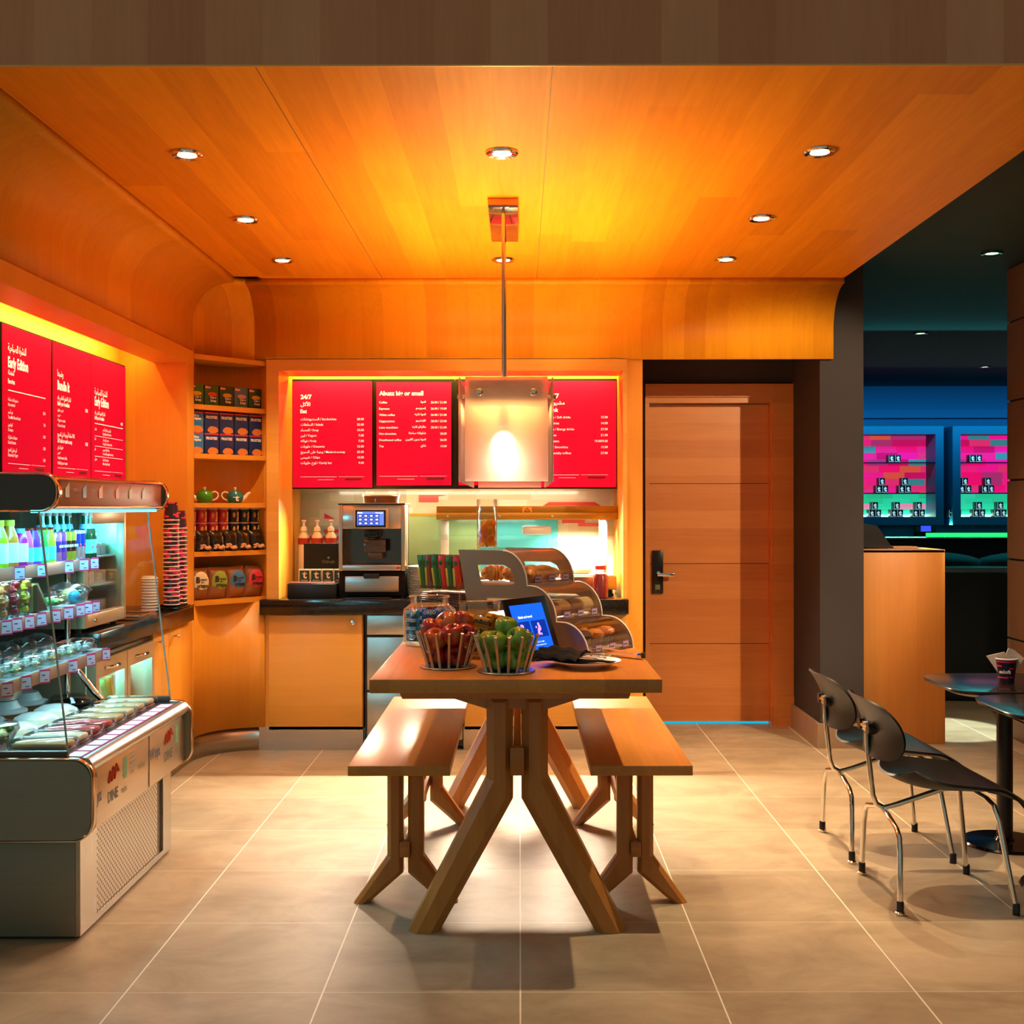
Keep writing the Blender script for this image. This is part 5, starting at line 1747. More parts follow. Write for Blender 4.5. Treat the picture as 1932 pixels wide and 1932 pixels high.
def chair(cy, lab, first=None):
    if first:
        return dup(first, (1.258, cy, 0), lab)
    t = thing('dining_chair', lab, 'chair', (1.258, cy, 0), 0, 'black plywood chairs at the small tables')
    MB().grid(seat_fn, 20, 24, 0.009).build('seat', CHB, t, angle=60)
    MB().grid(back_fn, 20, 16, 0.008).build('backrest', CHB, t, angle=60)
    R = 0.0095
    sp = [(-0.046, 0, 0.585), (-0.044, 0, 0.52), (-0.025, 0, 0.345), (-0.012, 0, 0.312), (0.015, 0, 0.300), (0.06, 0, 0.312), (0.22, 0, 0.366), (0.30, 0, 0.372)]
    MB().tube(sp, R, 12).build('spine', M['chrome'], t)
    rl = lambda s: [(0.0, s * 0.217, 0.016), (0.004, s * 0.205, 0.20), (0.006, s * 0.192, 0.245), (0.006, s * 0.165, 0.268), (0.008, s * 0.06, 0.292), (0.010, 0, 0.296)]
    fl = lambda s: [(0.384, s * 0.217, 0.016), (0.345, s * 0.175, 0.30), (0.335, s * 0.155, 0.345), (0.325, s * 0.12, 0.360), (0.32, 0, 0.362)]
    for s in (-1, 1):
        l = MB().tube(rl(s), R, 12).build('rear_leg', M['chrome'], t)
        MB().lathe([(0.013, 0.012), (0.0125, 0.042), (0.010, 0.046)], (0.0, s * 0.217, 0), 14).build('rubber_boot', M['black'], l)
        MB().lathe([(0.012, 0.0), (0.0165, 0.002), (0.0165, 0.008), (0.011, 0.013)], (0.0, s * 0.217, 0), 14).build('glide', M['chrome'], l)
        l = MB().tube(fl(s), R, 12).build('front_leg', M['chrome'], t)
        MB().lathe([(0.013, 0.0), (0.0125, 0.034), (0.010, 0.038)], (0.384, s * 0.217, 0), 14).build('rubber_boot', M['black'], l)
    MB().cyl((-0.050, -0.045, 0.585), (-0.050, 0.045, 0.585), 0.009).box(-0.058, -0.036, -0.020, 0.020, 0.570, 0.602, 0.004).build('back_bracket', M['chrome'], t)
    mb = MB()
    for s in (-1, 1):
        mb.lathe([(0.019, -0.012), (0.019, 0.012)], mat=Matrix.Translation((-0.047, s * 0.052, 0.585)) @ Matrix.Rotation(pi / 2, 4, 'Y'), n_=14)
    mb.build('rubber_mount', M['black'], t)
    return t


c1 = chair(4.112, 'black plywood chair with chrome legs, nearest the camera on the right')
chair(4.678, 'black plywood chair with chrome legs, behind the nearest one and beside the pillar', c1)


def small_table(cy, lab):
    t = thing('cafe_table', lab, 'table', (1.965, cy, 0), 0, 'black pedestal tables on the right')
    pts = []
    for k in range(48):
        a = 2 * pi * k / 48
        c, s = cos(a), sin(a)
        r = (abs(c) ** 4.5 + abs(s) ** 4.5) ** (-1 / 4.5)
        pts.append((0.305 * r * c, 0.262 * r * s))
    mb = MB()
    m_ = len(pts)
    rings = [(0.90, 0.624), (0.985, 0.636), (1.0, 0.645), (0.995, 0.649), (0.97, 0.6505)]
    vs = [(p[0] * k, p[1] * k, z) for k, z in rings for p in pts]
    fs = [(i * m_ + k, i * m_ + (k + 1) % m_, (i + 1) * m_ + (k + 1) % m_, (i + 1) * m_ + k) for i in range(len(rings) - 1) for k in range(m_)]
    fs += [tuple(range(m_))[::-1], tuple(range((len(rings) - 1) * m_, len(rings) * m_))]
    mb.add(vs, fs, True).build('tabletop', pm('181210', 0.2, var=0.2, spec=0.4), t)
    MB().cyl((-0.02, 0.02, 0.012), (-0.02, 0.02, 0.63), 0.031, n_=20).build('column', M['black'], t)
    MB().lathe([(0.0, 0.0), (0.163, 0.0), (0.166, 0.005), (0.160, 0.012), (0.04, 0.017), (0.031, 0.03)], (-0.02, 0.02, 0), 40).build('base', M['blackgloss'], t)


small_table(4.70, 'black pedestal table carrying the paper cup of napkins')
small_table(4.145, 'black pedestal table at the right edge, nearest the camera')
t = thing('napkin_cup', 'dark paper cup with pink bars on the farther pedestal table', 'cup', (1.939, 4.69, 0.6505), -0.35)
MB().lathe([(0.0, 0.0), (0.030, 0.0), (0.0415, 0.094)], n_=28, cap=False).build('wall', pm('1a1c34', 0.35), t)
MB().lathe([(0.042, 0.092), (0.0445, 0.094), (0.0445, 0.0975), (0.041, 0.099)], n_=28, cap=False).build('rim', M['white'], t)


def band(mb, a0, a1, z0, z1):
    f_ = lambda z: 0.030 + 0.0115 * z / 0.094 + 0.0006
    mb.grid(lambda u, v: (f_(z0 + (z1 - z0) * v) * cos(a0 + (a1 - a0) * u), f_(z0 + (z1 - z0) * v) * sin(a0 + (a1 - a0) * u), z0 + (z1 - z0) * v), 12, 1)


mb = MB()
for a0, a1, z0, z1 in ((3.4, 4.25, 0.066, 0.072), (3.5, 4.9, 0.020, 0.026), (5.05, 5.5, 0.022, 0.027), (5.0, 5.5, 0.056, 0.063), (3.3, 5.6, 0.083, 0.090), (5.7, 7.0, 0.03, 0.036), (1.0, 2.5, 0.05, 0.056)):
    band(mb, a0, a1, z0, z1)
mb.build('pink_bar', pm('e82c60', 0.4), t)
mb = MB()
mb.text('aloft', 0.020, (-0.002, -0.0372, 0.040), align='CENTER', bold=0.02)
mb.box(-0.027, -0.019, -0.0372, -0.0365, 0.041, 0.050)
mb.build('lettering', M['whiteprint'], t)
for i, (rz, ti, lab) in enumerate(((0.25, -0.5, 'white paper napkin leaning left out of the cup on the table'), (0.1, 0.45, 'white paper napkin leaning right out of the cup on the table'))):
    o = MB().grid(lambda u, v: ((u - 0.5) * (0.050 + 0.02 * v), 0.004 * sin(3 * u) + (0.006 if i else -0.006), v * 0.10 - (0.02 * abs(u - 0.3) if i else 0.02 * u)), 8, 8, 0.004).build('paper_napkin', pm('e8dcd4', 0.8))
    o.location = (1.939, 4.69, 0.6505 + 0.035)
    o.rotation_euler = (0, ti, -0.3 + rz)
    tag(o, lab, 'napkin', 'paper napkins in the cup')

# lectern / host stand
t = thing('lectern', 'tall orange wood service desk beside the dark pillar', 'desk', (2.18, 6.7, 0))
MB().box(1.945, 2.423, 6.70, 6.73, 0.0, 1.108, 0.003).build('front_panel', M['lectern'], t, True)
MB().box(1.945, 2.423, 6.73, 7.25, 0.02, 1.09).build('body', M['lectern'], t, True)
MB().box(1.945, 2.423, 6.70, 7.27, 1.09, 1.108, 0.002).build('top', M['lectern'], t, True)
t = thing('pos_terminal', 'black till screen on top of the orange wood desk', 'till', (2.04, 6.98, 1.108))
MB().prism([(-0.03, -0.10, 0.01), (0.11, -0.10, 0.0), (0.13, -0.10, 0.012), (0.05, -0.10, 0.135), (-0.05, -0.10, 0.15)], (0, 0.22, 0)).build('screen_housing', M['black'], t)
MB().prism([(0.065, -0.085, 0.115), (0.135, -0.085, 0.013), (0.137, -0.085, 0.015), (0.068, -0.085, 0.118)], (0, 0.19, 0)).build('screen', pm('26343c', 0.15), t)
MB().box(-0.04, 0.10, -0.08, 0.10, 0.0, 0.012, 0.003).build('base', M['black'], t)
o = MB().box(0, 0.14, -0.06, 0.06, 0, 0.012, 0.002).build('order_pad', pm('c08850', 0.6))
o.location = (2.19, 6.95, 1.108)
tag(o, 'small tan pad on the desk right of the black till', 'pad')

# backlit bar shelves
FB = pm('2a6c94', 0.5)


def bar_case(lab, x0, x1):
    t = thing('display_cabinet', lab, 'cabinet', ((x0 + x1) / 2, 13.45, 1.15), 0, 'backlit display cabinets on the blue wall')
    fw = 0.09
    MB().box(x0, x1, 13.20, 13.58, 1.15, 1.15 + fw).box(x0, x1, 13.20, 13.58, 2.26 - fw, 2.26).box(x0, x0 + fw, 13.20, 13.58, 1.15 + fw, 2.26 - fw).box(x1 - fw, x1, 13.20, 13.58, 1.15 + fw, 2.26 - fw).build('frame', FB, t, True)
    MB().box(x0 + fw, x1 - fw, 13.52, 13.56, 1.51, 2.26 - fw).build('pink_backlight', M['barpink'], t, True)
    MB().box(x0 + fw, x1 - fw, 13.52, 13.56, 1.15 + fw, 1.51).build('green_backlight', M['bargreen'], t, True)
    for z in (1.50, 1.845):
        MB().box(x0 + fw, x1 - fw, 13.22, 13.52, z, z + 0.012).build('glass_shelf', pm('3a1840', 0.2), t, True)
    MB().box(x0 + fw, x1 - fw, 13.50, 13.515, 1.245, 1.26).build('led_strip', glow('bar_led_%d' % int(x0 * 10), 'd0ffe8', 9), t, True)


bar_case('backlit pink and green display cabinet nearer the dark pillar', 3.0, 4.76)
bar_case('backlit pink and green display cabinet nearer the right wall', 4.86, 6.6)
TB = pm('12303a', 0.4)
bx0 = None
spots = []
K13 = 13.33 / 2219


def sp_(u, v):
    return ((u - 980.5) * K13, 1.35 - (v - 958) * K13)


for ci, off in ((0, 0.0), (1, 155.0)):
    c = ('left', 'right')[ci]
    lo = [(1647, 1), (1688, 2), (1729, 3)] if ci == 0 else [(1797, 1), (1842, 2), (1882, 3)]
    for u, n_ in lo:
        spots += [(u - 6, 1.24, c, 'bottom shelf', n_, 'left base box'), (u + 6, 1.24, c, 'bottom shelf', n_, 'right base box'), (u, 1.325, c, 'bottom shelf', n_, 'top box')]
    mid = [(1660, 1), (1703, 2)] if ci == 0 else [(1816, 1), (1859, 2)]
    for u, n_ in mid:
        spots += [(u - 6, 1.513, c, 'middle shelf', n_, 'left base box'), (u + 6, 1.513, c, 'middle shelf', n_, 'right base box'), (u, 1.598, c, 'middle shelf', n_, 'top box')]
    u = 1684 if ci == 0 else 1836
    spots += [(u - 6, 1.858, c, 'top shelf', 1, 'left of the pair'), (u + 6, 1.858, c, 'top shelf', 1, 'right of the pair')]
for u, z, c, sh, n_, w in spots:
    x = sp_(u, 0)[0]
    lab = 'dark tea box with pale letter, %s cabinet, %s, group %s, %s' % (c, sh, ('one', 'two', 'three')[n_ - 1], w)
    if bx0 is None:
        bx0 = thing('tea_box', lab, 'tea box', (x, 13.30, z), 0, 'tea boxes in the backlit cabinets')
        MB().box(-0.034, 0.034, -0.05, 0.05, 0, 0.083, 0.002).build('carton', TB, bx0)
        MB().text('t', 0.075, (0.002, -0.0515, 0.020), align='CENTER', bold=0.06).box(-0.03, 0.03, -0.0512, -0.0505, 0.004, 0.008).box(-0.03, -0.027, -0.0512, -0.0505, 0.004, 0.078).build('lettering', pm('d8f4f8', 0.4, es=0.25), bx0)
    else:
        dup(bx0, (x, 13.30, z), lab)
t = thing('wall_controller', 'small dark wall controller with a blue display under the backlit cabinets', 'controller', (4.68, 13.59, 1.02))
MB().box(-0.12, 0.12, -0.03, 0, 0, 0.155, 0.004).build('housing', M['black'], t)
MB().box(-0.055, 0.06, -0.033, -0.029, 0.05, 0.115).build('display', glow('controller_screen', '2030d0', 1.5), t)
# bar counter and long padded bench back
t = thing('bar_counter', 'long black bar counter with a glowing green edge in front of the blue wall', 'bar counter', (4.6, 11.9, 0))
MB().box(3.4, 6.98, 12.1, 12.5, 0.0, 1.01).build('body', M['black'], t, True)
MB().box(3.3, 6.98, 12.0, 12.6, 1.01, 1.035, 0.004).build('top', M['blackgloss'], t, True)
MB().box(4.35, 6.98, 12.58, 12.6, 1.035, 1.075).build('light_edge', glow('bar_edge', '20c868', 0.8), t, True)
t = thing('lounge_sofa', 'dark high-backed lounge sofa with teal-lit cushions seen beyond the orange wood desk', 'sofa', (4.0, 8.3, 0), -0.12)
MB().box(-1.5, 1.6, -0.25, 0.05, 0.0, 0.93, 0.04, seg=3).build('back', pm('0b0e10', 0.7), t)
MB().box(-1.5, 1.6, 0.05, 0.75, 0.05, 0.42, 0.05, seg=3).build('seat', pm('0b0e10', 0.7), t)
for i in range(4):
    MB().ball((-1.05 + 0.72 * i, 0.16, 0.93), 0.3, 22, 12, (1.35, 0.6, 0.32)).build('cushion', pm('1a4a52', 0.7), t)
MB().box(-1.5, 1.6, -0.27, -0.23, 0.895, 0.935, 0.012).build('piping_rail', pm('4a6c6c', 0.3), t)
# ================================================================== refrigerated display on the left
t = thing('display_fridge', 'open-front stainless refrigerated display full of drinks and salads at the left edge', 'display fridge', (-1.375, 4.18, 0.0))
DF = t
MB().box(-2.05, -1.385, 3.676, 4.63, 0.01, 0.33, 0.004).build('base', M['darksteel'], t, True)
gp = MB().box(-1.39, -1.375, 3.676, 3.822, 0.012, 0.33).box(-1.39, -1.375, 4.53, 4.63, 0.012, 0.33).box(-1.39, -1.375, 3.822, 4.53, 0.012, 0.034).box(-1.39, -1.375, 3.822, 4.53, 0.312, 0.33).build('base_front', M['steelz'], t, True)
MB().box(-1.388, -1.381, 3.824, 4.475, 0.036, 0.311).build('grille', M['grille'], gp, True)
MB().box(-1.387, -1.384, 4.475, 4.53, 0.034, 0.312).build('gap_shade', pm('4a4238', 0.4, 0.6), gp, True)  # dark strip stands in for the shaded gap beside the grille


def round_prof(x0, x1, z0, z1, r, both=True):
    pts = [(x0, z0)]
    pts += [(x1 - r + r * sin(w), z0 + r - r * cos(w)) for w in q90(8)]
    pts += [(x1 - r + r * cos(w), z1 - r + r * sin(w)) for w in q90(8)]
    pts += [(x0, z1)]
    return pts


def end_plate(nm, parent, x0, x1, z0, z1, r, y0, y1, mat, trim):
    pp = round_prof(x0, x1, z0, z1, r)
    e = MB().prism([(p[0], y0, p[1]) for p in pp], (0, y1 - y0, 0), True).build(nm, mat, parent, True)
    w = y1 - y0 + 0.012
    cz = (z0 + z1) / 2
    ol = [(p[0] + (0.004 if p[0] > x1 - r - 0.01 else 0), p[1] + (0.004 if p[1] > cz else -0.004)) for p in pp]
    mb = MB().grid(lambda u, v: (ol[int(round(u * (len(ol) - 1)))][0], y0 - 0.003 + w * v, ol[int(round(u * (len(ol) - 1)))][1]), len(ol) - 1, 1)
    tr = mb.build('edge_trim', trim, e, True)
    md = tr.modifiers.new('thick', 'SOLIDIFY'); md.thickness = 0.004; md.offset = 0
    return e


TINTED_CHROME = pm('e0c0a0', 0.12, 1.0, 0.02)  # chrome trim, copper tint of its reflections put into the colour
end_plate('lower_end_plate', t, -2.05, -1.322, 0.327, 0.573, 0.06, 3.62, 3.65, M['darksteel'], TINTED_CHROME)
end_plate('lower_end_plate', t, -2.05, -1.322, 0.327, 0.573, 0.06, 4.713, 4.733, M['darksteel'], TINTED_CHROME)
fp = MB().box(-1.40, -1.345, 3.65, 4.713, 0.335, 0.530, 0.003).build('front_panel', steel('fridge_front', 'dcc8ac', 0.3, 'Y', 0.85), t, True)
MB().tube([(-1.352, 3.65, 0.550), (-1.352, 4.713, 0.550)], 0.026, 16).build('bumper_rail', M['steely'], t, True)
MB().box(-1.346, -1.343, 4.262, 4.264, 0.34, 0.528).build('seam', pm('8a7860', 0.4), fp, True)
XP = -1.3442


def fx(mb, s, size, y, z, **k):
    return mb.text(s, size, (XP, y, z), (0, 1, 0), (0, 0, 1), **k)


mb = MB()
fx(mb, 'xyz', 0.058, 3.712, 0.415, bold=0.03, squeeze=0.8)
fx(mb, 'W xyz', 0.052, 4.272, 0.432, bold=0.04, squeeze=0.85)
mb.build('lettering', pm('4c5464', 0.5), fp, True)
mb = MB()
fx(mb, 'DINE', 0.050, 3.834, 0.388, bold=0.03, squeeze=0.9)
fx(mb, 'DINE', 0.050, 4.446, 0.392, bold=0.03, squeeze=0.9)
mb.build('lettering', M['greyprint'], fp, True)
mb = MB()
fx(mb, 'relax', 0.034, 3.965, 0.388, squeeze=0.9)
fx(mb, 'relax', 0.034, 4.58, 0.395, squeeze=0.9)
fx(mb, 're:fuel', 0.036, 4.138, 0.430, squeeze=0.85)
mb.build('lettering', pm('8a7c6c', 0.5), fp, True)
mb = MB()
for y0, z0 in ((3.842, 0.452), (4.452, 0.455)):
    mb = MB()
    pts = [(0, 0.0), (0.012, 0.034), (0.022, 0.004), (0.036, 0.042), (0.044, 0.006), (0.062, 0.046), (0.078, 0.022)]
    mb.tube([(XP, y0 + p[0] * 1.2, z0 + p[1]) for p in pts], 0.0052, 6)
    mb.build('red_squiggle', pm('d85030', 0.5), fp, True)
mb = MB()
for y0 in (3.985, 4.585):
    mb.box(XP - 0.001, XP, y0, y0 + 0.036, 0.432, 0.505)
mb.build('green_patch', pm('5c9a6c', 0.5), fp, True)
mb = MB()
for k in range(4):
    mb.box(XP - 0.001, XP, 4.058, 4.108, 0.452 + 0.016 * k, 0.459 + 0.016 * k)
fx(mb, 'mai', 0.026, 4.06, 0.432, bold=0.02)
mb.build('striped_patch', pm('8a9080', 0.5), fp, True)

MB().box(-2.04, -1.45, 3.66, 4.705, 0.46, 0.52).build('well_floor', pm('20242a', 0.3), t, True)
MB().box(-1.45, -1.35, 3.65, 4.713, 0.535, 0.5735).box(-1.45, -1.43, 3.65, 4.713, 0.48, 0.56).build('ledge', pm('34302e', 0.35, 0.3), t, True)
MB().box(-2.055, -2.045, 3.64, 4.72, 0.33, 1.34).build('back_panel', pm('14110f', 0.25), t, True)
for y in (3.648, 4.712):
    MB().prism([(-2.0, y, 0.585), (-1.402, y, 0.585), (-1.492, y, 1.342), (-2.0, y, 1.342)], (0, 0.006, 0)).build('end_glass', M['glass'], t, True)
    MB().cyl((-1.402, y + 0.003, 0.585), (-1.492, y + 0.003, 1.342), 0.0035, n_=8).build('glass_edge', pm('a8b4ac', 0.15, 0.5), t, True)
    MB().box(-1.66, -1.402, y - 0.006, y + 0.014, 0.572, 0.597, 0.003).build('glass_holder', pm('4c4640', 0.35, 0.5), t, True)
end_plate('canopy_end', t, -2.05, -1.421, 1.345, 1.455, 0.052, 3.60, 3.63, pm('4a4340', 0.2, 0.5), TINTED_CHROME)
end_plate('canopy_end', t, -2.05, -1.421, 1.345, 1.455, 0.052, 4.715, 4.735, pm('5c5854', 0.25, 0.5), TINTED_CHROME)
cf = MB().box(-2.05, -1.435, 3.63, 4.715, 1.348, 1.452, 0.004).build('canopy', pm('a87864', 0.45, spec=0.2), t, True)  # matt pinkish colour stands in for reflections in the mirror-like canopy
MB().tube([(-1.438, 3.63, 1.446), (-1.438, 4.728, 1.446)], 0.006, 10).tube([(-1.438, 3.63, 1.354), (-1.438, 4.728, 1.354)], 0.006, 10).build('trim_rail', TINTED_CHROME, cf, True)
for y, c in ((3.73, '8a9038'), (3.878, '3a5a9a'), (4.027, 'd87c34'), (4.193, 'b84030'), (4.337, '8a9a40'), (4.486, '8090a0')):
    MB().prism([(-1.4345, y - 0.02, 1.385), (-1.4345, y + 0.014, 1.385), (-1.4345, y + 0.014, 1.432), (-1.4345, y - 0.02, 1.414)], (0.0015, 0, 0)).build('logo_flag', pm(c, 0.4), cf, True)
mb = MB()
for y in (3.66, 3.80, 3.95, 4.10, 4.255, 4.40, 4.56):
    mb.text('re:fuel', 0.022, (-1.4335, y - 0.02, 1.404), (0, 1, 0), (0, 0, 1), squeeze=0.8)
mb.build('lettering', pm('7a6a60', 0.4), cf, True)
MB().box(-1.52, -1.45, 3.65, 4.70, 1.336, 1.346, 0.003).build('light_bar', glow('canopy_light_bar', '58d0f0', 1.6), t, True)
for y in (3.70, 4.68):
    MB().cyl((-1.80, y, 0.50), (-1.80, y, 1.345), 0.011, n_=12).build('shelf_post', M['chrome'], t, True)
MB().tube([(-1.80, 4.685, 0.80), (-1.76, 4.688, 0.70), (-1.70, 4.69, 0.62), (-1.66, 4.69, 0.58)], 0.012, 12).build('curved_brace', M['chrome'], t, True)
SHELF = ((-1.69, 1.152), (-1.69, 0.980), (-1.649, 0.791))
for x, z in SHELF:
    sh = MB().box(-2.03, x, 3.665, 4.70, z - 0.012, z).build('shelf', pm('c8dce4', 0.2), t, True)
    MB().box(x - 0.004, x + 0.002, 3.665, 4.70, z - 0.042, z + 0.003, 0.001).build('price_rail', pm('94806e', 0.4, 0.3), sh, True)

tg = None
sets = ((SHELF[0], (3.945, 4.128, 4.378, 4.527, 4.64), 'top'), (SHELF[1], (3.844, 3.928, 4.026, 4.123, 4.25, 4.373, 4.494, 4.571, 4.65), 'middle'), (SHELF[2], (3.75, 3.898, 4.05, 4.307, 4.493, 4.653), 'lowest'))
for (x, z), ys, nm in sets:
    for i, y in enumerate(ys):
        lab = 'white and pink price tag hanging from the %s fridge shelf, %s from the left' % (nm, ORD[i])
        if tg is None:
            tg = thing('price_tag', lab, 'price tag', (x + 0.012, y, z - 0.043), -0.6, 'price tags on the display fridge')
            MB().box(0, 0.0012, -0.021, 0.021, 0, 0.048).build('card', M['tagpink'], tg)
            MB().box(0.0012, 0.0018, -0.018, 0.018, 0.005, 0.041).build('face', M['tagwhite'], tg)
            MB().box(0.0018, 0.0021, -0.011, 0.002, 0.026, 0.030).box(0.0018, 0.0021, -0.002, 0.012, 0.010, 0.013).build('print', pm('504870', 0.5), tg)
        else:
            dup(tg, (x + 0.012, y + random.uniform(-.003, .003), z - 0.043), lab, rot=(random.uniform(-.05, .05), random.uniform(-.12, .02), random.uniform(-0.75, -0.45)))
for i in range(11):
    y = 3.71 + 0.09 * i
    o = thing('price_label', 'flat pink-edged price label on the fridge front ledge, %s from the near end' % ORD[i], 'price label', (-1.395, y, 0.5742), 0, 'price labels along the fridge ledge')
    MB().box(-0.026, 0.026, -0.040, 0.040, 0, 0.0012).build('card', M['tagpink'], o)
    MB().box(-0.022, 0.022, -0.036, 0.036, 0.0012, 0.0018).build('face', M['tagwhite'], o)

# ---- drinks on the top shelf
Z1 = SHELF[0][1] + 0.001


def bottle(name, lab, cat, loc, prof, mat, group, bands=(), cap=None, n_=18):
    b = thing(name, lab, cat, loc, 0, group)
    MB().lathe(prof, n_=n_).build('bottle_body', mat, b)
    for nm, pr, m in bands:
        MB().lathe(pr, n_=n_, cap=False).build(nm, m, b)
    if cap:
        MB().lathe(cap[0], n_=n_).build('cap', cap[1], b)
    return b


JB = [(0, 0), (0.029, 0), (0.031, 0.006), (0.031, 0.085), (0.027, 0.105), (0.016, 0.135), (0.016, 0.143), (0, 0.143)]
JCAP = [(0.018, 0.138), (0.018, 0.158), (0, 0.158)]
j1 = bottle('juice_bottle', 'orange juice bottle with a yellow cap on the top fridge shelf', 'bottle', (-1.722, 3.965, Z1), JB, pm('d87818', 0.2), 'juice bottles on the top fridge shelf',
            (('label_band', [(0.0315, 0.015), (0.0315, 0.082)], pm('d8ece8', 0.4)),), (JCAP, pm('d8c818', 0.4)))
dup(j1, (-1.722, 3.885, Z1), 'lime juice bottle with yellow cap at the left edge of the top fridge shelf', swap={'bottle_body': pm('b0c818', 0.2)})
j2 = bottle('milk_drink_bottle', 'small magenta drink bottle with a pale blue cap, left of the smoothies', 'bottle', (-1.712, 4.03, Z1), [(0, 0), (0.025, 0), (0.026, 0.09), (0.018, 0.108), (0.014, 0.114), (0, 0.114)], pm('c01888', 0.25), None,
            (('label_band', [(0.0265, 0.014), (0.0267, 0.078)], pm('f0f0f0', 0.4)),), ([(0.015, 0.112), (0.015, 0.128), (0, 0.128)], pm('60c8e0', 0.4)))
SB = [(0, 0), (0.028, 0), (0.0285, 0.07), (0.026, 0.09), (0.017, 0.118), (0.017, 0.122), (0, 0.122)]
sm = None
for i, (y, c, nm) in enumerate(((4.093, 'e85888', 'pink'), (4.158, '7838c0', 'purple'), (4.224, '28b848', 'green'), (4.290, 'b8cc30', 'yellow-green'))):
    lab = '%s smoothie bottle with a silver cap on the top fridge shelf' % nm
    if sm is None:
        sm = bottle('smoothie_bottle', lab, 'bottle', (-1.722, y, Z1), SB, pm(c, 0.2), 'smoothie bottles on the top fridge shelf', (('label_band', [(0.0295, 0.010), (0.0295, 0.060)], pm('58c8e0', 0.4)),), ([(0.019, 0.120), (0.020, 0.128), (0, 0.129)], M['chrome']))
    else:
        dup(sm, (-1.722, y, Z1), lab, swap={'bottle_body': pm(c, 0.2)})
for i, (y, c) in enumerate(((4.00, 'e85888'), (4.075, '7838c0'), (4.15, 'e85888'), (4.22, '28b848'))):
    dup(sm, (-1.79, y, Z1), '%s smoothie bottle in the second row of the top fridge shelf, %s from the left' % (('pink', 'purple', 'pink', 'green')[i], ORD[i]), swap={'bottle_body': pm(c, 0.2)})
CANP = [(0, 0.001), (0.018, 0), (0.0215, 0.006), (0.0215, 0.098), (0.018, 0.106), (0.0185, 0.109), (0.016, 0.107), (0, 0.106)]
cn = None
for i, (y, c, c2, nm) in enumerate(((4.345, 'd080a8', '503088', 'pink and violet iced coffee can, first in the row'), (4.393, '9858c0', '503088', 'violet iced coffee can, second in the row'), (4.441, 'b0b838', '3a2418', 'olive iced coffee can, third in the row'), (4.490, 'c0b840', '3a2418', 'olive iced coffee can, fourth in the row'))):
    lab = 'slim %s on the top fridge shelf' % nm
    if cn is None:
        cn = bottle('coffee_can', lab, 'can', (-1.715, y, Z1), CANP, pm(c, 0.2, 0.4), 'slim iced coffee cans on the top fridge shelf', (('brown_band', [(0.0219, 0.035), (0.0219, 0.075)], pm(c2, 0.25)),))
        MB().text('NESCAFE', 0.013, (0.0222, 0, 0.052), (0, 1, 0), (0, 0, 1), align='CENTER', bold=0.04, squeeze=0.8).build('lettering', M['whiteprint'], cn)
    else:
        dup(cn, (-1.715, y, Z1), lab, swap={'bottle_body': pm(c, 0.2, 0.4), 'brown_band': pm(c2, 0.25)})
ec = None
for i, y in enumerate((4.537, 4.583)):
    lab = 'slim blue and silver energy drink can on the top fridge shelf, %s of the two' % ('left', 'right')[i]
    if ec is None:
        ec = bottle('energy_can', lab, 'can', (-1.715, y, Z1), [(p[0], p[1] * 1.04) for p in CANP], pm('d0d8e0', 0.2, 0.7), 'energy drink cans on the top fridge shelf', (('blue_panel', [(0.0219, 0.05), (0.0219, 0.10)], pm('1838b0', 0.2)),))
        MB().ball((0.0205, 0, 0.055), 0.008, 10, 6, (0.3, 1, 1)).build('red_emblem', pm('e03048', 0.4), ec)
    else:
        dup(ec, (-1.715, y, Z1), lab)
GB = [(0, 0), (0.027, 0), (0.0285, 0.004), (0.0285, 0.085), (0.025, 0.105), (0.013, 0.145), (0.012, 0.175), (0, 0.175)]
GR = pm('0c4a2c', 0.08)
gb = None
for i, (x, y) in enumerate(((-1.712, 4.629), (-1.712, 4.675), (-1.775, 4.49), (-1.775, 4.555), (-1.775, 4.62), (-1.775, 4.425), (-1.775, 4.36))):
    lab = ('green glass water bottle second from the right end of the top fridge shelf', 'green glass water bottle at the very right end of the top fridge shelf')[i] if i < 2 else 'green glass water bottle in the row behind the cans, %s from the right' % ORD[(2, 1, 0, 3, 4)[i - 2]]
    if gb is None:
        gb = bottle('water_bottle', lab, 'bottle', (x, y, Z1), GB, GR, 'green water bottles on the top fridge shelf', (('label_band', [(0.029, 0.02), (0.029, 0.075)], pm('70c8e0', 0.4)), ('neck_label', [(0.022, 0.117), (0.0165, 0.136)], pm('78b8d8', 0.4))), ([(0.0135, 0.168), (0.014, 0.182), (0, 0.183)], pm('c08878', 0.4)))
        MB().lathe([(0.0055, 0), (0.0055, 0.001), (0, 0.001)], mat=Matrix.Translation((0.0288, 0.004, 0.045)) @ Matrix.Rotation(pi / 2, 4, 'Y'), n_=5).build('red_star', pm('d83850', 0.5), gb)
    else:
        dup(gb, (x, y, Z1), lab)

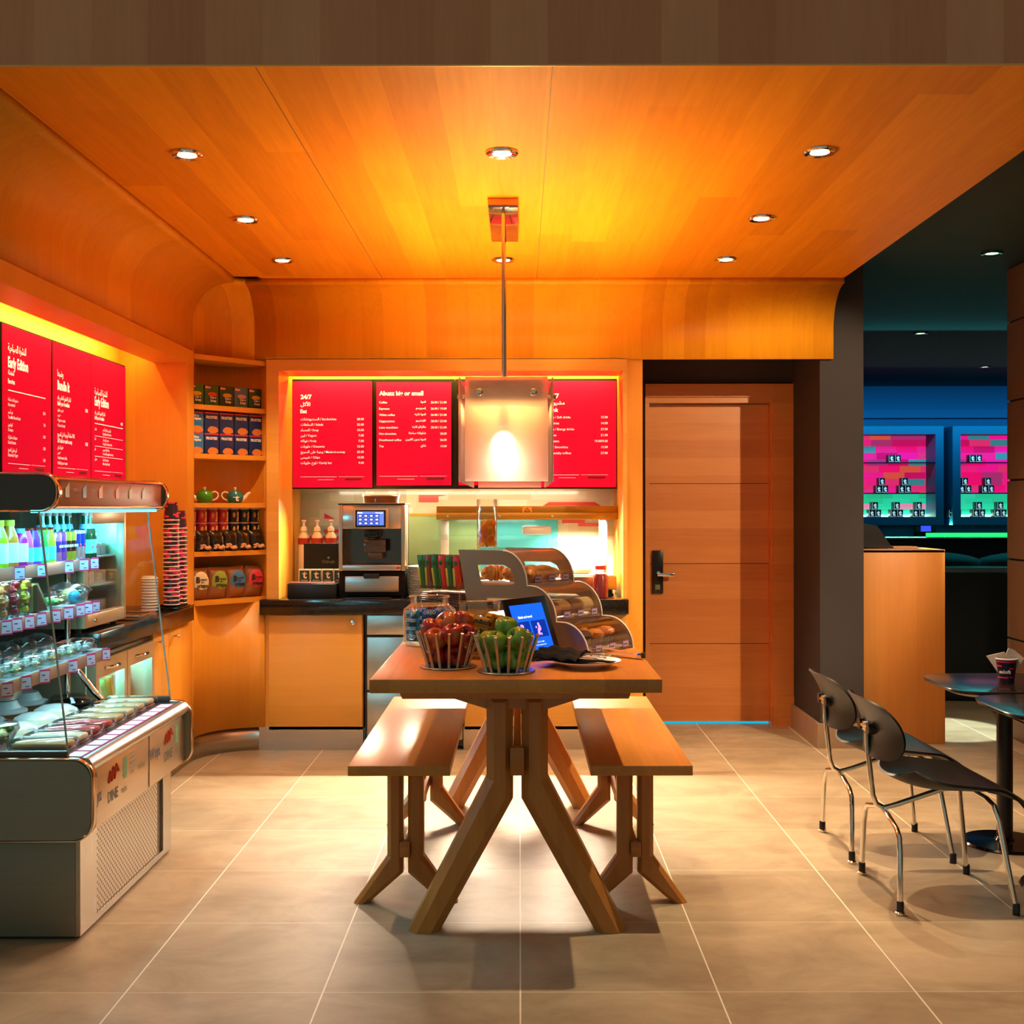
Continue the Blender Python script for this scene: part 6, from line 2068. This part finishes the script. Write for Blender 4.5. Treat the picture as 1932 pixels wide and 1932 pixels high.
# ---- middle shelf: fruit cups, sandwich wedge, salad box, domed bowl
Z2 = SHELF[1][1] + 0.001
fc = None
for i, (y, c, nm) in enumerate(((3.83, 'e8c878', 'yellow melon'), (3.915, 'f0a060', 'peach'), (4.0, 'b02c38', 'red watermelon'), (4.085, 'd8c838', 'yellow pineapple'))):
    lab = 'tall clear cup of %s pieces on the middle fridge shelf' % nm
    m_ = pm(c, 0.35, var=0.3)
    if fc is None:
        fc = thing('fruit_cup', lab, 'fruit cup', (-1.735, y, Z2), 0, 'fruit cups on the middle fridge shelf')
        mb = MB()
        random.seed(3)
        for k in range(26):
            a = random.uniform(0, 6.28); r = random.uniform(0.0, 0.024); z = random.uniform(0.01, 0.105)
            mb.box(-0.010, 0.010, -0.010, 0.010, -0.010, 0.010, 0.003, Matrix.Translation((r * cos(a), r * sin(a), z + 0.004)) @ Matrix.Rotation(random.uniform(0, 3), 4, 'X') @ Matrix.Rotation(random.uniform(0, 3), 4, 'Z'), seg=1)
        mb.build('fruit_pieces', m_, fc)
        MB().lathe([(0.0, 0), (0.030, 0), (0.038, 0.122), (0.0395, 0.125), (0.0, 0.127)], n_=20).build('cup_body', M['plastic'], fc)
    else:
        dup(fc, (-1.735, y, Z2), lab, swap={'fruit_pieces': m_})
t = thing('sandwich_wedge', 'clear triangular sandwich box on the middle fridge shelf', 'sandwich box', (-1.76, 4.20, Z2))
MB().prism([(0.06, -0.05, 0), (0.06, 0.06, 0), (0.06, -0.05, 0.11)], (-0.12, 0, 0)).build('box', M['plastic'], t)
MB().prism([(0.055, -0.045, 0.003), (0.055, 0.048, 0.003), (0.055, -0.045, 0.098)], (-0.014, 0, 0)).prism([(0.022, -0.045, 0.003), (0.022, 0.048, 0.003), (0.022, -0.045, 0.098)], (-0.014, 0, 0)).build('bread', pm('6a5034', 0.8, var=0.3), t)
MB().prism([(0.040, -0.043, 0.004), (0.040, 0.044, 0.004), (0.040, -0.043, 0.094)], (-0.017, 0, 0)).build('filling', pm('c8a860', 0.6, var=0.4), t)
t = thing('salad_box', 'flat clear box of green and yellow salad on the middle fridge shelf', 'salad box', (-1.735, 4.33, Z2))
MB().box(-0.05, 0.045, -0.065, 0.075, 0, 0.05, 0.008).build('box', M['plastic'], t)
mb = MB()
for k in range(16):
    mb.ball((random.uniform(-0.035, 0.03), random.uniform(-0.05, 0.0), random.uniform(0.015, 0.03)), 0.014, 8, 6, (1, 1, 0.7), 0.15)
mb.build('green_leaves', pm('3cb060', 0.5, var=0.4), t)
mb = MB()
for k in range(14):
    mb.ball((random.uniform(-0.035, 0.03), random.uniform(0.01, 0.06), random.uniform(0.015, 0.03)), 0.013, 8, 6, (1, 1, 0.7), 0.15)
mb.build('yellow_pieces', pm('d8c468', 0.5, var=0.3), t)
t = thing('domed_bowl', 'clear domed bowl with a wrap inside at the right end of the middle fridge shelf', 'food bowl', (-1.755, 4.58, Z2))
MB().lathe([(0.0, 0), (0.055, 0), (0.078, 0.045), (0.086, 0.048), (0.086, 0.052), (0.070, 0.066), (0.030, 0.082), (0.0, 0.084)], n_=28).build('bowl', M['plastic'], t)
MB().ball((0.005, -0.01, 0.032), 0.045, 14, 8, (0.8, 1, 0.6), 0.05).build('wrap', pm('d8b878', 0.6, var=0.2), t)
MB().ball((0.03, -0.028, 0.028), 0.030, 12, 8, (0.8, 1, 0.8), 0.06).build('dressing_cup', pm('2a8ca8', 0.4), t)
o = MB().ball((0, 0, 0.04), 0.042, 14, 8, (1, 1.3, 0.7), 0.05).build('wrapped_roll', pm('6a5038', 0.5, var=0.3))
o.location = (-1.88, 4.45, Z2)
tag(o, 'brown wrapped roll behind the domed bowl on the middle fridge shelf', 'roll')

# ---- lowest shelf: clear lidded boxes and domed cups behind
Z3 = SHELF[2][1] + 0.001
lb_ = None
FOOD = [('d0c898', 'pale noodle'), ('80a048', 'green leaf'), ('d8c8a0', 'rice'), ('d09040', 'golden pasta'), ('a8b870', 'green grain'), ('c8d8d0', 'pale fish'), ('e0d8c8', 'white cheese')]
for i in range(6):
    y = 3.76 + 0.158 * i
    c, nm = FOOD[i]
    lab = 'clear lidded box of %s salad on the lowest fridge shelf, %s from the left' % (nm, ORD[i])
    m_ = pm(c, 0.5, var=0.4)
    if lb_ is None:
        lb_ = thing('salad_tray', lab, 'salad box', (-1.715, y, Z3), 0, 'clear salad boxes on the lowest fridge shelf')
        MB().box(-0.055, 0.055, -0.072, 0.072, 0, 0.028, 0.006).build('tray', M['plastic'], lb_)
        MB().box(-0.050, 0.050, -0.068, 0.068, 0.027, 0.052, 0.012).build('lid', M['plastic'], lb_)
        mb = MB()
        for k in range(26):
            mb.ball((random.uniform(-0.04, 0.04), random.uniform(-0.058, 0.058), random.uniform(0.012, 0.026)), random.uniform(0.007, 0.013), 8, 6, (1, 1, 0.7), 0.15)
        mb.build('salad', m_, lb_)
        mb = MB()
        for k in range(9):
            mb.box(-0.006, 0.006, -0.006, 0.006, -0.006, 0.006, 0, Matrix.Translation((random.uniform(-0.04, 0.04), random.uniform(-0.055, 0.055), 0.030)) @ Matrix.Rotation(random.uniform(0, 3), 4, 'Z'))
        mb.build('topping', pm('e8e4d8', 0.5, var=0.2), lb_)
    else:
        dup(lb_, (-1.715, y, Z3), lab, swap={'salad': m_})
db = None
for i in range(6):
    y = 3.79 + 0.15 * i
    lab = 'small clear domed pot at the back of the lowest fridge shelf, %s from the left' % ORD[i]
    if db is None:
        db = thing('domed_pot', lab, 'pot', (-1.86, y, Z3), 0, 'domed pots at the back of the lowest fridge shelf')
        MB().lathe([(0, 0), (0.045, 0), (0.055, 0.04), (0, 0.042)], n_=20).build('pot', pm('3a2c24', 0.3), db)
        MB().lathe([(0.058, 0.042), (0.058, 0.046), (0.050, 0.062), (0.022, 0.076), (0.0, 0.078)], n_=20, cap=False).build('dome_lid', M['plastic'], db)
    else:
        dup(db, (-1.86, y, Z3), lab)

# ---- well of the fridge: sandwich packs, white domed boxes, soup bowls
ZW = 0.521
sp = None
BR = [('e0cca0', 'pale bread'), ('b03028', 'red-topped bread'), ('b83830', 'red-topped bread'), ('c8a068', 'seeded bread'), ('d0b888', 'seeded bread'), ('c8b488', 'dark-edged bread'), ('d8c8a0', 'light bread')]
for i in range(8):
    y = 3.79 + 0.118 * i
    c, nm = (('c89860', 'toasted bread'),) [0] if i == 0 else BR[i - 1]
    lab = 'clear pack of %s sandwich in the fridge well, %s from the near end' % (nm, ORD[i])
    if sp is None:
        sp = thing('sandwich_pack', lab, 'sandwich pack', (-1.535, y, ZW + 0.012), 0, 'sandwich packs in the fridge well')
        MB().box(-0.105, 0.105, -0.052, 0.052, 0, 0.012, 0.004).build('tray', pm('26221e', 0.25), sp)
        MB().box(-0.10, 0.10, -0.050, 0.050, 0.012, 0.076, 0.010).build('lid', M['plastic'], sp)
        MB().box(-0.088, 0.088, -0.043, 0.043, 0.012, 0.029, 0.005).box(-0.088, 0.088, -0.043, 0.043, 0.047, 0.068, 0.009).build('bread', pm(c, 0.7, var=0.3), sp)
        MB().box(-0.090, 0.090, -0.045, 0.045, 0.029, 0.047, 0.004).build('filling', pm('6a4a28', 0.5, var=0.5), sp)
    else:
        dup(sp, (-1.535, y, ZW + 0.012), lab, swap={'bread': pm(c, 0.7, var=0.3), 'filling': pm(('6a4a28', '84202a', 'a03430', '50401c', '6a5030')[i % 5], 0.5, var=0.5)}, rz=0.02 * (i % 3 - 1))
MB().box(-1.65, -1.43, 3.69, 4.69, ZW - 0.001, ZW + 0.012).build('pack_riser', pm('16181c', 0.4), DF, True)
wd = None
for i, (x, y, k) in enumerate(((-1.73, 4.02, 0.9), (-1.73, 4.21, 0.95), (-1.73, 4.385, 1.0), (-1.75, 4.565, 0.9))):
    lab = ('white domed takeaway box in the fridge well, nearest the salad bowl', 'white domed takeaway box in the fridge well, second from the near end', 'white domed takeaway box in the fridge well, third from the near end', 'clear-lidded black bowl at the far end of the fridge well')[i]
    if i == 3:
        b = thing('black_bowl', lab, 'bowl', (x, y, ZW), 0)
        MB().lathe([(0, 0), (0.055, 0), (0.083, 0.075), (0.087, 0.078), (0, 0.074)], n_=28).build('bowl', M['black'], b)
        MB().lathe([(0.088, 0.078), (0.088, 0.084), (0.070, 0.096), (0.062, 0.104), (0.0, 0.106)], n_=28, cap=False).build('lid', M['plastic'], b)
        MB().lathe([(0, 0.080), (0.075, 0.080)], n_=24).build('filling', pm('c89860', 0.6, var=0.3), b)
    elif wd is None:
        wd = thing('takeaway_box', lab, 'takeaway box', (x, y, ZW), 0, 'white domed takeaway boxes in the fridge well')
        MB().lathe([(0, 0), (0.055, 0), (0.078, 0.05), (0.09, 0.053), (0.09, 0.057), (0, 0.055)], n_=28, mat=Matrix.Diagonal((1.1, 0.92, 1, 1))).build('tub', pm('e8e4d4', 0.4), wd)
        MB().lathe([(0.09, 0.057), (0.088, 0.061), (0.078, 0.064), (0.070, 0.082), (0.045, 0.096), (0.0, 0.100)], n_=28, cap=False, mat=Matrix.Diagonal((1.1, 0.92, 1, 1))).build('dome_lid', M['cup'], wd)
        MB().ball((0, 0, 0.055), 0.055, 14, 8, (1.1, 0.92, 0.45), 0.08).build('food', pm('e0cc98', 0.6, var=0.3), wd)
    else:
        dup(wd, (x, y, ZW), lab)
sb_ = None
for i, (x, y) in enumerate(((-1.92, 3.96), (-1.92, 4.16), (-1.92, 4.36), (-1.92, 4.56))):
    lab = 'brown domed soup bowl at the back of the fridge well, %s from the near end' % ORD[i]
    if sb_ is None:
        sb_ = thing('soup_bowl', lab, 'bowl', (x, y, ZW), 0, 'soup bowls at the back of the fridge well')
        MB().lathe([(0, 0), (0.055, 0), (0.080, 0.075), (0, 0.073)], n_=26).build('bowl', pm('7a4418', 0.4), sb_)
        MB().lathe([(0.090, 0.075), (0.090, 0.081), (0.066, 0.090), (0.050, 0.118), (0.0, 0.122)], n_=26, cap=False).build('dome_lid', M['cup'], sb_)
    else:
        dup(sb_, (x, y, ZW), lab)
t = thing('foil_tray', 'crimped foil tray stacked on a soup bowl under the lowest fridge shelf', 'tray', (-1.92, 4.36, ZW + 0.1225))
MB().lathe([(0, 0), (0.058, 0), (0.078, 0.042), (0.088, 0.044), (0.088, 0.048), (0.07, 0.045), (0, 0.045)], n_=28).build('tray_body', pm('b8aca0', 0.3, 0.8), t)
t = thing('salad_bowl', 'clear bowl of carrot, broccoli and cauliflower at the near end of the fridge well', 'salad bowl', (-1.715, 3.82, ZW + 0.052))
MB().lathe([(0, 0), (0.050, 0), (0.082, 0.055), (0.086, 0.058), (0.080, 0.078), (0.05, 0.086), (0, 0.087)], n_=28).build('bowl', M['plastic'], t)
for nm, c, pos in (('carrot_pieces', 'e06820', (-0.035, -0.03)), ('broccoli', '3a7020', (0.03, 0.03)), ('cauliflower', 'e0d498', (0.03, -0.035)), ('tomato_pieces', 'd04830', (-0.03, 0.035))):
    mb = MB()
    for k in range(9):
        mb.ball((pos[0] + random.uniform(-0.022, 0.022), pos[1] + random.uniform(-0.022, 0.022), random.uniform(0.018, 0.062)), random.uniform(0.010, 0.016), 8, 6, jit=0.2)
    mb.build(nm, pm(c, 0.5, var=0.3), t)
t = thing('salmon_tub', 'shallow clear tub of salmon under the salad bowl in the fridge well', 'tub', (-1.715, 3.82, ZW))
MB().lathe([(0, 0), (0.058, 0), (0.075, 0.040), (0.078, 0.044), (0, 0.048)], n_=28).build('tub', M['plastic'], t)
MB().lathe([(0, 0.008), (0.058, 0.008), (0.062, 0.024), (0, 0.026)], n_=24).build('salmon', pm('e08860', 0.5, var=0.2), t)
t = thing('herb_bunch', 'dark green herbs at the near left corner of the fridge well', 'herbs', (-1.80, 3.72, ZW))
mb = MB()
for k in range(40):
    a = random.uniform(0, 6.28)
    r = random.uniform(0, 0.045)
    p = Vector((r * cos(a), r * sin(a), random.uniform(0.02, 0.10)))
    mb.ball(p, random.uniform(0.006, 0.012), 6, 4, (1, 1, 0.5), 0.3)
    mb.tube([(r * 0.3 * cos(a), r * 0.3 * sin(a), 0), p], 0.0012, 5)
mb.build('leaves', pm('24461c', 0.6, var=0.4), t)
t = thing('deli_tub', 'round clear tub of rice and beetroot behind the near end glass of the fridge', 'tub', (-1.615, 3.70, ZW + 0.012))
t.scale = (0.62, 0.62, 0.8); WM[t] = WM[t] @ Matrix.Diagonal((1, 1, 1, 1))
MB().lathe([(0, 0), (0.062, 0), (0.078, 0.045), (0.082, 0.048), (0.074, 0.064), (0, 0.074)], n_=28).build('tub', M['plastic'], t)
MB().lathe([(0, 0.006), (0.060, 0.006), (0.068, 0.040), (0, 0.046)], n_=24).build('rice', pm('d0b890', 0.6, var=0.3), t)
MB().ball((0.02, -0.015, 0.046), 0.028, 12, 6, (1.2, 1, 0.4), 0.1).build('beetroot', pm('8c1c30', 0.4), t)

# ================================================================== corner shelf stock
NRZ = math.atan2(NE.y, NE.x)


def nloc(a, d, z):
    return NICHE @ Vector((a, d, z))


sb_ = None
SOUP = [('2c6428', 'e8c830', 'yellow soup'), ('2c5c28', 'd84018', 'red soup'), ('1c3820', 'c8a050', 'purple-topped mushroom soup'), ('4a6c80', 'c8909c', 'pink-topped soup'), ('1c4a20', 'd0a038', 'chicken soup')]
for i in range(5):
    a = 0.050 + 0.0945 * i
    c, c2, nm = SOUP[i]
    lab = 'instant soup carton with a %s picture, %s from left, top shelf' % (nm, ORD[i])
    if sb_ is None:
        sb_ = thing('soup_carton', lab, 'carton', nloc(a, 0.065, shz[4] + 0.0005), NRZ, 'instant soup cartons on the top corner shelf')
        MB().box(-0.044, 0.044, -0.022, 0.022, 0, 0.113, 0.001).build('carton', pm(c, 0.35), sb_)
        MB().lathe([(0.022, 0), (0.030, 0.03)], mat=Matrix.Translation((0.004, -0.021, 0.030)) @ Matrix.Diagonal((1, 0.08, 1, 1)), n_=18).build('mug_picture', pm('203c28', 0.4), sb_)
        MB().ball((0.004, -0.0225, 0.062), 0.029, 16, 8, (1, 0.05, 0.42)).build('soup_picture', pm(c2, 0.4), sb_)
        MB().box(-0.040, -0.010, -0.0232, -0.022, 0.092, 0.106).build('red_flag', pm('c83028', 0.4), sb_)
        MB().text('Knorr', 0.013, (-0.038, -0.0236, 0.095), bold=0.03).text('Cup a', 0.016, (0.006, -0.0262, 0.040), align='CENTER', bold=0.04).text('Soup', 0.018, (0.008, -0.0262, 0.022), align='CENTER', bold=0.04).build('lettering', M['whiteprint'], sb_)
    else:
        dup(sb_, nloc(a, 0.065 if i else 0.065, shz[4] + 0.0005), lab, swap={'carton': pm(c, 0.35), 'soup_picture': pm(c2, 0.4)})
fr = None
CB, CB2 = pm('14306c', 0.35, var=0.15), pm('2a7ab8', 0.35)
for r in range(2):
    for i in range(5):
        a = 0.047 + 0.0955 * i
        lab = '%s cereal box, %s from left in the %s row of the second shelf' % ('light blue rice' if i == 0 else 'dark blue flakes', ORD[i], ('lower', 'upper')[r])
        if fr is None:
            fr = thing('cereal_box', lab, 'cereal box', nloc(a, 0.06, shz[3] + 0.0005), NRZ, 'small cereal boxes on the corner shelf')
            MB().box(-0.0445, 0.0445, -0.02, 0.02, 0, 0.1135, 0.001).build('carton', CB2, fr)
            MB().box(-0.0446, 0.0446, -0.0203, -0.019, 0.106, 0.1136).build('top_strip', pm('c8384c', 0.4), fr)
            MB().ball((0.008, -0.020, 0.018), 0.032, 16, 8, (1, 0.04, 0.62), 0.08).box(0.028, 0.040, -0.0212, -0.02, 0.008, 0.024).build('flakes_picture', pm('d0843c', 0.5, var=0.4), fr)
            MB().text('Rice', 0.018, (0.0, -0.0206, 0.085), align='CENTER', bold=0.05).text('Krispies', 0.018, (0, -0.0206, 0.070), align='CENTER', bold=0.05).build('lettering', M['whiteprint'], fr)
        elif i == 0:
            dup(fr, nloc(a, 0.06, shz[3] + 0.0005 + 0.114 * r), lab)
        else:
            if r == 0 and i == 1:
                f2 = dup(fr, nloc(a, 0.06, shz[3] + 0.0005), lab, swap={'carton': CB})
                for c in list(f2.children):
                    if c.name.startswith('lettering'):
                        bpy.data.objects.remove(c)
                MB().text('FROSTIES', 0.0195, (0.0, -0.0206, 0.080), align='CENTER', bold=0.05, squeeze=0.85).build('lettering', M['whiteprint'], f2)
            else:
                dup(f2, nloc(a, 0.06, shz[3] + 0.0005 + 0.114 * r), lab)


def teapot(lab, loc, rz, c):
    t = thing('teapot', lab, 'teapot', loc, rz, 'teapots on the corner shelf')
    b = MB().lathe([(0, 0), (0.032, 0), (0.044, 0.018), (0.046, 0.036), (0.040, 0.056), (0.034, 0.061), (0, 0.061)], n_=24).build('body', pm(c, 0.2), t)
    MB().text('t', 0.045, (0.004, -0.0468, 0.012), align='CENTER', bold=0.05).box(-0.018, 0.020, -0.047, -0.0455, 0.030, 0.033).build('lettering', M['whiteprint'], b)
    MB().lathe([(0.035, 0.060), (0.033, 0.064), (0.015, 0.070), (0, 0.071)], n_=24).build('lid', pm(c, 0.2), t)
    MB().lathe([(0.004, 0.070), (0.007, 0.078), (0.008, 0.086), (0, 0.088)], n_=12).build('knob', M['cream'], t)
    MB().tube([(0.036, 0, 0.018), (0.058, 0, 0.034), (0.070, 0, 0.052), (0.084, 0, 0.060)], 0.014, 12, 0.005).build('spout', M['cream'], t)
    MB().tube([(-0.038, 0, 0.056), (-0.055, 0, 0.062), (-0.070, 0, 0.054), (-0.073, 0, 0.038), (-0.062, 0, 0.022), (-0.040, 0, 0.014)], 0.0045, 10).build('handle', M['cream'], t)


teapot('green teapot with its cream spout pointing left', nloc(0.12, 0.075, shz[2] + 0.0005), radians(200), '3c8c1c')
teapot('teal teapot with its cream spout pointing right', nloc(0.315, 0.075, shz[2] + 0.0005), radians(22), '14706c')
cn = None
for r in range(3):
    for i in range(7):
        a = 0.036 + 0.0678 * i
        k = i > 3
        lab = '%s crisp can, %s from the left in the %s row of the fourth shelf' % ('black' if k else 'red', ORD[i], ('bottom', 'middle', 'top')[r])
        m_ = pm('1c1210', 0.3) if k else pm('b81818', 0.3)
        z = shz[1] + 0.0005 + 0.0775 * r
        if cn is None:
            cn = thing('crisp_can', lab, 'can', nloc(a, 0.085, z), NRZ, 'small crisp cans on the corner shelf')
            MB().lathe([(0, 0), (0.031, 0), (0.031, 0.071), (0, 0.071)], n_=22).build('can_body', m_, cn)
            MB().lathe([(0.032, 0.070), (0.0325, 0.0765), (0, 0.077)], n_=22).build('lid', pm('d8c8c0', 0.3), cn)
            MB().text('Pringles', 0.017, (0.016, -0.0315, 0.006), (0, 0, 1), (-1, 0, 0), bold=0.04).build('lettering', pm('f0d890', 0.4), cn)
            MB().ball((-0.008, -0.0285, 0.040), 0.012, 12, 8, (1, 0.2, 1.3)).build('crisp_picture', pm('e0902c', 0.4), cn)
        else:
            dup(cn, nloc(a, 0.085, z), lab, swap={'can_body': m_})
nb = None
for i in range(5):
    a = 0.075 + 0.085 * i
    lab = 'dark foil nut bag, %s from the left in front of the crisp cans' % ORD[i]
    if nb is None:
        nb = thing('nut_bag', lab, 'snack bag', nloc(a, 0.020, shz[1] + 0.057), NRZ, 'nut bags on the corner shelf')
        nb.rotation_euler = (-0.12, 0, NRZ)
        pillow(MB(), 0.088, 0.112, 0.046, 10, 8).build('foil', pm('33261a', 0.18, 0.5, var=0.4), nb)
        mb = MB()
        for k in range(14):
            mb.ball((random.uniform(-0.03, 0.03), random.uniform(-0.024, -0.017), random.uniform(-0.046, -0.024)), random.uniform(0.005, 0.009), 8, 6, (1.3, 1, 1))
        mb.build('nuts', pm('c89870', 0.5, var=0.4), nb)
    else:
        dup(nb, nloc(a, 0.020, shz[1] + 0.057), lab, rot=(-0.12, random.uniform(-0.12, 0.12), NRZ + random.uniform(-0.15, 0.15)))
cb = None
for i, (c, nm) in enumerate((('e8d8b0', 'cream'), ('8ca038', 'green'), ('3c78b0', 'blue'), ('d83848', 'red'))):
    a = 0.062 + 0.118 * i
    lab = 'brown paper crisp bag with a %s label on the bottom shelf' % nm
    if cb is None:
        cb = thing('crisp_bag', lab, 'snack bag', nloc(a, 0.055, shz[0] + 0.087), NRZ, 'brown crisp bags on the corner shelf')
        pillow(MB(), 0.122, 0.172, 0.070, 12, 10).build('bag_body', pm('8a5428', 0.5, var=0.3), cb)
        MB().ball((0.004, -0.027, 0.010), 0.050, 20, 10, (1, 0.21, 1.15)).build('label_patch', pm(c, 0.5), cb)
        MB().text('B', 0.044, (-0.032, -0.0385, 0.008), bold=0.05).text('rown', 0.020, (-0.006, -0.0385, 0.018), bold=0.03).text('bag', 0.013, (0.0, -0.0385, 0.006), bold=0.03).text('crisps', 0.028, (-0.026, -0.0385, -0.018), bold=0.04).build('lettering', pm('2c1c14', 0.5), cb)
    else:
        dup(cb, nloc(a, 0.055, shz[0] + 0.087), lab, swap={'label_patch': pm(c, 0.5)}, rot=(0.0, (0.04, -0.05, 0.05)[i - 1], NRZ))
